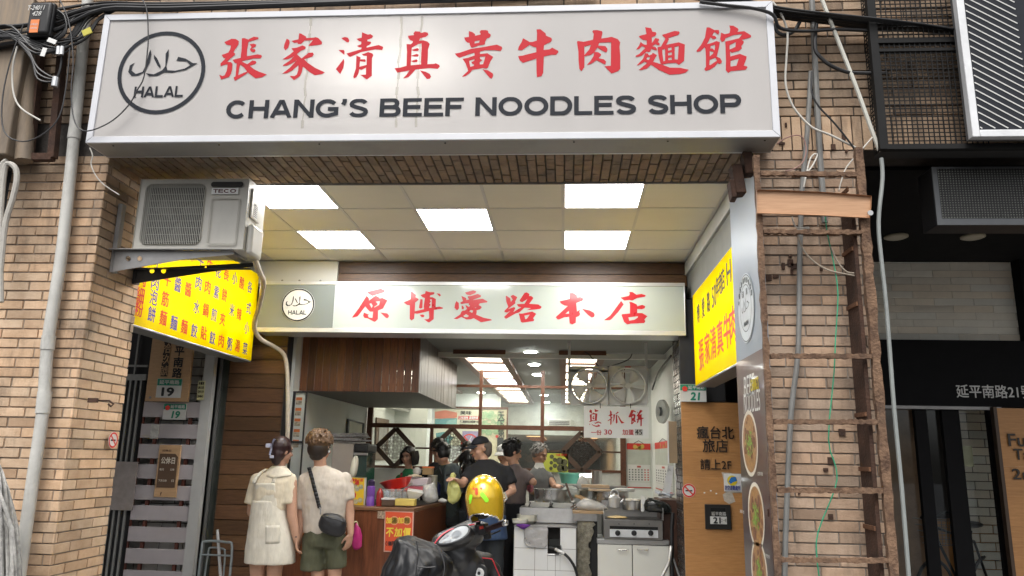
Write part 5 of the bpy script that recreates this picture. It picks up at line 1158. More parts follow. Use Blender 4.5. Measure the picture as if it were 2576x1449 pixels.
for k, (x, y) in enumerate(((-.415, 9.15), (-.415, 10.4), (-.415, 11.7), (-.415, 13.8), (-.415, 15.6), (-.415, 17.6), (-1.645, 13.6), (-1.66, 15.2))):
    lb = ['nearest', 'second', 'third', 'fourth', 'fifth', 'farthest'][k] + ' bright downlight in the row between the two paper light boxes' if k < 6 else ['nearer', 'farther'][k - 6] + ' bright downlight of the pair left of the long light box'
    t = thing('downlight', lb, 'lamp', (x, y, ZI), 'downlights in the shop ceiling')
    part('lens', MB().lathe([(.075, -.012), (.06, -.022)], (x, y, ZI), 18), spot_m, t); part('rim', MB().lathe([(.1, 0), (.095, -.010)], (x, y, ZI - .0005), 18), white_pl, t)

# hood
t = thing('range_hood', 'big boxed hood of dark red brown wooden boards hanging over the counter', 'hood', (-2.2, 9, 2.13))
hx0, hx1, hy0, hy1, hz0, hz1 = -2.79, -1.52, 7.90, 10.7, 2.14, 2.748
b = MB(); r = random.Random(2); n = 16; s = (hx1 - hx0) / n
for i in range(n):
    k = r.uniform(.62, 1.3); b.cur = (k, k * r.uniform(.94, 1.04), k * r.uniform(.9, 1.03), 1); b.box(hx0 + i * s + .003, hx0 + (i + 1) * s - .003, hy0, hy0 + .02, hz0, hz1)
b.cur = (1, 1, 1, 1); part('front_boards', b, wood_v, t)
b = MB(); y = hy0 + .022
while y < hy1:
    k = r.uniform(.8, 1.2); b.cur = (k, k, k, 1); b.box(hx1 - .02, hx1 + r.uniform(-.001, .002), y, min(hy1, y + .094), hz0 - .0, hz1); y += .097
b.cur = (1, 1, 1, 1); part('side_boards', b, M('sheen_wood', (.06, .042, .032), .4, col2=(.115, .09, .075), vs=6, stretch=(10, 10, .8), attr=True), t, label='varnished boards on the side with a grey sheen in their colour')  # grey of light reflected in the varnish is put into the wood colour
part('underside', MB().box(hx0, hx1 - .021, hy0 + .021, hy1, hz0 + .004, hz0 + .02), M('hood_under', (.07, .06, .055), .5, var=.3), t)
part('edge_strip', MB().box(hx0 - .025, hx0 - .003, hy0 - .01, hy0 + .03, hz0 - .02, hz1), white_pl, t)

# partition of glass and wood
t = thing('glass_partition', 'wood framed glass partition with three lattice diamonds across the shop', 'partition', (-.8, YP, 0))
def W(x, y, dy=0): return P(x, y, YP + dy)
def vpost(x, w_, y0, y1): 
    p, q = W(x, y1), W(x, y0); b = MB(); b.box(p.x - w_ / 2, p.x + w_ / 2, YP - .03, YP + .03, p.z, q.z); return b
zr = {k: W(1250, y).z for k, y in (('top', 972), ('mid', 1075), ('thin', 1127), ('low', 1180))}
xw = [W(x, 1100).x for x in (929, 1086, 1207, 1364, 1567)]
b = MB()
for x, w_, top in zip(xw, (.075, .045, .045, .05, .075), (ZI, zr['mid'], ZI - .05, ZI - .05, ZI)): b.box(x - w_ / 2, x + w_ / 2, YP - .03, YP + .03, 0 if w_ > .06 else zr['low'], top - .001)
part('posts', b, frame_w, t)
b = MB(); b.box(xw[0], xw[4], YP - .028, YP + .028, zr['top'] - .018, zr['top'] + .018); b.box(xw[0], xw[4], YP - .033, YP + .033, zr['mid'] - .03, zr['mid'] + .03); b.box(xw[0], xw[4], YP - .027, YP + .027, zr['low'] - .018, zr['low'] + .018)
part('rails', b, frame_w, t)
part('glass', MB().box(xw[0] + .03, xw[4] - .03, YP - .003, YP + .003, zr['low'] + .02, zr['top'] - .02), glass_mat('part_glass', (.93, .95, .93), .1, .05), t)
part('lower_panel', MB().box(xw[0], xw[4], YP - .012, YP + .012, 0, zr['low'] - .02), M('low_panel', (.6, .6, .56), .6), t)
for x, y in ((994, 1126), (1136, 1126), (1463, 1136)):
    c = W(x, y, -.035); R = .262; b = MB()
    for a in range(4):
        p = c + V((cos(a * pi / 2) * R, 0, sin(a * pi / 2) * R)); q = c + V((cos((a + 1) * pi / 2) * R, 0, sin((a + 1) * pi / 2) * R)); b.bar(p, q, .066, .03, up=(0, 1, 0))
    b.box(c.x - .012, c.x + .012, YP - .03, YP - .006, c.z + R + .02, zr['mid'] - .03); b.box(c.x - .012, c.x + .012, YP - .03, YP - .006, zr['low'] + .018, c.z - R - .02)
    x0 = max(v for v in xw if v < c.x); x1 = min(v for v in xw if v > c.x)
    b.box(x0, c.x - R - .02, YP - .028, YP - .006, c.z - .012, c.z + .012); b.box(c.x + R + .02, x1, YP - .028, YP - .006, c.z - .012, c.z + .012)
    part('diamond_frame', b, M('diamond_wood', (.075, .045, .03), .5, var=.2), t)
    b = MB(); u = V((1, 0, 1)).normalized(); v = V((-1, 0, 1)).normalized(); h = R * .7071 - .03; n = 4; s = 2 * h / n
    for i in range(n):
        for j in range(n):
            cc = c + u * (-h + (i + .5) * s) + v * (-h + (j + .5) * s); b.tube([cc + (u * cos(2 * pi * k / 10) + v * sin(2 * pi * k / 10)) * s * .30 for k in range(11)], .0055, 4, caps=False)
            for d in (u, -u, v, -v): b.tube([cc + d * s * .30, cc + d * s * .5], .0055, 4)
    for i in range(1, n):
        b.tube([c + u * (-h + i * s) - v * h, c + u * (-h + i * s) + v * h], .006, 4); b.tube([c + v * (-h + i * s) - u * h, c + v * (-h + i * s) + u * h], .006, 4)
    part('lattice', b, M('lattice_wood', (.03, .022, .017), .6), t)

# posters beyond the glass
YW2 = 15.58
cream_p = M('poster_cream', (.62, .60, .44), .6, var=.05)
def poster(name, label, xa, ya, xb, yb, Y, mat, extra):
    t = thing(name, label, 'poster', tuple(P((xa + xb) / 2, yb, Y))); b = MB(); a, c = plate(b, xa, ya, xb, yb, Y, .01); part('sheet', b, mat, t); extra(t, Y); return t
def ex(t, Y):
    b = MB(); b.polys(loops('1094,1036 1120,1032 1150,1038 1150,1050 1130,1056 1094,1052'), lambda x, y: P(x, y, Y - .002)); part('coral_land', b, M('coral', (.62, .22, .14), .6), t)
    b = MB(); b.polys(loops('1094,1054 1126,1052 1150,1052 1148,1076 1094,1076'), lambda x, y: P(x, y, Y - .003)); b.polys(loops('1096,1090 1118,1086 1140,1100 1130,1118 1100,1116'), lambda x, y: P(x, y, Y - .003)); part('teal_sea', b, M('teal', (.12, .30, .28), .6), t)
    b = MB(); b.polys(loops('1126,1058 1148,1054 1148,1070 1120,1070'), lambda x, y: P(x, y, Y - .004)); part('green_land', b, M('sea_green', (.25, .45, .38), .6), t)
    b = MB(); plate(b, 1153, 1047, 1204, 1055, Y - .004, .002); part('red_band', b, redp, t)
    b = MB(); rect_text(b, '口味道地 湯頭醇厚', 1155, 1048, 1203, 1054, Y - .0045); part('band_lettering', b, white_pa, t)
    b = MB(); rect_text(b, '手工麵條勁道 嚴選黃牛肉', 1156, 1058, 1204, 1064, Y - .001); rect_text(b, '豐盛滿足您的口腹之慾', 1156, 1067, 1200, 1072, Y - .001); rect_text(b, '美味', 1158, 1034, 1186, 1043, Y - .001); part('black_lettering', b, blackt, t)
poster('map_poster', 'cream wall poster with coral and teal map shapes and a red headline band', 1090, 1030, 1206, 1120, YW2, cream_p, ex)
def ex(t, Y):
    b = MB(); r = random.Random(4)
    for i in range(60):
        x, y = r.uniform(1213, 1262), r.uniform(1036, 1090); b.disc(P(x, y, Y - .002 - .0002 * i), r.uniform(.02, .07), (0, -1, 0), 8, .001)
    part('green_foliage', b, M('poster_green', (.16, .32, .17), .7, col2=(.42, .46, .28), vs=9), t)
    b = MB()
    for i, ch in enumerate('天下第一麵'): text(b, ch, P(1262 - (i > 2) * 3, 1046 + i * 22, Y - .016), UX, UZ, .13, .17, .012, .002, slant=-.15, center=True)
    part('calligraphy', b, blackt, t)
    b = MB(); b.disc(P(1250, 1098, Y - .016), .03, (0, -1, 0), 10, .002); part('red_seal', b, redp, t)
poster('landscape_poster', 'tall poster of a green landscape with black brush calligraphy down its right side', 1210, 1030, 1276, 1165, YW2, M('poster_tan', (.55, .50, .34), .6, var=.15, vs=5), ex)
def ex(t, Y):
    c = P(1181, 1113, Y - .003); b = MB(); k = 28
    b.add([c + V((cos(2 * pi * j / k) * q, 0, sin(2 * pi * j / k) * q)) for q in (.17, .145) for j in range(k)], [(j, (j + 1) % k, k + (j + 1) % k, k + j) for j in range(k)]); b.bar(c + V((-.11, -.003, .11)), c + V((.11, -.003, -.11)), .025, .002, up=(0, 1, 0)); part('red_ring', b, redp, t)
    b = MB(); b.polys([[(-.075, .04), (.02, .04), (.005, -.10), (-.06, -.10)]], lambda x, z: c + V((x, .001, z))); b.bar(c + V((0, 0, .04)), c + V((.04, 0, .12)), .012, .002, up=(0, 1, 0)); part('cup', b, white_pa, t)
poster('no_drinks_sign', 'lilac sign with a struck out drink cup beyond the glass partition', 1161, 1085, 1204, 1152, YW2 - .06, M('lilac', (.28, .24, .36), .5), ex)
b = MB(); p, q = P(1083, 1030, YW2), P(1279, 1026, YW2); b.box(p.x, q.x, YW2 - .03, YW2 - .0, q.z - .03, q.z + .01); b.box(P(1207, 1100, YW2).x - .015, P(1207, 1100, YW2).x + .015, YW2 - .03, YW2 - .02, 1.5, q.z - .03); b.box(q.x - .03, q.x, YW2 - .03, YW2, 1.5, q.z - .03)
solo('poster_rail', b, frame_w, 'dark wooden rail framing the posters beyond the glass', 'rail')
# yellow menu on the partition
def ex(t, Y):
    r = random.Random(6); b = MB()
    for x, y, q in ((1388, 1149, .03), (1396, 1157, .03), (1387, 1164, .025), (1396, 1172, .03), (1408, 1160, .05), (1410, 1178, .05), (1420, 1163, .045), (1421, 1178, .045), (1386, 1178, .025)): b.disc(P(x, y, Y - .001), q, (0, -1, 0), 14, .002)
    part('dish_photos', b, M('dish_dark', (.10, .10, .05), .5, var=.6, vs=40), t)
    b = MB(); rect_text(b, '牛肉麵 水餃 小菜', 1398, 1142, 1426, 1147, Y - .001); part('lettering', b, redp, t)
poster('menu_sheet', 'yellow green menu sheet with dish photos on the glass partition', 1367, 1141, 1429, 1187, YP - .05, M('menu_yellow', (.52, .56, .08), .5), ex)
solo('pink_slip', MB().box(W(1364, 1).x, W(1374, 1).x, YP - .05, YP - .046, W(1369, 1165).z, W(1369, 1137).z), M('pink_paper', (.6, .42, .42), .6), 'narrow pink slip beside the yellow green menu sheet', 'notice')

# wall things
t = thing('wall_air_conditioner', 'white wall mounted air conditioner high on the left wall beyond the partition', 'air conditioner', (-2.7, 12.2, 2.2))
a = P(975, 1012, 12.3); b = MB(); b.prism([(-2.79, 11.9, a.z - .12), (-2.56, 11.9, a.z - .14), (-2.53, 11.9, a.z + .02), (-2.58, 11.9, a.z + .15), (-2.79, 11.9, a.z + .15)], (0, .85, 0)); part('casing', b, white_pl, t, bevel=.01)
b = MB(); b.box(-2.555, -2.53, 11.92, 12.73, a.z - .10, a.z - .06); part('louvre', b, steel_d, t)
t = thing('picture_frame', 'black framed picture hanging on the left wall of the shop', 'picture', tuple(PX(890, 1108, -2.78)))
q = [PX(872, 1053, -2.79), PX(914, 1066, -2.79), PX(911, 1110, -2.79), PX(869, 1108, -2.79)]
q = [PX(x, y, -2.79) for x, y in ((873, 1054), (913, 1064), (911, 1112), (870, 1110))]
off = V((.02, 0, 0)); b = MB(); cen = sum(q, V()) / 4
qi = [p + (cen - p).normalized() * .06 for p in q]
for i in range(4): j = (i + 1) % 4; b.prism([q[i], q[j], qi[j], qi[i]], off)
part('frame', b, blackp, t); part('print', MB().prism(qi, off * .5), M('old_print', (.52, .52, .42), .6, var=.15, vs=4), t)
t = thing('carved_board', 'tall narrow carved wooden board on the left wall beyond the glass', 'board', tuple(PX(960, 1158, -2.78)))
q = [PX(x, y, -2.79) for x, y in ((945, 1050), (976, 1056), (972, 1158), (941, 1158))]; cen = sum(q, V()) / 4
part('board', MB().prism(q, off), M('carved_wood', (.13, .08, .05), .6, var=.25), t); part('panel', MB().prism([p + (cen - p) * .35 * V((1, 1, .25)).length / 1.45 for p in q], off * 1.3), M('carved_panel', (.30, .29, .27), .5), t)

# hanging fans and price board
YV = 8.30
fanp = M('fan_plastic', (.76, .76, .72), .45, var=.06, dirt=.1)
hg = thing('fan_hanger', 'white metal bars hanging the two square fans from the ceiling', 'hanger', (.5, YV, 2.7))
b = MB()
for x in (1432, 1628):
    p = P(x, 940, YV); b.box(p.x - .014, p.x + .014, YV + .06, YV + .09, p.z - .3, ZI)
p, q = P(1432, 931, YV), P(1628, 931, YV); b.box(p.x, q.x, YV + .05, YV + .0595, p.z - .012, p.z + .012); part('bars', b, white_pl, hg)
for x, lb in ((1482, 'square white fan with a clear round opening, left of the pair above the price board'), (1580, 'square white fan with grey blades, right of the pair above the price board')):
    c = P(x, 970, YV); t = thing('hanging_fan', lb, 'fan', tuple(c), 'square fans above the price board'); s = .212; R = .185
    b = MB(); b.polys([rrect(-s, s, -s, s, .035), circ(0, 0, R, 32)], lambda x, z: c + V((x, 0, z)), (0, .05, 0)); part('housing', b, fanp, t, bevel=.006)
    b = MB(); b.lathe([(R + .012, -.004), (R, -.004), (R, .05), (R + .012, .05)], c, 40, (0, 1, 0), caps=False); part('ring', b, fanp, t)
    b = MB(); b.lathe([(.03, -.006), (.03, .045), (.02, .05)], c, 20, (0, 1, 0)); b.lathe([(.012, -.012), (.012, -.006)], c, 12, (0, 1, 0)); part('hub', b, fanp, t)
    for k in range(4):
        a0 = k * pi / 2 + (.5 if x < 1500 else .9)
        def bl(u, v, a0=a0): a = a0 + (u - .5) * (.75 + .25 * v); q = .03 + (R - .038) * v; return c + V((cos(a) * q, .03 + (u - .5) * .05, sin(a) * q))
        part('blade', MB().grid(bl, 6, 6), M('fan_blade', (.70, .70, .67), .35), t, solid=.003)
    b = MB()
    for dx in (-.045, .045): b.box(c.x + dx - .006, c.x + dx + .006, YV + .052, YV + .062, c.z - R - .01, c.z + R + .01)
    b.box(c.x - R, c.x + R, YV + .0625, YV + .068, c.z - .012, c.z + .012); part('struts', b, fanp, t)
    b = MB(); b.box(c.x - .03, c.x + .03, YV - .003, YV - .0005, c.z + s - .018, c.z + s - .006); part('red_tag', b, redp, t)
t = thing('price_board', 'white price board with red brush characters hanging under the two fans', 'sign', tuple(P(1550, 1104, YV)))
b = MB(); a = P(1469, 1101, YV); c = P(1632, 1024, YV); b.hexa([(a.x, YV, a.z), (P(1632, 1103, YV).x, YV, P(1632, 1103, YV).z), (P(1632, 1103, YV).x, YV + .012, P(1632, 1103, YV).z), (a.x, YV + .012, a.z)], [(a.x, YV, P(1469, 1021, YV).z), (c.x, YV, c.z), (c.x, YV + .012, c.z), (a.x, YV + .012, P(1469, 1021, YV).z)]); part('board', b, M('board_white', (.88, .90, .89), .5, var=.02), t)
b = MB()
traced(b, "290,270 330,215 390,250 385,360 350,360 340,330 295,320|490,180 545,230 630,245 620,280 500,310|310,405 400,380 430,320 465,350 590,365 570,640 440,635 300,690 295,650 330,640;380,400 510,395 500,610 380,620|400,540 450,440 480,470 440,510 490,545 450,590|"
 "350,730 450,800 540,820 610,815 610,770 700,820 680,850 560,870 440,830|455,700 510,715 620,660 740,715 735,750 640,700 520,750|285,740 325,770 300,805|"
 "1065,240 1130,300 1130,370 1165,400 1125,440 1120,500 1170,490 1130,560 1125,740 1095,800 1075,770 1080,600 990,655 980,630 1085,560 1080,470 1000,440 1070,400|1190,400 1260,400 1350,295 1400,320 1330,370 1260,395 1230,600 1160,715 1200,560|1290,410 1330,410 1350,700 1315,745 1285,720|1340,420 1400,470 1500,640 1615,715 1500,740 1440,650|"
 "1870,225 1960,240 2040,290 2030,325 1950,290 1900,390 1980,380 2030,430 2000,600 2040,670 2030,695 1990,670 1900,770 1850,750 1870,700 1870,500 1780,510 1760,490;1900,470 1960,445 1960,520 1900,540;1910,640 1965,650 1910,710|2070,290 2120,320 2110,360|"
 "2200,230 2280,250 2280,280 2170,395 2280,400 2250,440 2260,520 2340,530 2330,550 2265,580 2260,820 2230,850 2210,820 2210,600 2150,600 2130,690 2070,745 2100,600 2045,595 2110,560 2110,470 2060,465", 2290, 1590, 270 / 2576, YV, .003)
rect_text(b, '一份', 1487, 1082, 1513, 1094, YV, .02, .003); rect_text(b, '30', 1520, 1081, 1539, 1093, YV, .02, .003); rect_text(b, '加蛋', 1566, 1081, 1594, 1094, YV, .02, .003)
part('red_lettering', b, M('brush_red', (.55, .015, .02), .4), t)
b = MB(); plate(b, 1597, 1080, 1617, 1095, YV - .002, .0018); part('price_patch', b, M('patch_grey', (.5, .52, .52), .5), t)
b = MB(); rect_text(b, '45', 1598, 1081, 1615, 1093, YV - .002, .02, .001); part('black_price', b, blackt, t)
b = MB()
for x in (1510, 1586): p, q = P(x, 1014, YV), P(x, 1027, YV); b.box(p.x - .004, p.x + .004, YV - .004, YV + .0, q.z, p.z)
part('hooks', b, blackt, t)
solo('fan_cable', MB().tube([P(x, y, 8.5) for x, y in ((1470, 885), (1485, 895), (1510, 925), (1540, 920), (1580, 905), (1590, 890))], .006, 6, smooth=3), cab_m, 'dark cable sagging across the ceiling above the fans', 'cable')
solo('wall_cable', MB().tube([PX(x, y, 1.17) for x, y in ((1688, 895), (1668, 920), (1655, 940), (1646, 965), (1641, 980))], .012, 6, smooth=3), cab_m, 'black cable running down the right shop wall beside the fans', 'cable')

# calendars
def calendar(label, f, W_, H_, k):       # f(a, b, lift) maps 0..1 across and up
    t = thing('wall_calendar', label, 'calendar', tuple(f(.5, 0, 0)), 'wall calendars')
    def sheet(mb, a0, b0, a1, b1, l): mb.quad(f(a0, b0, l), f(a1, b0, l), f(a1, b1, l), f(a0, b1, l))
    b = MB(); sheet(b, 0, 0, 1, 1, .004); part('backing', b, M('cal_back', (.50, .53, .47), .6), t)
    b = MB(); sheet(b, 0, .86, 1, 1, .006); sheet(b, 0, 0, 1, .02, .006); part('red_header', b, redp, t)
    b = MB()
    for a, bb, rr in ((.35, .92, .03), (.5, .9, .025), (.65, .93, .03), (.55, .89, .025)): b.disc(f(a, bb, .006), rr, f(0, 0, 1) - f(0, 0, 0), 10, .001)
    part('gold_motif', b, M('cal_gold', (.55, .38, .08), .5), t)
    b = MB(); sheet(b, .02, .14, .98, .52, .007); sheet(b, .02, .03, .98, .13, .007); part('month_sheet', b, white_pa, t)
    b = MB(); g = MB()
    for i in range(5):
        for j in range(7): sheet(g if j in (5, 6) else b, .07 + j * .13, .17 + i * .055, .13 + j * .13, .20 + i * .055, .009)
    sheet(g, .42, .455, .58, .495, .009); part('dates', b, M('cal_ink', (.16, .17, .17), .6), t); part('red_dates', g, M('cal_red', (.55, .12, .10), .6), t)
    b = MB(); b.tube([f(.3, 1, .01), f(.5, 1.06, .01), f(.7, 1, .01)], .004, 5); part('cord', b, thin, t)
a, c = P(1578, 1227, YP), P(1636, 1116, YP)
calendar('wall calendar on the pale short wall right of the glass partition', lambda u, v, l: V((a.x + (c.x - a.x) * u, YP - .002 - l, a.z + (c.z - a.z) * v)), 1, 1, 0)
a2, c2 = PX(1649, 1229, 1.19), PX(1692, 1115, 1.19)
calendar('wall calendar on the right side wall, partly hidden by the door jamb', lambda u, v, l: V((1.198 - l, a2.y + (c2.y - a2.y) * u, a2.z + (c2.z * a2.y / c2.y + EYE * (1 - a2.y / c2.y) - a2.z) * v)), 1, 1, 1)
t = thing('framed_board', 'tan framed board standing on the right jamb of the opening', 'board', tuple(P(1695, 1165, 7.7)))
a, c = P(1684, 1165, 7.66), P(1702, 1060, 7.66); part('board', MB().box(a.x, c.x, 7.66, 7.685, a.z, c.z), M('tan_board', (.28, .20, .12), .5, var=.1), t, bevel=.003)
part('frame', MB().box(a.x - .012, a.x - .001, 7.655, 7.69, a.z - .01, c.z + .01), white_pl, t)
t = thing('wall_fan', 'dark round wall fan on the right side wall behind the hanging fans', 'fan', tuple(PX(1660, 1035, 1.1)))
c = PX(1662, 1035, 1.08); part('cage', MB().lathe([(.13, 0), (.135, .03), (.10, .06), (.04, .08)], c, 24, (1, .35, 0)), M('fan_dark', (.36, .39, .37), .5, alpha=.6), t)
part('hub', MB().lathe([(.05, -.03), (.05, .0)], c, 16, (1, .35, 0)), M('hub_dark', (.14, .15, .15), .5), t)
# far room
b = MB(); a, c = P(1378, 1070, 17.95), P(1436, 1054, 17.95); b.box(a.x, c.x, 17.93, 17.999, a.z, c.z); t = thing('ceiling_cassette', 'grey ventilation grille on the far bulkhead', 'vent', tuple(a)); part('casing', b, white_pl, t)
b = MB()
for i in range(3): z = a.z + .02 + i * .035; b.box(a.x + .03, c.x - .03, 17.92, 17.929, z, z + .02)
part('slats', b, M('vent_dark', (.12, .12, .12), .5), t)
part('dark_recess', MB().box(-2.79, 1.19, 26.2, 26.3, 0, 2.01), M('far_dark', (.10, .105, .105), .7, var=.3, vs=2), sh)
for x, y0, y1 in ((-.72, 19.0, 22.5), (.62, 19.5, 22.0)):
    t = thing('far_light_box', 'small orange lit paper light box in the far room, ' + ('left' if x < 0 else 'right') + ' of the lattice diamond', 'ceiling light', (x, 16, 1.9), 'light boxes in the far room')
    part('panel', MB().box(x - .2, x + .2, y0, y1, 2.0, 2.006), light_mat('far_glow', (1, .55, .25), 2.5), t)
    b = MB()
    for i in range(6): y = y0 + (y1 - y0) * i / 5; b.box(x - .22, x + .22, y - .08, y + .08, 1.975, 1.9995)
    part('rails', b, frame_w, t)
# ================================================================== counter and what stands on it
ctr_m = M('counter_front_wood', (.10, .030, .013), .38, col2=(.20, .066, .026), vs=5, stretch=(9, 9, .9), bump=.05)
t = thing('service_counter', 'red brown wooden counter with an orange notice on its front', 'counter', (-2.2, 7.7, 0))
c1 = PZ(1043, 1278, 1.0); c2 = PZ(1126, 1261, 1.0); yb_ = c2.y
poly = [V((-2.79, c1.y, 0)), V((c1.x, c1.y, 0)), V((c2.x, yb_, 0)), V((-2.79, yb_, 0))]
part('body', MB().prism(poly, (0, 0, .965)), ctr_m, t, bevel=.004)
part('top', MB().prism([p + V((0, -.012 if i < 2 else 0, .966)) for i, p in enumerate(poly)], (0, 0, .034)), M('counter_top', (.20, .095, .045), .35, var=.2, vs=8, stretch=(1, 8, 8)), t, bevel=.005)
b = MB(); b.prism([p.lerp(sum(poly, V()) / 4, .04) + V((0, .25 * (i < 2), 1.0005)) for i, p in enumerate(poly)], (0, 0, .004)); part('dark_mat', b, M('mat_dark', (.03, .03, .03), .6, var=.3), t)
YC1 = c1.y
t = thing('orange_notice', 'orange red notice with yellow characters taped to the counter front', 'notice', tuple(P(1003, 1391, YC1)))
YQ1 = YC1 - .012; b = MB()
fq = [(968, 1284), (1041, 1287), (1038, 1391), (965, 1388)]
b.polys([fq], lambda x, y: P(x, y, YQ1), (0, .004, 0)); part('border', b, M('notice_border', (.70, .45, .36), .5), t)
b = MB(); b.polys([[(970, 1287), (1038, 1290), (1035, 1388), (968, 1385)]], lambda x, y: P(x, y, YQ1 - .002), (0, .001, 0)); part('sheet', b, M('notice_orange', (.66, .085, .03), .45, var=.05), t)
ny = M('notice_yellow', (.78, .58, .06), .5)
b = MB()
for ch, x in (('加', 978), ('加', 1008)): text(b, ch, P(x, 1309, YQ1 - .002), UX, UZ, .052, .056, .035, .001, center=True)
for ch, x in (('不', 980), ('加', 1001), ('價', 1023)): text(b, ch, P(x, 1339, YQ1 - .002), UX, UZ, .07, .08, .04, .001, slant=.06, center=True)
part('yellow_lettering', b, ny, t)
b = MB()
for x in (992, 1024): 
    c = P(x, 1309.5, YQ1 - .003); b.add([c + V((cos(2 * pi * j / 24) * q, 0, sin(2 * pi * j / 24) * q)) for q in (.041, .035) for j in range(24)], [(j, (j + 1) % 24, 24 + (j + 1) % 24, 24 + j) for j in range(24)])
part('ring', b, M('notice_ring', (.75, .36, .22), .5), t)
b = MB(); g = MB()
for ch, x in (('湯', 992), ('麵', 1024)): g.disc(P(x, 1309.5, YQ1 - .0022), .034, (0, -1, 0), 18, .0006); text(b, ch, P(x, 1309, YQ1 - .003), UX, UZ, .048, .05, .03, .001, center=True)
part('olive_disc', g, M('notice_olive', (.55, .30, .05), .5), t); part('dark_lettering', b, M('notice_dark', (.14, .09, .01), .5), t)
b = MB()
for ch, x in (('（', 972), ('僅', 980), ('限', 990), ('內', 1000), ('用', 1010)): text(b, ch, P(x, 1367, YQ1 - .002), UX, UZ, .014 if ch == '（' else .036, .04, .02, .001, center=True)
part('black_lettering', b, blackt, t)
b = MB(); a, c = P(950, 1304, YC1), P(968, 1286, YC1); b.box(a.x, c.x, YC1 - .008, YC1 - .001, a.z, c.z); solo('tag_strip', b, M('tag_tan', (.38, .28, .2), .5, var=.6, vs=60), 'small tag with tear off strips beside the orange notice', 'notice')

def jar(name, label, cat, x, ytop, ybot, Y, prof, mat, group=None, cap=None, n=20):   # turned thing between picture rows, prof = (radius m, height share)
    lo, hi = P(x, ybot, Y), P(x, ytop, Y); h = hi.z - lo.z; t = thing(name, label, cat, tuple(lo), group); part('body', MB().lathe([(r_, z * h) for r_, z in prof], lo, n), mat, t)
    if cap: part(cap[0], MB().lathe([(r_, z * h) for r_, z in cap[1]], lo, n), cap[2], t)
    return t
def px(Y): return Y / 1918.0
YK2 = YC1 + .22
# menu stand
def tilted(t, pts, Y, th, mat, name): part(name, MB().polys([pts], lambda x, y: P(x, y, Y), (0, th, 0)) if False else (lambda b: (b.polys([pts], lambda x, y: P(x, y, Y), (0, th, 0)), b)[1])(MB()), mat, t)
t = thing('menu_stand', 'yellow menu stand with dish photos at the left end of the counter', 'menu', tuple(P(900, 1274, YK2)))
tilted(t, [(880, 1199), (922, 1201), (918, 1275), (876, 1273)], YK2, .01, M('stand_white', (.7, .7, .66), .4), 'sheet')
tilted(t, [(880, 1201), (917, 1203), (914, 1271), (877, 1269)], YK2 - .002, .001, M('menu_bright', (.80, .55, .03), .45), 'print')
b = MB()
for x, y in ((893, 1222), (908, 1225), (898, 1230), (906, 1258), (895, 1262)): b.disc(P(x, y, YK2 - .003), .024, (0, -1, 0), 14, .001)
part('dish_photos', b, M('dish_pale', (.45, .42, .28), .5, var=.4, vs=40), t)
b = MB(); rect_text(b, '麵食小菜', 884, 1204, 914, 1211, YK2 - .002, .03); text(b, '湯', P(898, 1214, YK2 - .002), UX, UZ, .045, .045, .04, center=True); text(b, '麵', P(890, 1245, YK2 - .002), UX, UZ, .045, .045, .04, center=True); part('lettering', b, redp, t)
pur = M('purple_plastic', (.20, .08, .42), .2, var=.1, coat=.5)
t = jar('drink_bottle', 'purple sports drink bottle with a dark lid on the counter', 'bottle', 931, 1222, 1274, YK2 - .05, [(.036, 0), (.042, .03), (.042, .45), (.039, .48), (.042, .52), (.042, .95), (.034, 1.0)], pur, cap=('lid', [(.035, 1.0), (.036, 1.22), (.02, 1.3)], M('purple_dark', (.03, .015, .06), .4)))
t = jar('sauce_bottle', 'dark red sauce bottle next to the purple drink bottle', 'bottle', 954, 1228, 1274, YK2 - .05, [(.034, 0), (.035, .7), (.03, .8), (.016, .9), (.014, 1.0)], M('sauce_red', (.32, .02, .015), .35, coat=.3))
t = thing('red_basin', 'red plastic basin tipped on its side on the counter', 'basin', tuple(P(990, 1229, YK2 + .15)))
c = P(1000, 1214, YK2 + .2); ax = V((.35, -.35, .9)).normalized(); q = Matrix(((1, 0, 0), (0, 1, 0), (0, 0, 1)))
b = MB(); b.lathe([(.10, 0), (.165, .085), (.175, .09), (.168, .095), (.095, .008)], P(1000, 1230, YK2 + .2), 32, V((-.22, .05, .97))); part('shell', b, M('red_plastic', (.70, .03, .02), .3, var=.06, coat=.3), t)
t = thing('condiment_tray', 'clear plastic box of bottles with red lids behind the metal tongs', 'tray', tuple(P(1000, 1256, YK2)))
a, c = P(956, 1256, YK2 + .06), P(1030, 1231, YK2 + .06)
b = MB(); b.box(a.x, c.x, YK2 + .04, YK2 + .043, a.z, c.z); b.box(a.x, c.x, YK2 + .2, YK2 + .203, a.z, c.z); b.box(a.x, a.x + .003, YK2 + .043, YK2 + .2, a.z, c.z); b.box(c.x - .003, c.x, YK2 + .043, YK2 + .2, a.z, c.z); part('box', b, glass_mat('clear_box', (.85, .86, .86), .1, .25), t)
for i, x in enumerate((972, 986, 1003, 1020)):
    p = P(x, 1256, YK2 + .1); part('bottle', MB().lathe([(.022, 0), (.022, .07), (.012, .085)], p, 12), M('bottle_white', (.6, .58, .56), .4) if i else M('bottle_blue', (.45, .62, .75), .4), t); 
    if i: part('lid', MB().lathe([(.024, .075), (.024, .1), (.01, .105)], p, 12), redp, t)
t = thing('metal_tongs', 'shiny metal tongs lying slanted over the plastic box', 'tongs', tuple(P(1000, 1246, YK2)))
part('arm', MB().bar(P(979, 1253, YK2 - .02), P(1036, 1217, YK2 + .02), .022, .006), M('chrome', (.75, .75, .75), .18, .9), t); part('grip', MB().bar(P(1027, 1222, YK2), P(1037, 1215, YK2 + .02), .028, .016), steel, t)
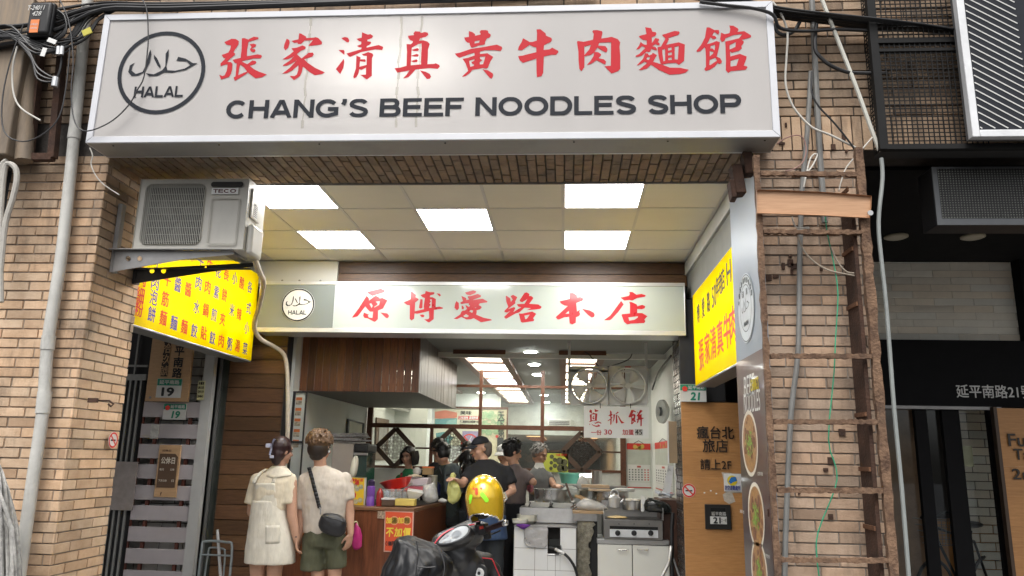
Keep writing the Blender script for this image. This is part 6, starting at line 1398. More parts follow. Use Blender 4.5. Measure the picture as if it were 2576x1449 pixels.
def carton(name, label, xa, ya, xb, yb, Y, d, mat, cat='box', lid=None):
    a, c = P(xa, yb, Y), P(xb, ya, Y); t = thing(name, label, cat, (a.x, Y, a.z)); part('body', MB().box(a.x, c.x, Y, Y + d, a.z, c.z), mat, t, bevel=.004)
    if lid: part('lid', MB().box(a.x - .004, c.x + .004, Y - .004, Y + d + .004, c.z + .0005, c.z + .016), lid, t, bevel=.003)
    return t
carton('brown_box', 'brown wooden box with a white lid at the counter edge', 959, 1258, 993, 1272, YK2 - .12, .14, M('box_brown', (.10, .062, .04), .5, var=.2), lid=white_pl)
carton('yellow_box', 'pale yellow box at the counter edge beside the brown box', 993, 1256, 1043, 1272, YK2 - .16, .12, M('box_yellow', (.62, .48, .12), .5, var=.06))
t = thing('white_tray', 'white foam tray leaning beside the clear plastic bag', 'tray', tuple(P(1048, 1255, YK2)))
part('shell', MB().hexa([P(1027, 1254, YK2), P(1050, 1256, YK2), P(1052, 1252, YK2 + .16), P(1030, 1250, YK2 + .16)], [P(1024, 1233, YK2 - .03), P(1066, 1241, YK2 - .03), P(1064, 1233, YK2 + .2), P(1026, 1228, YK2 + .2)]), white_pl, t, bevel=.006)
t = thing('white_bin', 'white bin with a pink lower half on the counter', 'bin', tuple(P(1045, 1234, YK2 + .45)))
a, c = P(1016, 1240, YK2 + .45), P(1076, 1203, YK2 + .45); part('body', MB().box(a.x, c.x, YK2 + .45, YK2 + .7, a.z + .07, c.z), M('bin_white', (.60, .52, .55), .4), t, bevel=.012); part('pink_base', MB().box(a.x + .02, c.x - .004, YK2 + .452, YK2 + .7, a.z, a.z + .0695), M('bin_pink', (.66, .16, .20), .4), t)
t = thing('food_plate', 'round plate heaped with pale food on the white bin', 'plate', tuple(P(1043, 1203, YK2 + .5)))
c = P(1043, 1203, YK2 + .52); part('plate', MB().lathe([(.05, 0), (.098, .012), (.10, .016), (.05, .006)], c, 24), white_pl, t)
b = MB(); r = random.Random(3)
for i in range(22): a = r.uniform(0, 6.28); q = r.uniform(0, .07); b.ell(c + V((cos(a) * q, sin(a) * q, .018 + (.07 - q) * .25)), (.02, .016, .012), nu=8, nv=5)
part('food', b, M('dough', (.62, .52, .38), .6, var=.15), t)
carton('orange_carton', 'tan carton with an orange top behind the food plate', 1062, 1178, 1088, 1194, YK2 + .62, .1, M('carton_tan', (.33, .22, .10), .6), lid=M('carton_orange', (.75, .20, .06), .5))
carton('cream_crate', 'cream crate between the white bin and the navy bottle', 1074, 1196, 1096, 1240, YK2 + .75, .14, M('crate_cream', (.50, .48, .38), .5))
jar('navy_bottle', 'navy blue bottle at the back of the counter beside the cream crate', 'bottle', 1100, 1212, 1246, YK2 + .95, [(.032, 0), (.034, .8), (.02, .9), (.018, 1)], M('navy', (.02, .025, .09), .3))
def bag(name, label, pts, Y, d, mat, cat='bag', seed=1, thk=None, fold=.03):   # soft bag: outline points, swollen in depth
    r = random.Random(seed); cx = sum(p[0] for p in pts) / len(pts); cy_ = sum(p[1] for p in pts) / len(pts); rings = []
    for i in range(9):
        tt = -pi / 2 + pi * (i + .0) / 8; s = max(.05, cos(tt)) ** .55; rings.append([P(cx + (x - cx) * s, cy_ + (y - cy_) * s, Y) + V((r.uniform(-1, 1) * .004, sin(tt) * d, r.uniform(-1, 1) * .004)) for x, y in pts])
    return solo(name, MB().loft(rings), mat, label, cat, smooth=True, sub=1, wrinkle=fold, wscale=.05)
film = M('clear_film', (.62, .62, .60), .25, var=.15, vs=20, alpha=.75, coat=.3); film_w = M('white_film', (.66, .66, .63), .35, var=.12, vs=20)
bag('plastic_bag', 'crumpled translucent plastic bag at the right corner of the counter', [(1066, 1212), (1072, 1222), (1080, 1218), (1092, 1207), (1093, 1222), (1100, 1240), (1106, 1262), (1085, 1266), (1060, 1262), (1064, 1240)], YK2 + .25, .10, film, seed=2)
bag('plastic_bag', 'small clear plastic bag beside the orange topped carton', [(1036, 1196), (1040, 1178), (1048, 1172), (1060, 1180), (1062, 1196)], YK2 + .6, .05, film, seed=3, fold=.015)
bag('paper_bag', 'tall white paper bag standing open behind the yellow menu stand', [(873, 1210), (888, 1150), (893, 1144), (904, 1148), (898, 1185), (894, 1205)], YK2 + .1, .05, M('bag_paper', (.62, .60, .50), .6), seed=4, fold=.01)
bag('foil_scraps', 'scatter of crumpled white wrap on the counter corner', [(1098, 1262), (1106, 1252), (1118, 1254), (1128, 1260), (1120, 1266)], YK2 + .5, .06, film_w, seed=9, fold=.02)
# pink bag beside the man
t = bag('pink_bag', 'pink shopping bag hanging beside the man at the counter', [(896, 1310), (901, 1326), (907, 1328), (911, 1345), (912, 1380), (900, 1383), (886, 1386), (887, 1350), (889, 1330), (893, 1326)], YC1 - .09, .022, M('pink_bag', (.52, .03, .20), .4, var=.15, coat=.2), seed=5, fold=.022)
t = thing('phone_strap', 'pale strap with a blue charm beside the pink bag', 'strap', tuple(P(885, 1330, YC1 - .15)))
part('strap', MB().tube([P(872, 1325, YC1 - .15), P(884, 1318, YC1 - .15), P(897, 1312, YC1 - .1), P(901, 1326, YC1 - .09)], .006, 6, smooth=3), M('strap_pale', (.55, .55, .35), .5), t); b = MB(); b.ell(P(880, 1328, YC1 - .16), (.018, .012, .028)); part('charm', b, M('charm_blue', (.2, .45, .55), .4), t)
# drinks fridge and newspapers
t = thing('drinks_fridge', 'beige upright drinks fridge with a black rounded top behind the man', 'fridge', tuple(P(870, 1275, YC1 + .55)))
Yf = YC1 + .62; a, c = P(826, 1275, Yf), P(890, 1116, Yf); d = P(926, 1118, Yf)
part('body', MB().box(a.x, c.x, Yf, Yf + .42, 1.003, c.z), M('fridge_beige', (.36, .32, .28), .5, var=.05), t, bevel=.006); part('door', MB().box(c.x + .002, d.x - .01, Yf + .02, Yf + .40, 1.003, c.z - .06), M('fridge_glass', (.03, .06, .055), .12, var=.3, coat=.6), t, bevel=.004)
b = MB(); q = P(905, 1134, Yf); b.box(c.x + .001, d.x, Yf - .006, Yf + .42, q.z - .02, c.z); part('top_rim', b, blackp, t, bevel=.022, seg=3)
part('handle', MB().box(c.x + .003, d.x, Yf - .004, Yf + .015, q.z - .045, q.z - .022), steel, t)
b = MB(); r = random.Random(12)
for i in range(9):
    x0 = r.uniform(826, 840); x1 = r.uniform(895, 922); z = c.z + .004 + i * .011; p = P(x0, 1118, Yf); q = P(x1, 1118, Yf); k = r.uniform(.5, 1.1); b.cur = (k, k, k, 1); tl = r.uniform(-.01, .02)
    b.hexa([(p.x, Yf - r.uniform(0, .03), z), (q.x, Yf - r.uniform(0, .03), z + tl), (q.x, Yf + .3, z + tl), (p.x, Yf + .3, z)], [(p.x, Yf - r.uniform(0, .03), z + .010), (q.x, Yf - r.uniform(0, .02), z + .010 + tl), (q.x, Yf + .3, z + .01 + tl), (p.x, Yf + .3, z + .01)])
b.cur = (1, 1, 1, 1); solo('newspaper_stack', b, M('newsprint', (.36, .35, .34), .8, var=.4, vs=50, attr=True), 'untidy stack of newspapers on top of the beige fridge', 'newspapers')

# ================================================================== cooking counter on the right
YT = 8.0
tw = M('white_wall_tile', (.70, .71, .71), .18, var=.03, coat=.4, attr=True); grout = M('grout', (.16, .15, .14), .9)
x0, x1 = P(1295, 1325, YT).x, P(1451, 1325, YT).x; zt_ = P(1370, 1326, YT).z
t = thing('tiled_stove', 'white tiled stove base with a square burner opening', 'stove', ((x0 + x1) / 2, YT, 0))
ox0, ox1, oz0, oz1 = P(1378, 1360, YT).x, P(1409, 1360, YT).x, P(1390, 1394, YT).z, P(1390, 1328, YT).z
b = MB(); b.box(x0, ox0, YT + .006, YT + .5, 0, zt_ - .002); b.box(ox1, x1, YT + .006, YT + .5, 0, zt_ - .002); b.box(ox0, ox1, YT + .006, YT + .5, 0, oz0); b.box(ox0, ox1, YT + .25, YT + .5, oz0, zt_ - .002); part('core', b, grout, t)
b = MB(); s = .205; r = random.Random(1); z = zt_
while z > -.1:
    x = x0
    while x < x1 - .01:
        xa, xb, za, zb2 = x + .002, min(x + s, x1) - .002, max(0, z - s) + .002, z - .002; k = r.uniform(.93, 1.04); b.cur = (k, k, k, 1)
        if not (xb > ox0 + .01 and xa < ox1 - .01 and zb2 > oz0 + .01): b.box(xa, xb, YT, YT + .0055, za, zb2)
        else:
            if xa < ox0 - .01: b.box(xa, ox0 - .002, YT, YT + .0055, max(za, 0), zb2)
            if xb > ox1 + .01: b.box(ox1 + .002, xb, YT, YT + .0055, za, zb2)
            if za < oz0 - .01: b.box(max(xa, ox0), min(xb, ox1), YT, YT + .0055, za, oz0 - .002)
        x += s
    z -= s
y = YT + .006
while y < YT + .5: b.box(x0 - .0055, x0 - .0001, y, min(y + s - .004, YT + .5), 0.0, zt_ - .002); y += s
b.cur = (1, 1, 1, 1); part('tiles', b, tw, t)
part('stove_top', MB().box(x0 - .01, x1 + .003, YT - .008, YT + .5, zt_ - .0015, zt_ + .012), steel_d, t, bevel=.003)
b = MB(); b.box(ox0 + .01, ox1 - .01, YT + .03, YT + .06, oz0 + .07, oz0 + .14); b.tube([V((ox0 + .02, YT + .02, oz0 + .06)), V((ox1 - .0, YT - .01, oz0 + .045))], .022, 10); part('burner', b, M('burner_black', (.02, .022, .02), .4, .3), t)
b = MB(); b.tube([P(1377, 1393, YT - .004), P(1377, 1395, YT - .004), P(1411, 1395, YT - .004), P(1411, 1372, YT - .004)], .007, 5); part('opening_rim', b, steel, t)
t = thing('gas_hose', 'black gas hose with a foil wrapped start hanging from the tiled stove', 'hose', tuple(P(1425, 1400, YT - .05)))
part('foil_end', MB().tube([P(1397, 1381, YT - .03), P(1408, 1387, YT - .05), P(1420, 1393, YT - .06)], .016, 10), M('foil', (.68, .68, .66), .3, .8, bump=.6, bs=80), t); part('hose', MB().tube([P(1418, 1392, YT - .06), P(1432, 1405, YT - .07), P(1446, 1428, YT - .07), P(1455, 1460, YT - .06)], .014, 8, smooth=3), blackp, t)
t = thing('foil_tray', 'dull silver foil tray hung on the white tiles', 'tray', tuple(P(1348, 1378, YT - .02)))
b = MB(); q = [(1322, 1322), (1375, 1324), (1379, 1332), (1376, 1370), (1366, 1378), (1328, 1374), (1319, 1366), (1319, 1330)]; b.polys([q], lambda x, y: P(x, y, YT - .022), (0, .012, 0)); part('tray', b, M('foil_dull', (.55, .54, .53), .3, .75, bump=.8, bs=16), t, bevel=.004)
t = bag('purple_cloth', 'purple cloth draped on the front corner of the tiled stove', [(1291, 1318), (1315, 1317), (1342, 1320), (1330, 1324), (1318, 1334), (1308, 1328)], YT - .02, .03, M('purple_cloth', (.10, .02, .20), .8), 'cloth', 6, fold=.01)
for lb, x, yt, yb, Y, rr in (('white bowl at the back of the pair on the tiled stove corner', 1325, 1294, 1318, YT + .22, .105), ('small white bowl in front of the larger bowl on the tiled stove corner', 1308, 1305, 1320, YT + .08, .082)):
    p = P(x, yb, Y); t = thing('white_bowl', lb, 'bowl', tuple(p), 'white bowls on the stove corner'); h = P(x, yt, Y).z - p.z
    part('shell', MB().lathe([(rr * .6, 0), (rr * .95, h * .35), (rr, h), (rr * .96, h), (rr * .88, h * .4), (rr * .5, h * .1)], p, 28), M('bowl_plastic', (.66, .65, .56), .35), t)
# steel worktop behind
Ys = 8.32; t = thing('steel_worktop', 'dull steel worktop behind the white tiled stove', 'worktop', tuple(P(1380, 1310, Ys)))
a, c = P(1307, 1312, Ys), P(1452, 1280, Ys); part('body', MB().box(a.x, c.x, Ys + .002, Ys + .7, a.z, c.z), steel_d, t, bevel=.004); zw = c.z
part('front_lip', MB().hexa([(a.x, Ys - .05, a.z), (c.x, Ys - .05, a.z), (c.x, Ys, a.z), (a.x, Ys, a.z)], [(a.x, Ys - .01, c.z), (c.x, Ys - .01, c.z), (c.x, Ys, c.z), (a.x, Ys, c.z)]), steel_d, t)
part('cabinet', MB().box(a.x, c.x, Ys + .2, Ys + .7, 0, a.z - .001), M('under_dark', (.03, .03, .03), .7), t)
enam = M('enamel_tray', (.66, .66, .62), .3)
for lb, xa, xb in (('white enamel tray with food scraps, left of the pair on the worktop', 1330, 1384), ('empty white enamel tray, right of the pair on the worktop', 1386, 1443)):
    a, c = P(xa, 1282, Ys + .04), P(xb, 1266, Ys + .04); t = thing('food_tray', lb, 'tray', (a.x, Ys, zw), 'enamel trays on the worktop'); h = .055; x0_, x1_, y0_, y1_ = a.x, c.x, Ys + .03, Ys + .27
    b = MB(); b.loft([[(x0_ + .02, y0_ + .02, zw + .001), (x1_ - .02, y0_ + .02, zw + .001), (x1_ - .02, y1_ - .02, zw + .001), (x0_ + .02, y1_ - .02, zw + .001)], [(x0_, y0_, zw + h), (x1_, y0_, zw + h), (x1_, y1_, zw + h), (x0_, y1_, zw + h)], [(x0_ + .012, y0_ + .012, zw + h), (x1_ - .012, y0_ + .012, zw + h), (x1_ - .012, y1_ - .012, zw + h), (x0_ + .012, y1_ - .012, zw + h)], [(x0_ + .028, y0_ + .028, zw + .012), (x1_ - .028, y0_ + .028, zw + .012), (x1_ - .028, y1_ - .028, zw + .012), (x0_ + .028, y1_ - .028, zw + .012)]]); part('shell', b, enam, t)
    b = MB()
    for sx in (x0_, x1_): b.tube([V((sx, y0_ + .02, zw + h)), V((sx + (.02 if sx == x0_ else -.0), y0_ - .01, zw + h - .005)), V((sx, y0_ - .012, zw + .01))], .005, 5)
    part('handle', b, blackp, t)
    if 'scraps' in lb:
        b = MB(); r = random.Random(5)
        for i in range(16): b.ell((r.uniform(x0_ + .05, x1_ - .04), r.uniform(y0_ + .05, y1_ - .05), zw + .03), (.014, .012, .01), nu=6, nv=4)
        part('scraps', b, M('scraps', (.50, .42, .25), .6), t)
def pot(name, label, x, yt, yb, Y, rr, mat, cat='pot', lid=None, n=36):
    p = P(x, yb, Y); h = P(x, yt, Y).z - p.z; t = thing(name, label, cat, tuple(p)); part('wall', MB().lathe([(rr * .97, 0), (rr, .01), (rr, h - .012), (rr * 1.03, h - .008), (rr * 1.03, h), (rr * .97, h), (rr * .95, .02)], p, n), mat, t)
    if lid: part('lid', MB().lathe([(rr * .94, h - .03), (rr * .5, h + .01), (.02, h + .02)], p, n), lid, t)
    return t, p, h
potm = M('pot_steel', (.52, .52, .51), .28, .9, var=.2, vs=5, stretch=(1, 1, .3))
pot('stock_pot', 'wide stainless steel stock pot steaming at the back of the worktop', 1390, 1230, 1268, 8.62, .205, potm)
pot('steamer_pot', 'wide steel pot with cutting boards lying on its rim', 1535, 1236, 1270, 8.72, .20, potm)
pot('tall_pot', 'tall narrow steel pot behind the white plastic bag', 1501, 1184, 1222, 9.3, .062, potm)
t, p, h = pot('egg_pot', 'small steel pot filled with white eggs above the griddle', 1592, 1258, 1282, 8.32, .105, potm)
b = MB(); r = random.Random(4)
for i in range(11): a = i * 2.4; q = .02 * sqrt(i) ; b.ell(p + V((cos(a) * q, sin(a) * q, h - .002)), (.024, .021, .018), nu=10, nv=6)
part('eggs', b, M('egg_white', (.70, .66, .58), .5), t)
t, p, h = pot('tin_kettle', 'small round aluminium kettle with a loop handle', 1546, 1252, 1276, 8.35, .066, alu, 'kettle'); part('dome', MB().lathe([(.064, h - .005), (.045, h + .02), (.015, h + .03), (.012, h + .042), (.002, h + .044)], p, 24), alu, t)
part('handle', MB().tube([p + V((-.045, 0, h)), p + V((-.035, 0, h + .06)), p + V((0, 0, h + .085)), p + V((.035, 0, h + .06)), p + V((.045, 0, h))], .006, 8, smooth=4), alu, t); part('spout', MB().tube([p + V((.05, -.02, h * .4)), p + V((.095, -.03, h * .9))], [.014, .009], 8), alu, t)
p = P(1571, 1236, 8.7); solo('round_cover', MB().lathe([(.105, 0), (.11, .006), (.11, .028), (.09, .034)], p, 28), white_pl, 'thick white round cover resting on the wide steel pot', 'cover')
t = thing('cutting_boards', 'pale wooden boards lying across the wide steel pot', 'boards', tuple(P(1510, 1238, 8.65))); b = MB(); b.bar(P(1463, 1222, 8.75), P(1532, 1224, 8.75), .2, .03); part('board', b, M('board_pale', (.48, .36, .24), .6, var=.15), t); b = MB(); b.bar(P(1480, 1232, 8.6), P(1535, 1233, 8.6), .18, .02); part('board', b, M('board_pale', (.48, .36, .24)), t)
solo('wood_tray', MB().hexa([P(1446, 1250, 8.42), P(1496, 1272, 8.40), P(1500, 1270, 8.6), P(1452, 1247, 8.6)], [P(1447, 1245, 8.42), P(1497, 1267, 8.40), P(1501, 1264, 8.6), P(1453, 1242, 8.6)]), M('tray_tan', (.45, .28, .13), .55), 'slanted tan wooden tray between the pots', 'tray', bevel=.003)
t = thing('plate_stack', 'stack of pale plates behind the slanted wooden tray', 'plates', tuple(P(1462, 1252, 8.7))); c = P(1464, 1254, 8.7); b = MB()
for i in range(7): b.lathe([(.05, i * .013), (.085, i * .013 + .012), (.085, i * .013 + .0125), (.04, i * .013 + .004)], c, 24)
part('plates', b, M('plate_pale', (.62, .60, .50), .35), t)
bag('striped_cloth', 'grey and white striped cloth heaped beside the stock pot', [(1412, 1232), (1422, 1222), (1440, 1220), (1456, 1230), (1464, 1250), (1440, 1256), (1418, 1254)], 8.58, .10, M('striped_cloth', (.22, .26, .24), .85, col2=(.55, .57, .53), vs=14, stretch=(1, 1, 8)), 'cloth', 7, fold=.015)
t = thing('green_basin', 'mint green plastic basin on the shelf before the glass partition', 'basin', tuple(P(1432, 1214, 9.9))); p = P(1433, 1216, 9.9); h = P(1433, 1190, 9.9).z - p.z; part('shell', MB().lathe([(.105, 0), (.135, h * .9), (.145, h * .9), (.145, h), (.132, h), (.1, .01)], p, 28), M('mint', (.16, .48, .36), .4, coat=.2), t)
b = MB(); a, c = P(1400, 1222, 9.85), P(1575, 1216, 9.85); b.box(a.x, c.x, 9.75, 10.1, a.z - .02, a.z + .012); solo('back_shelf', b, steel_d, 'steel shelf in front of the glass partition', 'shelf')
b = MB(); b.box(a.x + .01, c.x - .01, 9.8, 10.08, 0, a.z - .021); solo('back_cabinet', b, M('back_cab', (.30, .30, .29), .5, var=.15, vs=3), 'grey cabinet under the steel shelf', 'cabinet')
bag('plastic_bag', 'knotted white plastic bag in front of the mint green basin', [(1450, 1212), (1458, 1200), (1462, 1192), (1468, 1198), (1478, 1200), (1485, 1220), (1482, 1234), (1466, 1238), (1452, 1232)], 9.0, .08, film_w, seed=8, fold=.02)
t = thing('work_lamp', 'small lit strip lamp above the white plastic bag', 'lamp', tuple(P(1480, 1198, 9.6))); b = MB(); b.bar(P(1458, 1198, 9.6), P(1496, 1198, 9.6), .03, .025); part('tube', b, light_mat('strip_glow', (.95, 1, 1), 9), t); b = MB(); b.bar(P(1456, 1193, 9.62), P(1498, 1193, 9.62), .03, .02); part('holder', b, white_pl, t)
t = thing('ladle', 'dark wooden handled ladle standing in the stock pot', 'ladle', tuple(P(1430, 1240, 8.5))); part('handle', MB().tube([P(1441, 1262, 8.36), P(1432, 1240, 8.45), P(1424, 1216, 8.5)], .012, 8), M('ladle_wood', (.10, .065, .045), .6), t); b = MB(); b.ell(P(1442, 1263, 8.36), (.03, .03, .015)); part('cup', b, steel, t)
t = thing('tongs', 'dark tongs lying crossed in front of the plastic wrapped bundle', 'tongs', tuple(P(1450, 1275, 8.25))); b = MB(); b.bar(P(1440, 1283, 8.26), P(1475, 1255, 8.3), .014, .01); b.bar(P(1436, 1276, 8.26), P(1452, 1268, 8.3), .014, .01); part('arms', b, M('tongs_dark', (.12, .06, .04), .5), t)
bag('wrapped_bundle', 'bundle of buns in crumpled clear plastic beside the kettle', [(1446, 1268), (1462, 1256), (1482, 1252), (1500, 1262), (1530, 1270), (1534, 1284), (1500, 1288), (1452, 1284)], 8.28, .10, film, 'bundle', 11)
# corroded pier between stove and griddle
t = thing('corroded_pier', 'flaking corroded panel between the white tiled stove and the griddle', 'panel', tuple(P(1476, 1449, 8.06)))
a, c = P(1451, 1449, 8.06), P(1503, 1311, 8.06); part('backing', MB().box(a.x + .004, c.x, 8.09, 8.3, 0, c.z), M('pier_black', (.012, .012, .012), .8), t)
fl2 = M('flaked_metal', (.11, .10, .075), .75, col2=(.28, .26, .20), vs=22, bump=.9, bs=60)
r = random.Random(6); L = []; Rr = []
for i in range(20):
    y = 1311 + i * 8; L.append((1452 + r.uniform(-1, 1), y)); Rr.append((1499 - i * .6 - r.uniform(0, 10) - (6 if 4 < i < 12 else 0), y + r.uniform(-3, 3)))
b = MB(); b.polys([L + Rr[::-1]], lambda x, y: P(x, y, 8.06), (0, .012, 0)); part('flaked_skin', b, fl2, t)
part('top_shelf', MB().box(P(1441, 1288, 8.1).x, P(1518, 1288, 8.1).x, 8.08, 8.5, P(1480, 1292, 8.1).z, P(1480, 1286, 8.1).z), M('shelf_tan', (.36, .24, .13), .5), t)
part('steel_cheek', MB().box(P(1442, 1300, 8.075).x, P(1502, 1300, 8.075).x, 8.062 + .01, 8.088, P(1480, 1311, 8.07).z, P(1480, 1293, 8.07).z), steel_d, t)
# griddle on a white cabinet
YGd = 7.98; t = thing('griddle', 'stainless steel gas griddle with three black knobs', 'griddle', tuple(P(1594, 1357, YGd)))
a, c = P(1519, 1356, YGd), P(1667, 1310, YGd); part('front', MB().box(a.x, c.x, YGd, YGd + .45, a.z, c.z), M('griddle_grey', (.20, .195, .185), .4, .6, var=.15), t, bevel=.004)
p, q = P(1534, 1350, YGd), P(1655, 1334, YGd); part('knob_panel', MB().box(p.x, q.x, YGd - .012, YGd - .0005, p.z, q.z), M('panel_bright', (.75, .78, .80), .3, .5), t)
p, q = P(1534, 1332, YGd), P(1655, 1326, YGd); part('slot', MB().box(p.x, q.x, YGd - .004, YGd - .0005, p.z, q.z), M('slot_dark', (.004, .004, .004)), t)
b = MB()
for x in (1557, 1595, 1633): b.disc(P(x, 1318, YGd), .006, (0, -1, 0), 8, .004)
part('bolts', b, blackt, t)
for x in (1554, 1595, 1637): c_ = P(x, 1341, YGd - .012); b = MB(); b.lathe([(.027, 0), (.026, .012), (.020, .03), (.018, .032)], c_, 18, (0, -1, 0)); b.obox(c_ + V((0, -.036, 0)), UX, UZ, (0, 1, 0), .005, .022, .006); part('knob', b, blackp, t)
a2 = P(1519, 1309, YGd); c3 = P(1669, 1280, YGd)
part('splash_back', MB().box(a2.x, c3.x, YGd + .43, YGd + .45, c.z, c.z + .16), steel, t); b = MB(); b.hexa([(a2.x, YGd + .01, c.z + .001), (a2.x + .006, YGd + .01, c.z + .001), (a2.x + .006, YGd + .429, c.z + .001), (a2.x, YGd + .429, c.z + .001)], [(a2.x, YGd + .01, c.z + .05), (a2.x + .006, YGd + .01, c.z + .05), (a2.x + .006, YGd + .429, c.z + .15), (a2.x, YGd + .429, c.z + .15)]); b.box(c3.x - .006, c3.x, YGd + .01, YGd + .429, c.z + .001, c.z + .12); part('side_guard', b, steel, t)
part('hot_plate', MB().box(a2.x + .008, c3.x - .008, YGd + .012, YGd + .428, c.z + .001, c.z + .006), M('hot_plate', (.05, .045, .04), .3, .6, var=.4), t)
p = P(1553, 1303, YGd + .12); solo('pancake', MB().lathe([(.10, 0), (.105, .006), (.08, .014), (.03, .02)], V((p.x, YGd + .14, c.z + .0075)), 22), M('pancake', (.66, .48, .22), .6, var=.2, vs=20), 'flat golden pancake frying on the griddle', 'pancake')
t = thing('white_cabinet', 'white two door cabinet under the griddle', 'cabinet', tuple(P(1594, 1449, YT)))
a, c = P(1503, 1449, YT), P(1683, 1357, YT); zt6 = P(1590, 1357, YT).z; part('carcass', MB().box(a.x, c.x, YT + .022, YT + .5, 0, zt6 - .05), M('cab_dark', (.05, .05, .05), .6), t)
part('steel_edge', MB().box(a.x - .004, c.x + .004, YT - .006, YT + .5, zt6 - .05, zt6), steel, t, bevel=.006)
xm = P(1591, 1400, YT).x; cab_w = M('cabinet_white', (.66, .66, .61), .35, var=.04, vs=2)
for xa, xb, hx in ((a.x + .004, xm - .004, 1566), (xm + .004, c.x - .002, 1617)):
    o = part('door', MB().box(xa, xb, YT, YT + .0215, 0, zt6 - .054), cab_w, t, bevel=.005); p = P(hx, 1383, YT); h = part('handle', MB().tube([p + V((-.055, 0, .004)), p + V((-.045, -.02, 0)), p + V((.045, -.02, 0)), p + V((.055, 0, .004))], .006, 6), M('chrome', (.75, .75, .75), .2, .9), o)
t = bag('black_bag', 'black plastic bag slumped on the right end of the griddle', [(1620, 1250), (1640, 1252), (1668, 1260), (1690, 1270), (1694, 1296), (1672, 1294), (1640, 1286), (1618, 1292)], 8.1, .08, M('bag_black', (.012, .014, .013), .25, coat=.4), seed=13)
solo('paper_sheets', MB().hexa([P(1612, 1286, 8.14), P(1620, 1287, 8.14), P(1622, 1286, 8.2), P(1614, 1285, 8.2)], [P(1612, 1247, 8.14), P(1624, 1250, 8.14), P(1625, 1250, 8.2), P(1613, 1247, 8.2)]), white_pa, 'white paper sheets standing beside the black plastic bag', 'papers')
t = thing('paper_pile', 'crumpled papers and wrap on the right ledge beside the jamb', 'papers', tuple(P(1670, 1250, 8.2))); b = MB(); r = random.Random(10)
for i in range(12): b.obox(P(r.uniform(1652, 1690), r.uniform(1238, 1254), 8.15 + r.uniform(-.05, .1)), (1, r.uniform(-.5, .5), r.uniform(-.5, .5)), (r.uniform(-.4, .4), 1, r.uniform(-.6, .6)), (0, 0, 1), r.uniform(.02, .05), r.uniform(.02, .04), .003)
part('sheets', b, M('crumple', (.52, .55, .60), .5, var=.2), t)
b = MB(); a, c = P(1664, 1449, 8.15), P(1692, 1258, 8.15); b.box(a.x, 1.19, 8.12, 8.7, 0, c.z); solo('side_ledge', b, M('ledge_brown', (.07, .03, .018), .45, var=.25), 'brown wooden ledge against the right wall', 'ledge')
t = thing('steel_sheet', 'shiny steel sheet and white board leaning on the right ledge', 'sheet', tuple(P(1680, 1240, 8.1))); b = MB(); b.hexa([P(1664, 1250, 8.1), P(1684, 1252, 8.1), P(1684, 1252, 8.13), P(1664, 1250, 8.13)], [P(1681, 1170, 8.2), P(1696, 1172, 8.2), P(1696, 1172, 8.23), P(1681, 1170, 8.23)]); part('board', b, M('lean_white', (.62, .62, .62), .3, .3), t)
t = thing('black_stand', 'black metal stand pole at the right end of the cabinet', 'stand', tuple(P(1690, 1449, 7.85))); part('pole', MB().tube([P(1693, 1290, 7.85), P(1690, 1330, 7.85), P(1692, 1480, 7.85)], .018, 8), blackp, t); part('brace', MB().tube([P(1692, 1400, 7.85), P(1716, 1470, 7.8)], .010, 8), steel_d, t)
t = thing('flexible_hose', 'silver flexible hose hanging beside the white cabinet', 'hose', tuple(P(1682, 1400, 7.82))); part('hose', MB().tube([P(1688, 1374, 7.82), P(1686, 1395, 7.8), P(1680, 1422, 7.8), P(1668, 1445, 7.8), P(1662, 1470, 7.8)], .016, 8, smooth=4), MATS['foil'], t)
# ================================================================== people
skin = M('skin', (.50, .29, .20), .5, var=.06, vs=14, spec=.35)
skin2 = M('skin_tan', (.50, .29, .20), .5, var=.06, vs=14, spec=.35)
hair_k = M('black_hair', (.010, .009, .009), .42, var=.3, vs=30)
eye_m = M('eye_dark', (.02, .015, .012), .3); lip_m = M('lip', (.36, .12, .10), .5)
def basis(f, up=(0, 0, 1)):
    f = V(f).normalized(); r = f.cross(V(up)).normalized(); u = r.cross(f); return r, f, u
def ringpx(xl, xr, y, Y, dep, n=22, dy=0.0, sq=2.4):      # body section whose silhouette runs from xl to xr at picture row y
    a, b = P(xl, y, Y), P(xr, y, Y); c = (a + b) / 2 + V((0, dy, 0)); rx = (b.x - a.x) / 2; out = []
    for j in range(n):
        t = 2 * pi * j / n; ct, st = cos(t), sin(t); out.append(c + V((rx * abs(ct) ** (2 / sq) * (1 if ct > 0 else -1), dep * abs(st) ** (2 / sq) * (1 if st > 0 else -1), 0)))
    return out
def rings(rows, Y, sq=2.4): return [ringpx(xl, xr, y, Y, d, dy=(e[0] if e else 0), sq=sq) for xl, xr, y, d, *e in rows]
def head(mb, c, f, u0=(0, 0, 1), s=1.0):
    r, f, u = basis(f, u0); q = Matrix((r, f, u)).transposed(); E = lambda o, rad: mb.ell(c + (r * o[0] + f * o[1] + u * o[2]) * s, V(rad) * s, q)
    E((0, -.012, .034), (.073, .092, .088)); E((0, .026, -.040), (.058, .062, .070)); E((0, .056, -.088), (.028, .028, .024)); E((0, .075, .03), (.045, .02, .02))
    E((0, -.03, -.06), (.05, .055, .06))
    mb.cap(c + (f * .088 + u * .004) * s, c + (f * .108 - u * .026) * s, .010 * s, .015 * s, 8)
    for k in (-1, 1): E((k * .074, -.012, -.008), (.012, .02, .031)); E((k * .034, .062, -.03), (.026, .02, .022))
    E((0, .085, -.06), (.022, .012, .009))
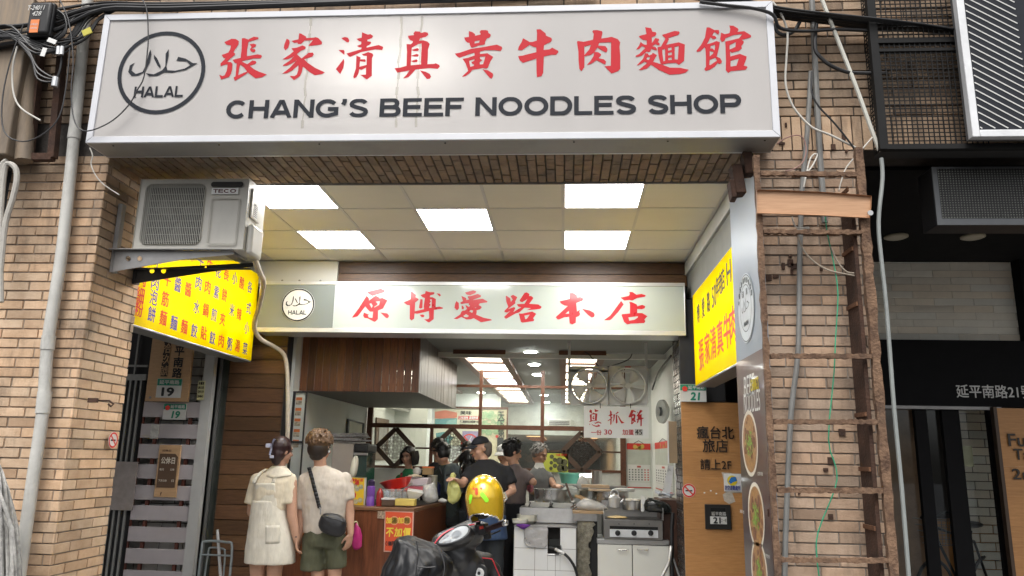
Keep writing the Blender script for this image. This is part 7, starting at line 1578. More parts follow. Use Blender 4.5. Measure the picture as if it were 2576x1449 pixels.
def face(t, c, f, u0=(0, 0, 1), s=1.0, hairm=None):
    r, f, u = basis(f, u0); q = Matrix((r, f, u)).transposed()
    for k in (-1, 1):
        part('eye', MB().ell(c + (r * k * .031 + f * .082 + u * .006) * s, V((.013, .009, .0055)) * s, q, 10, 6), eye_m, t)
        part('eyebrow', MB().tube([c + (r * k * .016 + f * .09 + u * .024) * s, c + (r * k * .034 + f * .086 + u * .029) * s, c + (r * k * .05 + f * .072 + u * .024) * s], .0035 * s, 5), hairm or hair_k, t)
    part('mouth', MB().ell(c + (f * .093 - u * .060) * s, V((.021, .007, .005)) * s, q, 10, 6), lip_m, t)
def hand(mb, w, d, n, thumb, curl=.5, s=1.0):
    d = V(d).normalized(); n = V(n); n = (n - d * n.dot(d)).normalized(); l = d.cross(n) * thumb
    mb.cap(w, w + d * .02 * s, .024 * s, .026 * s, 10); q = Matrix((l, d, n)).transposed(); mb.ell(w + d * .05 * s, V((.040, .050, .015)) * s, q)
    for i, ln in enumerate((.070, .078, .073, .058)):
        p = w + (d * (.086 - abs(i - 1.2) * .004) + l * (.028 - .019 * i)) * s; a = .12 + curl * .35
        for k, fr in enumerate((.45, .31, .24)):
            e = p + (d * cos(a) + n * sin(a)) * ln * fr * s; mb.cap(p, e, (.0095 - .001 * k) * s, (.0088 - .001 * k) * s, 8); p = e; a += curl * (.7, .6, .4)[k]
    p = w + (d * .028 + l * .030) * s; e = p + (d * .75 + l * .62 + n * .2).normalized() * .042 * s; mb.cap(p, e, .013 * s, .010 * s, 8); mb.cap(e, e + (d * .95 + l * .15 + n * (.2 + curl * .3)).normalized() * .03 * s, .010 * s, .008 * s, 8)
def arm(mb, sh, el, wr, k=1.0): mb.cap(sh, el, .047 * k, .040 * k); mb.cap(el, wr, .040 * k, .027 * k)
def leg(mb, hip, knee, ank, k=1.0): mb.cap(hip, knee, .085 * k, .056 * k); mb.cap(knee, knee.lerp(ank, .35), .055 * k, .056 * k); mb.cap(knee.lerp(ank, .35), ank, .056 * k, .036 * k); mb.cap(ank, ank + V((0, .0, -.05)), .036 * k, .04 * k)
def shoes(t, ank, d, m):
    d = V(d).normalized()
    for a in ank: part('shoe', MB().cap(V((a.x, a.y, .045)) - d * .05, V((a.x, a.y, .035)) + d * .14, .045, .038), m, t)
def tufts(mb, c, f, u0, s, n, ln, seed, zlo=-.2, spread=1.0, rad=.009, down=.4):
    r, f, u = basis(f, u0); rr = random.Random(seed)
    for i in range(n):
        for _ in range(20):
            a = rr.uniform(0, 2 * pi); z = rr.uniform(zlo, 1); q = sqrt(max(0, 1 - z * z)); n_ = r * q * cos(a) + f * q * sin(a) + u * z
            if n_.dot(f) < .45 + .4 * max(0, z): break
        p = c + (n_ * .088 + u * .036 - f * .018) * s; tg = (n_ * rr.uniform(.3, 1) + V((rr.uniform(-1, 1), rr.uniform(-1, 1), rr.uniform(-.6, .6))) * .7 * spread - u * down).normalized(); L = ln * rr.uniform(.6, 1.2) * s
        mb.tube([p - n_ * .012 * s, p + tg * L * .5 + n_ * .004, p + tg * L - u * .008], [rad * s, rad * .8 * s, .001], 5)
def hair_short(t, c, f, m, s=1.0, seed=1, u0=(0, 0, 1), n=150, ln=.05, vol=1.0):
    r, ff, u = basis(f, u0); q = Matrix((r, ff, u)).transposed(); b = MB(); b.ell(c + (u * .046 - ff * .026) * s, V((.083, .095, .088)) * s * vol, q); b.ell(c + (u * .0 - ff * .045) * s, V((.078, .068, .085)) * s, q); tufts(b, c, f, u0, s * vol, n, ln, seed); return part('hair', b, m, t)
cotton = lambda nm, c, v=.06: M(nm, c, .85, var=v, vs=12, bump=.75, bs=6, stretch=(3.2, 3.2, 1.0))
def sleeve(mb, a, e, ra, rb): mb.cap(a, a.lerp(e, .15), ra, ra); mb.cone(a, e, ra, rb, 18)

# ---- woman with her back to the street
Y = 6.75; t = thing('person', 'woman seen from behind in a cream tee and short off white dungaree dress, pale claw clip in dark hair', 'person', tuple(P(680, 1449, Y).xy) + (0,))
t['label'] = 'woman from behind in cream tee and off white dungaree dress with a pale hair claw'
c = P(711, 1135, Y); f = V((.58, .80, -.10)); body = MB(); S = .92
head(body, c, f, s=S); nb = P(703, 1174, Y); body.cap(nb + V((0, .01, -.03)), c - V((0.012, 0, .06)), .05, .045)
body.loft(rings([(642, 716, 1330, .10), (648, 712, 1285, .09), (645, 728, 1240, .10), (648, 734, 1205, .085), (676, 724, 1185, .06), (690, 714, 1174, .05)], Y))
shR, elR, wrR = P(732, 1213, Y), P(735, 1300, Y - .03), P(746, 1356, Y - .02); arm(body, shR, elR, wrR, 1.12)
shL, elL, wrL = P(643, 1213, Y), P(634, 1288, Y + .02), P(668, 1300, Y + .22); arm(body, shL, elL, wrL, 1.1)
hL, hR = V((P(650, 1360, Y).x, Y, .78)), V((P(697, 1360, Y).x, Y, .78))
for h, xk in ((hL, 648), (hR, 690)): kx = P(xk, 1449, Y).x; leg(body, h, V((kx, Y, .44)), V((kx + .005, Y + .02, .08)), 1.06)
hand(body, wrR, (.12, -.05, -1), (.9, .3, .1), -1, .75, .9); hand(body, wrL, (.9, .4, 0), (0, 0, -1), 1, .5, .9)
part('body', body, skin, t, remesh=.0065, soft=3)
face(t, c, f, s=S)
cream_t = cotton('cream_tee', (.68, .60, .46)); offw = cotton('offwhite_denim', (.66, .62, .53), .08)
T = [(640, 718, 1300, .128), (637, 725, 1265, .132), (640, 732, 1235, .13), (640, 739, 1212, .115), (650, 735, 1196, .09), (674, 728, 1183, .07), (689, 716, 1173, .052)]
b = MB(); b.loft(rings(T, Y)); sleeve(b, P(728, 1208, Y), P(724, 1268, Y - .01), .066, .078); sleeve(b, P(648, 1208, Y), P(634, 1268, Y - .0), .066, .070); part('tee', b, cream_t, t, remesh=.011, soft=5, wrinkle=.012, wscale=.07)
b = MB(); b.loft(rings([(618, 741, 1416, .165), (619, 741, 1400, .165), (621, 739, 1375, .165), (626, 735, 1340, .16), (630, 726, 1305, .150), (634, 721, 1280, .145), (636, 720, 1258, .142)], Y, 2.3)); part('dress_skirt', b, offw, t, remesh=.012, soft=4, wrinkle=.010, wscale=.09)
def bib(u, v):
    y = 1214 + (1278 - 1214) * v; k = (y - 1196) / (1265 - 1196); xl = 641 + 2 * v; xr = 737 - 19 * v; cx = (xl + xr) / 2
    x = 641 + (704 - 641) * u - 1 * v + 6 * v * u; p = P(x, y, Y); w_ = (P(xr, y, Y).x - P(xl, y, Y).x) / 2; tx = max(-.999, min(.999, (p.x - P(cx, y, Y).x) / w_)); return V((p.x, Y - (.118 + .012 * v) * (1 - abs(tx) ** 2.4) ** (1 / 2.4) - .002, p.z))
part('dress_back', MB().grid(bib, 14, 10), offw, t, solid=.006, smooth=True)
for pts in ([(650, 1216), (655, 1202), (664, 1190), (675, 1182)], [(698, 1216), (702, 1203), (708, 1192), (712, 1183)]):
    b = MB()
    def st(u, v, pts=pts):
        k = v * (len(pts) - 1); i = min(int(k), len(pts) - 2); x, y = [pts[i][m] + (pts[i + 1][m] - pts[i][m]) * (k - i) for m in (0, 1)]; p = P(x + (u - .5) * 9, y, Y); return V((p.x, Y - .112 + .075 * v ** 1.5 - .004, p.z + .01 * v))
    part('strap', b.grid(st, 3, 8), offw, t, solid=.004, smooth=True)
def col(u, v):
    a = pi * (1.02 + .96 * u); w_ = .048 + .068 * v; p = P(702, 1174, Y); return p + V((cos(a) * w_ * 1.2, sin(a) * (.054 + .05 * v), .006 - .075 * v - .03 * v * (1 - abs(cos(a)))))
part('collar', MB().grid(col, 16, 5), cotton('collar_cream', (.72, .66, .54)), t, solid=.006, smooth=True)
b = MB()
def pk(u, v):
    q = P(686 + 32 * u, 1318 + 45 * v, Y); xl, xr = 626, 735; w_ = (P(xr, 1340, Y).x - P(xl, 1340, Y).x) / 2; tx = (q.x - P(680, 1340, Y).x) / w_; return V((q.x, Y - .163 * (1 - abs(tx) ** 2.3) ** (1 / 2.3) - .001, q.z))
part('back_pocket', b.grid(pk, 6, 6), offw, t, solid=.007, smooth=True)
hm = M('maroon_hair', (.030, .012, .012), .38, var=.4, vs=30, stretch=(1, 1, .2)); r_, f_, u_ = basis(f); q = Matrix((r_, f_, u_)).transposed()
b = MB(); b.ell(c + u_ * .036 - f_ * .026, (.088, .100, .096), q); b.ell(c - u_ * .025 - f_ * .050, (.080, .068, .08), q); b.ell(P(697, 1134, Y) + V((0, -.015, 0)), (.055, .07, .085)); b.ell(c - u_ * .08 - f_ * .05, (.05, .04, .05), q); part('hair', b, hm, t, remesh=.008, soft=3, wrinkle=.006, wscale=.03)
clip = M('claw_lilac', (.50, .52, .66), .35); b = MB(); cc = P(688, 1124, Y - .10)
b.polys([[(-.028, -.068), (.014, -.074), (.036, .062), (-.004, .070)], [(-.014, -.052), (.006, -.055), (.022, .048), (.002, .052)]], lambda x, z: cc + V((x, -.01 + x * .4, z)), (0, .018, 0)); b.obox(cc + V((-.045, 0, .01)), UX, UZ, (0, 1, 0), .022, .018, .014); b.obox(cc + V((-.005, .0, -.085)), UX, UZ, (0, 1, 0), .018, .012, .014); part('hair_claw', b, clip, t, bevel=.003)
part('wristband', MB().tube([P(744 + 5 * cos(a * .7), 1352 + 1.5 * sin(a * .7), Y - .02 + .03 * sin(a * .7)) for a in range(10)], .006, 6), blackp, t)
shoes(t, [V((P(648, 1449, Y).x, Y, 0)), V((P(690, 1449, Y).x, Y, 0))], (.2, 1, 0), white_pl)

# ---- man with his back to the street
Y = 6.85; t = thing('person', 'man from behind in a beige tee and olive shorts with brown topped hair', 'person', tuple(P(810, 1449, Y).xy) + (0,))
c = P(806, 1126, Y); f = V((.30, .95, -.04)); body = MB(); head(body, c, f, s=1.08); body.cap(P(806, 1172, Y), c - V((0, .02, .06)), .056, .052)
body.loft(rings([(766, 862, 1350, .10), (768, 862, 1300, .10), (762, 872, 1250, .11), (762, 874, 1212, .095), (782, 846, 1184, .07), (793, 820, 1172, .052)], Y))
shL, elL, wrL = P(763, 1213, Y), P(756, 1298, Y - .02), P(752, 1352, Y - .03); arm(body, shL, elL, wrL, 1.05); shR, elR, wrR = P(874, 1212, Y), P(880, 1290, Y), P(882, 1342, Y - .04); arm(body, shR, elR, wrR, 1.02)
hx = [P(791, 1360, Y).x, P(841, 1360, Y).x]; kn = [P(800, 1449, Y).x, P(842, 1449, Y).x]
for h, k in zip(hx, kn): leg(body, V((h, Y, .84)), V((k, Y, .47)), V((k, Y + .02, .08)), 1.02)
hand(body, wrL, (-.1, 0, -1), (-.9, .2, .1), 1, .8); hand(body, wrR, (-.12, -.1, -1), (-.8, .5, 0), -1, .55)
part('body', body, skin, t, remesh=.0065, soft=3); face(t, c, f, s=1.08)
beige_t = cotton('beige_tee', (.56, .50, .43))
b = MB(); b.loft(rings([(765, 868, 1342, .125), (764, 869, 1325, .127), (762, 873, 1290, .13), (758, 879, 1250, .135), (757, 882, 1218, .125), (766, 874, 1198, .10), (783, 848, 1181, .075), (791, 822, 1171, .056)], Y)); sleeve(b, P(768, 1206, Y), P(757, 1281, Y - .01), .062, .064); sleeve(b, P(868, 1204, Y), P(877, 1258, Y), .062, .060)
part('tee', b, beige_t, t, remesh=.011, soft=5, wrinkle=.016, wscale=.08)
olive = cotton('olive_twill', (.085, .088, .052), .12); b = MB(); b.loft(rings([(766, 866, 1375, .125), (767, 866, 1350, .128), (768, 864, 1325, .122)], Y)); b.cone(P(790, 1350, Y), P(787, 1434, Y), .10, .112, 20); b.cone(P(842, 1350, Y), P(848, 1430, Y), .096, .082, 20); part('shorts', b, olive, t, remesh=.012, soft=4, wrinkle=.016, wscale=.07)
bh = M('brown_hair', (.09, .048, .022), .5, col2=(.145, .08, .038), vs=30); r_, f_, u_ = basis(f); q = Matrix((r_, f_, u_)).transposed()
b = MB(); b.ell(c + u_ * .052 - f_ * .018, (.098, .113, .096), q); b.ell(c + u_ * .03 - f_ * .03, (.098, .104, .055), q); tufts(b, c + u_ * .016, f, (0, 0, 1), 1.20, 520, .026, 9, zlo=-.1, rad=.007, spread=.4, down=.8); part('hair_top', b, bh, t, remesh=.006, soft=1)
b = MB(); b.ell(c - u_ * .012 - f_ * .030, (.0965, .100, .092), q); b.ell(c - u_ * .065 - f_ * .045, (.070, .055, .055), q); part('hair_sides', b, M('dark_brown_hair', (.028, .017, .011), .5, var=.3), t)
part('earbud', MB().ell(P(830, 1136, Y) + V((.0, -.03, 0)), (.008, .008, .014)), white_pl, t); shoes(t, [V((k, Y, 0)) for k in kn], (.1, 1, 0), blackp)
t = thing('shoulder_bag', 'small black quilted shoulder bag worn on the back of the man in the beige tee', 'bag', tuple(P(838, 1320, Y - .17))); YQ = Y - .185
blk_n = M('black_nylon', (.014, .014, .016), .42, var=.3, vs=9, bump=.25, bs=25)
out = [(803, 1306), (810, 1294), (822, 1288), (852, 1293), (866, 1300), (873, 1316), (870, 1338), (862, 1350), (848, 1353), (822, 1344), (806, 1336), (800, 1322)]
cx_, cy_ = 837, 1321; rg = []
for i in range(9):
    a = -pi / 2 + pi * i / 8; s = max(.1, cos(a)) ** .4; rg.append([P(cx_ + (x - cx_) * s, cy_ + (y - cy_) * s, YQ) + V((0, sin(a) * .062, 0)) for x, y in out])
part('pouch', MB().loft(rg), blk_n, t, sub=1, wrinkle=.012, wscale=.05)
b = MB(); b.tube([P(808, 1298, YQ - .045), P(835, 1304, YQ - .06), P(866, 1312, YQ - .045)], .004, 6, smooth=3); part('zip', b, M('zip', (.05, .05, .052), .3, .5), t)
b = MB()
for i in range(12):
    v0, v1 = i / 12, (i + 1) / 12; q = []
    pts = [(777, 1176, -.055), (783, 1196, -.115), (791, 1228, -.142), (799, 1258, -.14), (804, 1278, -.135)]
    def sp(v): k = v * 4; j = min(int(k), 3); return [pts[j][m] + (pts[j + 1][m] - pts[j][m]) * (k - j) for m in range(3)]
    (xa, ya, da), (xb, yb2, db) = sp(v0), sp(v1); b.quad(P(xa - 4.5, ya + 1, Y + da), P(xa + 4.5, ya - 1, Y + da), P(xb + 4.5, yb2 - 1, Y + db), P(xb - 4.5, yb2 + 1, Y + db))
part('strap', b, blk_n, t, solid=.005); b = MB(); b.tube([P(804, 1276, Y - .15), P(807, 1284, Y - .16), P(806, 1294, Y - .17)], .007, 6); part('buckle', b, steel_d, t)

# ---- cook in a black tee and cap
def torso_skin(mb, rows, Y): mb.loft(rings([(xl + 6, xr - 6, y, d * .8) for xl, xr, y, d in rows], Y))
def figure(label, Y, hc, f, rows, tee_m, arms, lower, hairf, s=1.0, sk=None, neck=None, faces=True, vox=.009, up=(0, 0, 1), hands=True, floor_x=None, pants=None, dx=0):
    t = thing('person', label, 'person', tuple(P(hc[0], 1449, Y).xy) + (0,)); c = P(*hc, Y); body = MB(); head(body, c, f, up, s); nk = P(*(neck or (rows[-1][0] / 2 + rows[-1][1] / 2, rows[-1][2])), Y); body.cap(nk - V((0, 0, .03)), c - V((0, 0, .06)) * s - V(f).normalized() * .02, .054 * s, .05 * s); torso_skin(body, rows, Y); tb = MB(); tb.loft(rings(rows, Y))
    for (sh, se, el, wr, side) in arms:
        a, e, w_ = P(sh[0], sh[1], Y + (sh[2] if len(sh) > 2 else 0)), P(el[0], el[1], Y + el[2]), P(wr[0], wr[1], Y + wr[2]); arm(body, a, e, w_, s); sleeve(tb, a, P(se[0], se[1], Y + (se[2] if len(se) > 2 else 0)), .064 * s, .062 * s)
        if hands: hand(body, w_, (w_ - e), (0, .2, -1) if abs((w_ - e).normalized().z) < .8 else (0, -1, 0), side, .7, s)
    hipz = rows[0][2]; x0, x1 = rows[0][0], rows[0][1]; ks = []
    for k, q in ((.27, -1), (.73, 1)):
        hx_ = P(x0 + (x1 - x0) * k, hipz, Y).x; ks.append(hx_); leg(body, V((hx_, Y, .88)), V((hx_ + q * .01, Y, .48)), V((hx_ + q * .015, Y, .08)), s)
    part('body', body, sk or skin, t, remesh=vox, soft=2)
    if faces: face(t, c, f, up, s)
    part('tee', tb, tee_m, t, remesh=.014, soft=4, wrinkle=.014, wscale=.08)
    if pants:
        b = MB(); b.loft([ [V((p.x, p.y, z)) for p in ringpx(x0, x1, hipz, Y, .13)] for z in (.82, .95, P(x0, hipz, Y).z + .02)])
        for hx_, q in zip(ks, (-1, 1)): b.cone(V((hx_, Y, .9)), V((hx_ + q * .015, Y, .06)), .105, .07, 16)
        part('trousers', b, pants, t, remesh=.016, soft=3, wrinkle=.014, wscale=.1)
    shoes(t, [V((k, Y, 0)) for k in ks], V((f[0], f[1], 0)), blackp)
    if hairf: hairf(t, c, f, s)
    return t, c
black_t = cotton('black_tee', (.010, .010, .012), .2); jean = cotton('dark_jeans', (.02, .024, .028), .2)
Yk = 8.05; fk = V((-.86, -.46, -.2))
def cap_hat(t, c, f, s, m=None, up=(0, 0, 1)):
    r_, f_, u_ = basis(f, up); q = Matrix((r_, f_, u_)).transposed(); b = MB(); rg = []
    for i in range(8):
        a = (pi / 2) * i / 7; rg.append([c + (q @ V((.082 * cos(a) * cos(2 * pi * j / 24), -.012 + .099 * cos(a) * sin(2 * pi * j / 24), .048 + .078 * sin(a)))) * s for j in range(24)])
    b.loft(rg); 
    def br(u, v): x = (u - .5) * 2; return c + (q @ V((x * .078, .055 + .10 * v * (1 - .45 * x * x) + .03 * (1 - x * x), .052 - .018 * v - .02 * x * x))) * s
    g = MB().grid(br, 10, 4); part('cap_crown', b, m, t, smooth=True); part('cap_brim', g, m, t, solid=.006, smooth=True)
def short_grey(t, c, f, s): hair_short(t, c, f, M('grey_hair', (.22, .21, .20), .5), s * .97, 3, n=40, ln=.015)
capm = cotton('black_cap', (.012, .013, .018), .15)
t, c = figure('cook in a black cap and black tee with a blue apron behind the scooter', Yk, (1208, 1128), fk, [(1176, 1272, 1305, .13), (1174, 1274, 1265, .135), (1172, 1279, 1225, .14), (1173, 1286, 1194, .13), (1186, 1272, 1171, .10), (1204, 1240, 1155, .06)], black_t,
           [((1183, 1186), (1170, 1207, -.06), (1163, 1218, -.10), (1147, 1209, -.22), -1), ((1276, 1186), (1289, 1218, -.03), (1290, 1234, -.04), (1268, 1248, -.2), 1)], None, lambda t, c, f, s: cap_hat(t, c, f, s, capm), 1.0, skin2, neck=(1217, 1155), pants=jean)
apron = cotton('blue_apron', (.035, .065, .14), .15); part('apron', MB().loft(rings([(1172, 1278, 1356, .155), (1174, 1274, 1325, .15), (1175, 1273, 1292, .145)], Yk)), apron, t, remesh=.014, soft=3, wrinkle=.014, wscale=.09)
b = MB(); r_, f_, u_ = basis(fk); hair_short(t, c - u_ * .03 - f_ * .02, fk, M('cropped_hair', (.12, .10, .085), .6), .93, 4, n=30, ln=.012)
bag('yellow_bag', 'pale yellow green plastic bag swinging from the hand of the cook', [(1135, 1188), (1143, 1186), (1146, 1200), (1145, 1213), (1156, 1222), (1163, 1240), (1156, 1258), (1146, 1270), (1132, 1268), (1127, 1250), (1124, 1226), (1130, 1212), (1132, 1198)], Yk - .24, .06, M('yellow_film', (.50, .50, .17), .4, var=.15, vs=14, coat=.2), seed=21, fold=.05)

# ---- customers and staff further in
darkg = cotton('dark_green_tee', (.022, .030, .028), .15)
def h_short(seed, m=None, vol=1.0, n=90, ln=.026): return lambda t, c, f, s: hair_short(t, c, f, m or hair_k, s, seed, n=n, ln=ln, vol=vol)
Yb = 8.95; t, c = figure('young man from behind in a dark tee wearing a grey green backpack', Yb, (1112, 1142), V((-.55, .75, -.35)), [(1092, 1160, 1320, .12), (1094, 1160, 1270, .13), (1092, 1164, 1225, .135), (1092, 1164, 1198, .12), (1100, 1154, 1180, .09), (1110, 1138, 1168, .055)], darkg,
     [((1098, 1196), (1092, 1230, .02), (1094, 1245, .03), (1104, 1262, .2), -1), ((1158, 1196), (1162, 1228, .02), (1160, 1248, .05), (1148, 1262, .25), 1)], None, h_short(11), pants=cotton('dark_trousers', (.012, .013, .014)))
t2 = thing('backpack', 'grey green backpack with black straps on the young man in the dark tee', 'backpack', tuple(P(1138, 1240, Yb - .2)))
part('pack', MB().loft([[P(x, y, Yb - .16) + V((0, dd, 0)) for x, y in ((1118 + e, 1242 - e), (1118 + e, 1180 + e), (1126, 1167 + e), (1146, 1164 + e), (1158 - e, 1174 + e), (1164 - e, 1242 - e))] for dd, e in ((.06, 0), (-.05, 0), (-.10, 4))]), cotton('pack_grey', (.075, .095, .10), .2), t2, bevel=.02, seg=3)
b = MB(); b.tube([P(1105, 1178, Yb - .10), P(1112, 1196, Yb - .15), P(1118, 1214, Yb - .17), P(1121, 1240, Yb - .2)], .012, 6); b.tube([P(1121, 1195, Yb - .265), P(1150, 1192, Yb - .265)], .008, 6); b.tube([P(1150, 1166, Yb - .2), P(1158, 1192, Yb - .23), P(1166, 1240, Yb - .2)], .009, 6); part('straps', b, blackp, t2)
figure('man with black hair and a black shirt looking down behind the backpack wearer', 9.55, (1103, 1128), V((.55, -.6, -.55)), [(1058, 1118, 1300, .12), (1056, 1118, 1240, .13), (1058, 1120, 1195, .12), (1070, 1118, 1177, .09), (1090, 1114, 1162, .055)], cotton('navy_black', (.008, .010, .014)), [((1064, 1194), (1058, 1225), (1060, 1240, -.05), (1085, 1250, -.2), -1)], None, h_short(12), .97, pants=jean)
figure('man with a brown face glimpsed between the cook and the backpack wearer', 9.9, (1177, 1135), V((.1, -.9, -.4)), [(1160, 1210, 1290, .12), (1158, 1210, 1230, .13), (1160, 1210, 1195, .12), (1166, 1202, 1180, .09), (1172, 1192, 1168, .055)], cotton('mint_tee', (.35, .45, .36)), [], None, h_short(13), .95, skin2, pants=jean)
t, c = figure('person with long black hair seen from behind beside the shoulder of the cook', 8.95, (1181, 1158), V((.15, .95, -.2)), [(1160, 1205, 1310, .11), (1160, 1206, 1250, .12), (1162, 1204, 1215, .11), (1170, 1198, 1200, .08), (1176, 1190, 1190, .05)], cotton('dark_top', (.02, .02, .022)), [], None, None, .93, faces=False, pants=jean)
r_, f_, u_ = basis((.15, .95, -.2)); b = MB(); b.ell(c + u_ * .03 - f_ * .02, (.085, .095, .095)); b.ell(c - V((0, .04, .08)), (.08, .06, .12)); tufts(b, c, (.15, .95, -.2), (0, 0, 1), 1, 120, .09, 15, zlo=-.6, down=1.4, spread=.3); part('hair', b, hair_k, t)
t, c = figure('woman with a black bob in a green top standing behind the counter', 9.5, (1026, 1148), V((-.28, -.95, -.12)), [(1000, 1052, 1300, .11), (1000, 1053, 1240, .12), (1002, 1054, 1205, .11), (1010, 1046, 1190, .085), (1020, 1038, 1178, .052)], cotton('green_top', (.012, .14, .055)), [((1006, 1206), (1003, 1226), (1002, 1240, -.05), (1016, 1250, -.2), -1), ((1050, 1206), (1054, 1226), (1054, 1242, -.05), (1040, 1250, -.2), 1)], None, None, .93, pants=jean)
r_, f_, u_ = basis((-.28, -.95, -.12)); q = Matrix((r_, f_, u_)).transposed(); b = MB(); b.ell(c + u_ * .043 - f_ * .025, (.082, .092, .085), q)
for k in (-1, 1):
    for j in range(14): a = c + r_ * k * (.070 + .006 * (j % 3)) + f_ * (.035 - .011 * j) + u_ * .06; b.tube([a, a + r_ * k * .014 - u_ * .08, a + r_ * k * .012 - u_ * .165 + f_ * .01], [.014, .015, .006], 6)
for j in range(12): a = c + r_ * (-.06 + .011 * j) - f_ * .085 + u_ * .03; b.tube([a, a - u_ * .08 - f_ * .01, a - u_ * .15], [.016, .016, .006], 6)
for j in range(6): a = c + f_ * .055 + u_ * .105 + r_ * (-.02 + .002 * j); b.tube([a, a + r_ * .05 * (j / 5) - r_ * .02 + f_ * .025 - u_ * .03, a + r_ * (.065 * (1 if j > 2 else -.7)) - u_ * .06 + f_ * .01], [.012, .012, .006], 6)
part('hair', b, hair_k, t); b = MB()
for x in (1008, 1046): b.tube([P(x + 2, 1190, 9.42), P(x, 1205, 9.38), P(x, 1245, 9.37)], .014, 6)
part('apron_straps', b, cotton('maroon', (.12, .012, .02)), t)
Yg = 8.75; t, c = figure('man from behind in a grey brown tee with black hair beside the cook', Yg, (1290, 1137), V((.85, .5, -.25)), [(1266, 1322, 1268, .13), (1266, 1324, 1242, .135), (1262, 1326, 1212, .135), (1264, 1326, 1196, .12), (1274, 1316, 1180, .09), (1286, 1306, 1166, .055)], cotton('grey_tee', (.145, .115, .112)),
     [((1320, 1193), (1337, 1210, -.05), (1342, 1213, -.06), (1326, 1199, .2), 1), ((1268, 1197), (1262, 1222), (1266, 1240, .1), (1290, 1240, .3), -1)], None, h_short(17, vol=1.12, n=190, ln=.035), 1.0, pants=cotton('black_trousers', (.007, .007, .009)))
t, c = figure('person in a white cap mostly hidden behind the man in the grey brown tee', 9.5, (1266, 1142), V((-.3, -.9, -.3)), [(1248, 1290, 1290, .12), (1248, 1292, 1230, .12), (1250, 1290, 1200, .11), (1258, 1284, 1184, .08), (1262, 1278, 1172, .05)], cotton('dark_top', (.02, .02, .022)), [], None, None, .95, pants=jean); cap_hat(t, c, V((-.3, -.9, -.3)), .95, cotton('white_cap', (.55, .56, .56)))
t, c = figure('grey haired cook in a white collar and grey apron bending over the pots', 9.75, (1358, 1142), V((.85, -.45, -.4)), [(1332, 1384, 1290, .12), (1330, 1386, 1235, .13), (1328, 1384, 1205, .13), (1334, 1376, 1185, .10), (1346, 1366, 1170, .055)], cotton('apron_grey', (.14, .145, .145)), [((1334, 1198), (1330, 1225), (1338, 1236, -.1), (1360, 1238, -.35), -1), ((1380, 1198), (1390, 1218), (1396, 1226, -.1), (1402, 1222, -.4), 1)], None, lambda t, c, f, s: hair_short(t, c, f, M('grey_hair', (.22, .21, .20)), s, 19), .97, pants=jean)
b = MB(); b.loft(rings([(1340, 1372, 1182, .085), (1345, 1368, 1170, .062), (1347, 1366, 1164, .056)], 9.75)); part('collar', b, cotton('white_collar', (.62, .62, .6)), t)
bag('pink_cloth', 'pink patterned bundle held before the man in the grey brown tee', [(1322, 1208), (1332, 1202), (1342, 1208), (1344, 1232), (1336, 1242), (1324, 1238)], Yg + .3, .08, M('pink_cloth', (.52, .17, .24), .7, var=.4, vs=40), 'cloth', 22, fold=.012)
# ================================================================== scooter and helmet
def Q(x, y): return 579 + x * .3418, 1006.4 + y * .3418
def PQ(x, y, Y): a, b_ = Q(x, y); return P(a, b_, Y)
t = thing('scooter', 'dark grey motor scooter with red edging parked before the counter', 'scooter', (-.7, 5.3, 0))
body_m = M('scooter_grey', (.028, .029, .031), .38, var=.1, vs=10, coat=.25); sk_ = M('scooter_black', (.010, .010, .011), .5, var=.2)
b = MB()
b.cap(PQ(1560, 1055, 5.28), PQ(1770, 985, 5.36), .075, .095); b.cap(PQ(1770, 985, 5.36), PQ(1850, 945, 5.30), .085, .05); b.cap(PQ(1650, 1060, 5.34), PQ(1740, 1240, 5.40), .10, .12); b.cap(PQ(1740, 1240, 5.40), V((-.62, 5.45, .35)), .13, .12); b.cap(PQ(1580, 1080, 5.27), PQ(1680, 1160, 5.32), .055, .09)
b.cap(V((-.62, 5.45, .35)), V((-.85, 5.0, .22)), .12, .10); b.cap(V((-.85, 5.0, .22)), V((-.95, 4.75, .45)), .12, .15)
part('body_shell', b, body_m, t, remesh=.014, soft=3)
b = MB(); b.cap(PQ(1820, 1190, 5.48), PQ(1930, 1250, 5.52), .075, .06); b.cap(PQ(1900, 1200, 5.5), PQ(1960, 1330, 5.5), .04, .06); b.cap(PQ(1760, 1160, 5.45), PQ(1890, 1175, 5.5), .05, .05); part('front_cowl', b, sk_, t, remesh=.014, soft=3)
part('cowl_edging', MB().tube([PQ(1800, 1152, 5.40), PQ(1880, 1165, 5.41), PQ(1928, 1172, 5.41), PQ(1950, 1220, 5.42), PQ(1985, 1300, 5.43)], .0045, 6, smooth=2), M('edging_red', (.60, .04, .06), .35), t)
c = PQ(1840, 1275, 5.34); part('round_lamp', MB().lathe([(.055, 0), (.06, .02), (.052, .03)], c, 28, (-.1, -1, .15)), sk_, t); b = MB(); b.lathe([(.030, .031), (.034, .035), (.022, .042), (.010, .040)], c, 24, (-.1, -1, .15)); part('lamp_ring', b, M('lamp_white', (.65, .65, .64), .3), t); b = MB(); b.lathe([(.011, .041), (.010, .045)], c, 12, (-.1, -1, .15)); part('lamp_centre', b, blackp, t)
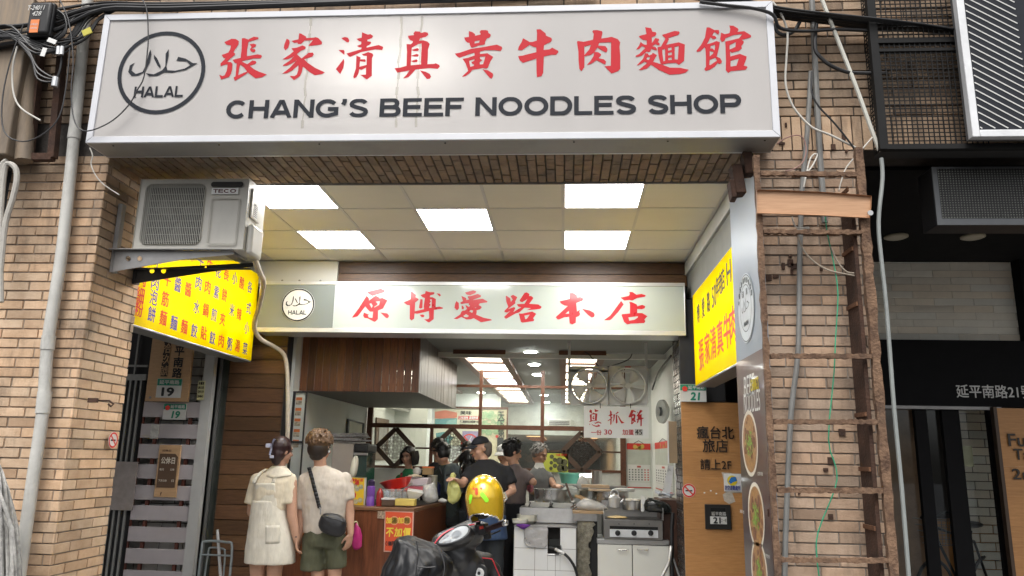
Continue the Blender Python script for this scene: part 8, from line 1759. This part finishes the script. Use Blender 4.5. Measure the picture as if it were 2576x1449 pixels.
# instrument cluster facing the rider
n = V((-.30, -.74, .60)).normalized(); gc = PQ(1648, 1000, 5.17); e1 = (PQ(1745, 955, 5.17) - PQ(1550, 1042, 5.17)); e1 = (e1 - n * e1.dot(n)).normalized(); e2 = n.cross(e1)
def gl(pts, h): return [gc + e1 * x + e2 * y + n * h for x, y in pts]
def el(a, bb, k=32, sh=0): return [(a * cos(2 * pi * i / k) + sh, bb * sin(2 * pi * i / k) * (1 - .25 * cos(2 * pi * i / k + pi))) for i in range(k)]
b = MB(); b.loft([gl(el(.125, .062), -.06), gl(el(.122, .060), .004), gl(el(.112, .052), .012), gl(el(.106, .047), .004)]); part('cluster_hood', b, body_m, t, smooth=True)
b = MB(); b.add(gl(el(.105, .046), .007), [tuple(range(32))]); part('cluster_face', b, M('cluster_silver', (.46, .49, .51), .25, .4), t)
b = MB(); b.add(gl([(.02 + .024 * cos(a * .35), -.003 + .021 * sin(a * .35)) for a in range(18)], .010), [tuple(range(18))]); part('dial', b, M('dial_dark', (.24, .26, .28), .15, coat=.6), t)
b = MB(); b.add(gl([(.02 + .034 * cos(2 * pi * a / 24), -.003 + .030 * sin(2 * pi * a / 24)) for a in range(24)], .0085) + gl([(.02 + .027 * cos(2 * pi * a / 24), -.003 + .024 * sin(2 * pi * a / 24)) for a in range(24)], .0085), [(i, (i + 1) % 24, 24 + (i + 1) % 24, 24 + i) for i in range(24)]); b.add(gl([(-.09, -.02), (-.03, -.035), (-.02, -.028), (-.085, -.012)], .0095), [(0, 1, 2, 3)]); b.add(gl([(-.075, .012), (-.03, .022), (-.03, .015), (-.07, .006)], .0095), [(0, 1, 2, 3)]); part('dial_ring', b, M('dial_trim', (.25, .26, .27), .3, .5), t)
part('top_edging', MB().tube([PQ(1503, 1060, 5.16), PQ(1540, 1010, 5.17), PQ(1600, 965, 5.19), PQ(1680, 935, 5.21), PQ(1800, 914, 5.24)], .005, 6, smooth=3), MATS['edging_red'], t)
# right handlebar
b = MB(); b.obox(PQ(1862, 950, 5.20), (.9, -.3, .25), (-.2, 0, 1), (.3, .9, 0), .03, .035, .035); b.obox(PQ(1890, 985, 5.22), (.9, -.3, .2), (-.2, 0, 1), (.3, .9, 0), .02, .035, .025); part('switch_housing', b, sk_, t, bevel=.008)
b = MB(); b.obox(PQ(1850, 938, 5.155), (.9, -.3, .25), (-.2, 0, 1), (.3, .9, 0), .011, .009, .008); part('red_switch', b, M('switch_red', (.65, .05, .03), .4), t)
g0, g1 = PQ(1885, 952, 5.18), PQ(2012, 908, 5.10); part('grip', MB().tube([g0, g0.lerp(g1, .5), g1], .0175, 14), M('grip_rubber', (.035, .012, .014), .8, bump=.8, bs=160), t); d_ = (g1 - g0).normalized(); part('bar_end', MB().lathe([(.018, 0), (.019, .004), (.019, .024), (.015, .03)], g1, 16, d_), M('chrome', (.75, .75, .75)), t)
part('brake_lever', MB().tube([PQ(1880, 985, 5.24), PQ(1930, 985, 5.25), PQ(1990, 960, 5.2)], .006, 6, smooth=3), M('lever_dark', (.06, .06, .06), .4, .6), t)
part('mirror_stem', MB().tube([PQ(1822, 935, 5.22), PQ(1828, 900, 5.2), PQ(1806, 870, 5.16), PQ(1805, 838, 5.14), PQ(1814, 800, 5.12), PQ(1816, 760, 5.10)], [.022, .016, .018, .014, .011, .008], 10, smooth=1), sk_, t)
part('mirror_back', MB().ell(PQ(1850, 835, 5.16), (.055, .02, .035)), sk_, t)
for c, r_w in ((V((-.40, 5.85, .23)), .23), (V((-1.02, 4.6, .23)), .23)):
    ax = V((.89, -.45, 0)); w_ = part('wheel', MB().lathe([(r_w * .62, -.05), (r_w * .9, -.055), (r_w, -.03), (r_w, .03), (r_w * .9, .055), (r_w * .62, .05)], c, 32, ax), M('tyre', (.015, .015, .015), .85), t); part('rim', MB().lathe([(.02, -.05), (r_w * .6, -.03), (r_w * .6, .03), (.02, .05)], c, 24, ax), steel_d, w_)
b = MB(); b.cap(V((-1.05, 4.55, .62)), V((-.88, 4.92, .66)), .13, .11); part('seat', b, sk_, t)
rows = [(1266, 1344, 1002, .05), (1236, 1366, 1014, .09), (1214, 1384, 1032, .12), (1204, 1500, 1058, .15), (1196, 1540, 1085, .17), (1187, 1566, 1115, .19), (1174, 1606, 1150, .21), (1160, 1630, 1185, .225), (1146, 1630, 1220, .235), (1132, 1615, 1260, .25), (1112, 1598, 1310, .26), (1098, 1590, 1350, .27)]
rg = []; N_ = 96
for i, (xl, xr, y, dp) in enumerate(rows):
    (xa, yy), (xb, _) = Q(xl, y), Q(xr, y); v = i / (len(rows) - 1); ring_ = []
    for j, p in enumerate(ringpx(xa, xb, yy, 4.95, dp, n=N_, sq=2.2)):
        a = 2 * pi * j / N_; cn = P((xa + xb) / 2, yy, 4.95); k = 1 + v * (.055 * sin(5 * a + 1.3 + v) + .045 * sin(9 * a + 2.4 * v) + .03 * sin(16 * a + 4 - 2 * v)) + (1 - v) * .02 * sin(4 * a); q = p - cn
        ring_.append(cn + V((q.x * (1 + (k - 1) * .5), q.y * k, q.z + .018 * v * sin(3 * a + 5 * v) - .012 * sin(2.3 * a) * (i > 2))))
    rg.append(ring_)
ck = M('cover_nylon', (.006, .0065, .008), .42, var=.25, vs=5, bump=.25, bs=12, spec=.3)
o = solo('seat_cover', MB().loft(rg), ck, 'crumpled black raincoat cover draped over the scooter seat', 'cover', smooth=True, sub=1, wrinkle=.035, wscale=.10)
o2 = o.modifiers.new('fine_folds', 'DISPLACE'); tx = bpy.data.textures.new('fine', 'CLOUDS'); tx.noise_scale = .045; o2.texture = tx; o2.strength = .006; o2.mid_level = .5
b = MB()
for pts in ([(1370, 1040), (1385, 1130), (1372, 1230), (1365, 1330)], [(1372, 1222), (1440, 1232), (1510, 1228)], [(1520, 1068), (1560, 1150), (1578, 1230), (1560, 1330)]):
    b.tube([PQ(x, y, 4.715 - .0002 * (y - 1040)) for x, y in pts], .004, 5, smooth=4)
part('seams', b, sk_, o)

# helmet hung on the mirror
t = thing('helmet', 'shiny gold open face helmet with green strips and red face stickers on the scooter mirror', 'helmet', tuple(PQ(1875, 720, 5.05)))
hcn = PQ(1874, 722, 5.06); RX_, RY_, RZ_ = .121, .133, .145; tiltm = Matrix.Rotation(radians(-7), 3, 'Y')
def prof(z): return sqrt(max(0, 1 - z * z)) if z > 0 else 1 - .10 * z * z - .06 * abs(z)
def shell(mb, k, nu=56, nv=40):
    vs = []; fs = []
    for i in range(nv + 1):
        z = sin(pi / 2 * (1 - i / 22)) if i <= 22 else -.98 * (i - 22) / (nv - 22)
        for j in range(nu): a = 2 * pi * j / nu; q = max(prof(z), .02); vs.append(hcn + tiltm @ V((RX_ * k * q * cos(a), RY_ * k * q * sin(a), RZ_ * k * z)))
    for i in range(nv):
        for j in range(nu):
            z = ((vs[i * nu + j] + vs[(i + 1) * nu + j]) / 2 - hcn); z = (tiltm.transposed() @ z).z / RZ_; a = 2 * pi * (j + .5) / nu; aa = (a - radians(75) + pi) % (2 * pi) - pi
            back = (a - radians(-112) + pi) % (2 * pi) - pi
            if z < -.96 + .36 * max(0, cos(back * 1.15)) ** .8 * (abs(back) < 1.3): continue
            if abs(aa) < .95 and z < .25: continue
            fs.append((i * nu + j, i * nu + (j + 1) % nu, (i + 1) * nu + (j + 1) % nu, (i + 1) * nu + j))
    mb.add(vs, fs); return mb
gold = M('gold_flake', (.64, .40, .012), .22, .45, col2=(.78, .52, .03), vs=260, coat=1.0)
b = shell(MB(), 1.0); o = part('shell', b, gold, t, smooth=True, solid=.008)
bm = bmesh.new(); bm.from_mesh(o.data); bmesh.ops.delete(bm, geom=[v for v in bm.verts if not v.link_faces], context='VERTS')
edge = [e for e in bm.edges if e.is_boundary]; base = WL[o]; rim = MB()
for e in edge: rim.tube([e.verts[0].co + base, e.verts[1].co + base], .0055, 6)
bm.to_mesh(o.data); bm.free(); part('chrome_rim', rim, M('chrome', (.75, .75, .75)), t)
b = MB(); b.loft([[hcn + tiltm @ V((RX_ * .92 * max(prof(z), .05) * cos(2 * pi * j / 24), RY_ * .92 * max(prof(z), .05) * sin(2 * pi * j / 24), RZ_ * .93 * z)) for j in range(24)] for z in (-.72, -.5, -.2, .1, .4, .7, .9, .98)]); part('liner', b, M('liner_black', (.008, .008, .008), .8), t)
def onshell(x, y, k=1.0):                   # point of the helmet's outside seen at x, y
    o_ = V((0, 0, EYE)); d = ray(*Q(x, y)).normalized(); iv = tiltm.transposed(); t_ = (hcn - o_).length - .2
    for _ in range(400):
        p = iv @ (o_ + d * t_ - hcn); z = p.z / RZ_
        if abs(z) < 1 and sqrt((p.x / RX_) ** 2 + (p.y / RY_) ** 2) < prof(z) * 1.0: break
        t_ += .001
    return o_ + d * (t_ - .0065 - (k - 1) * .1)
def capsule2(x0, y0, x1, y1, w_):
    d = V((x1 - x0, y1 - y0)).normalized(); p = V((-d.y, d.x)); out = []
    for i in range(9): a = -pi / 2 + pi * i / 8; q = d * cos(a) + p * sin(a); out.append((x1 + q.x * w_, y1 + q.y * w_))
    for i in range(9): a = pi / 2 + pi * i / 8; q = d * cos(a) + p * sin(a); out.append((x0 + q.x * w_, y0 + q.y * w_))
    return out
b = MB()
def patch(mb, x0, y0, x1, y1, w_, k=1.014, n_=8):
    d = V((x1 - x0, y1 - y0)); L = d.length; d.normalize(); p = V((-d.y, d.x)); 
    def f(u, v): s = -w_ + (L + 2 * w_) * v; e = s if s < 0 else (s - L if s > L else 0); ww = sqrt(max(w_ * w_ - e * e, .5)); return onshell(x0 + d.x * s + p.x * ww * (2 * u - 1), y0 + d.y * s + p.y * ww * (2 * u - 1), k)
    mb.grid(f, 4, 12)
patch(b, 1772, 705, 1762, 755, 11); patch(b, 1855, 692, 1888, 738, 16); part('green_strips', b, M('neon_green', (.30, .85, .03), .4), t)
b = MB(); patch(b, 1790, 652, 1790.5, 652, 8); patch(b, 1847, 648, 1847.5, 648, 9); patch(b, 1812, 655, 1813, 690, 10); part('red_stickers', b, M('sticker_red', (.62, .07, .03), .4), t)
b = MB(); vs, fs, x0, x1, y0, y1 = glyphs('PENGUIN'); b.add([onshell(1775 + (x - x0) / (x1 - x0) * 78, 732 - (y - y0) / (y1 - y0) * 14 - 8 * (x - x0) / (x1 - x0), 1.013) for x, y in vs], fs); part('maker_lettering', b, M('ink_brown', (.10, .05, .01), .5), t)
b = MB(); b.tube([hcn + V((.11, .05, -.02)), hcn + V((.135, .03, .0)), hcn + V((.12, .06, .03))], .012, 8); part('visor_button', b, M('chrome', (.7, .7, .7)), t)
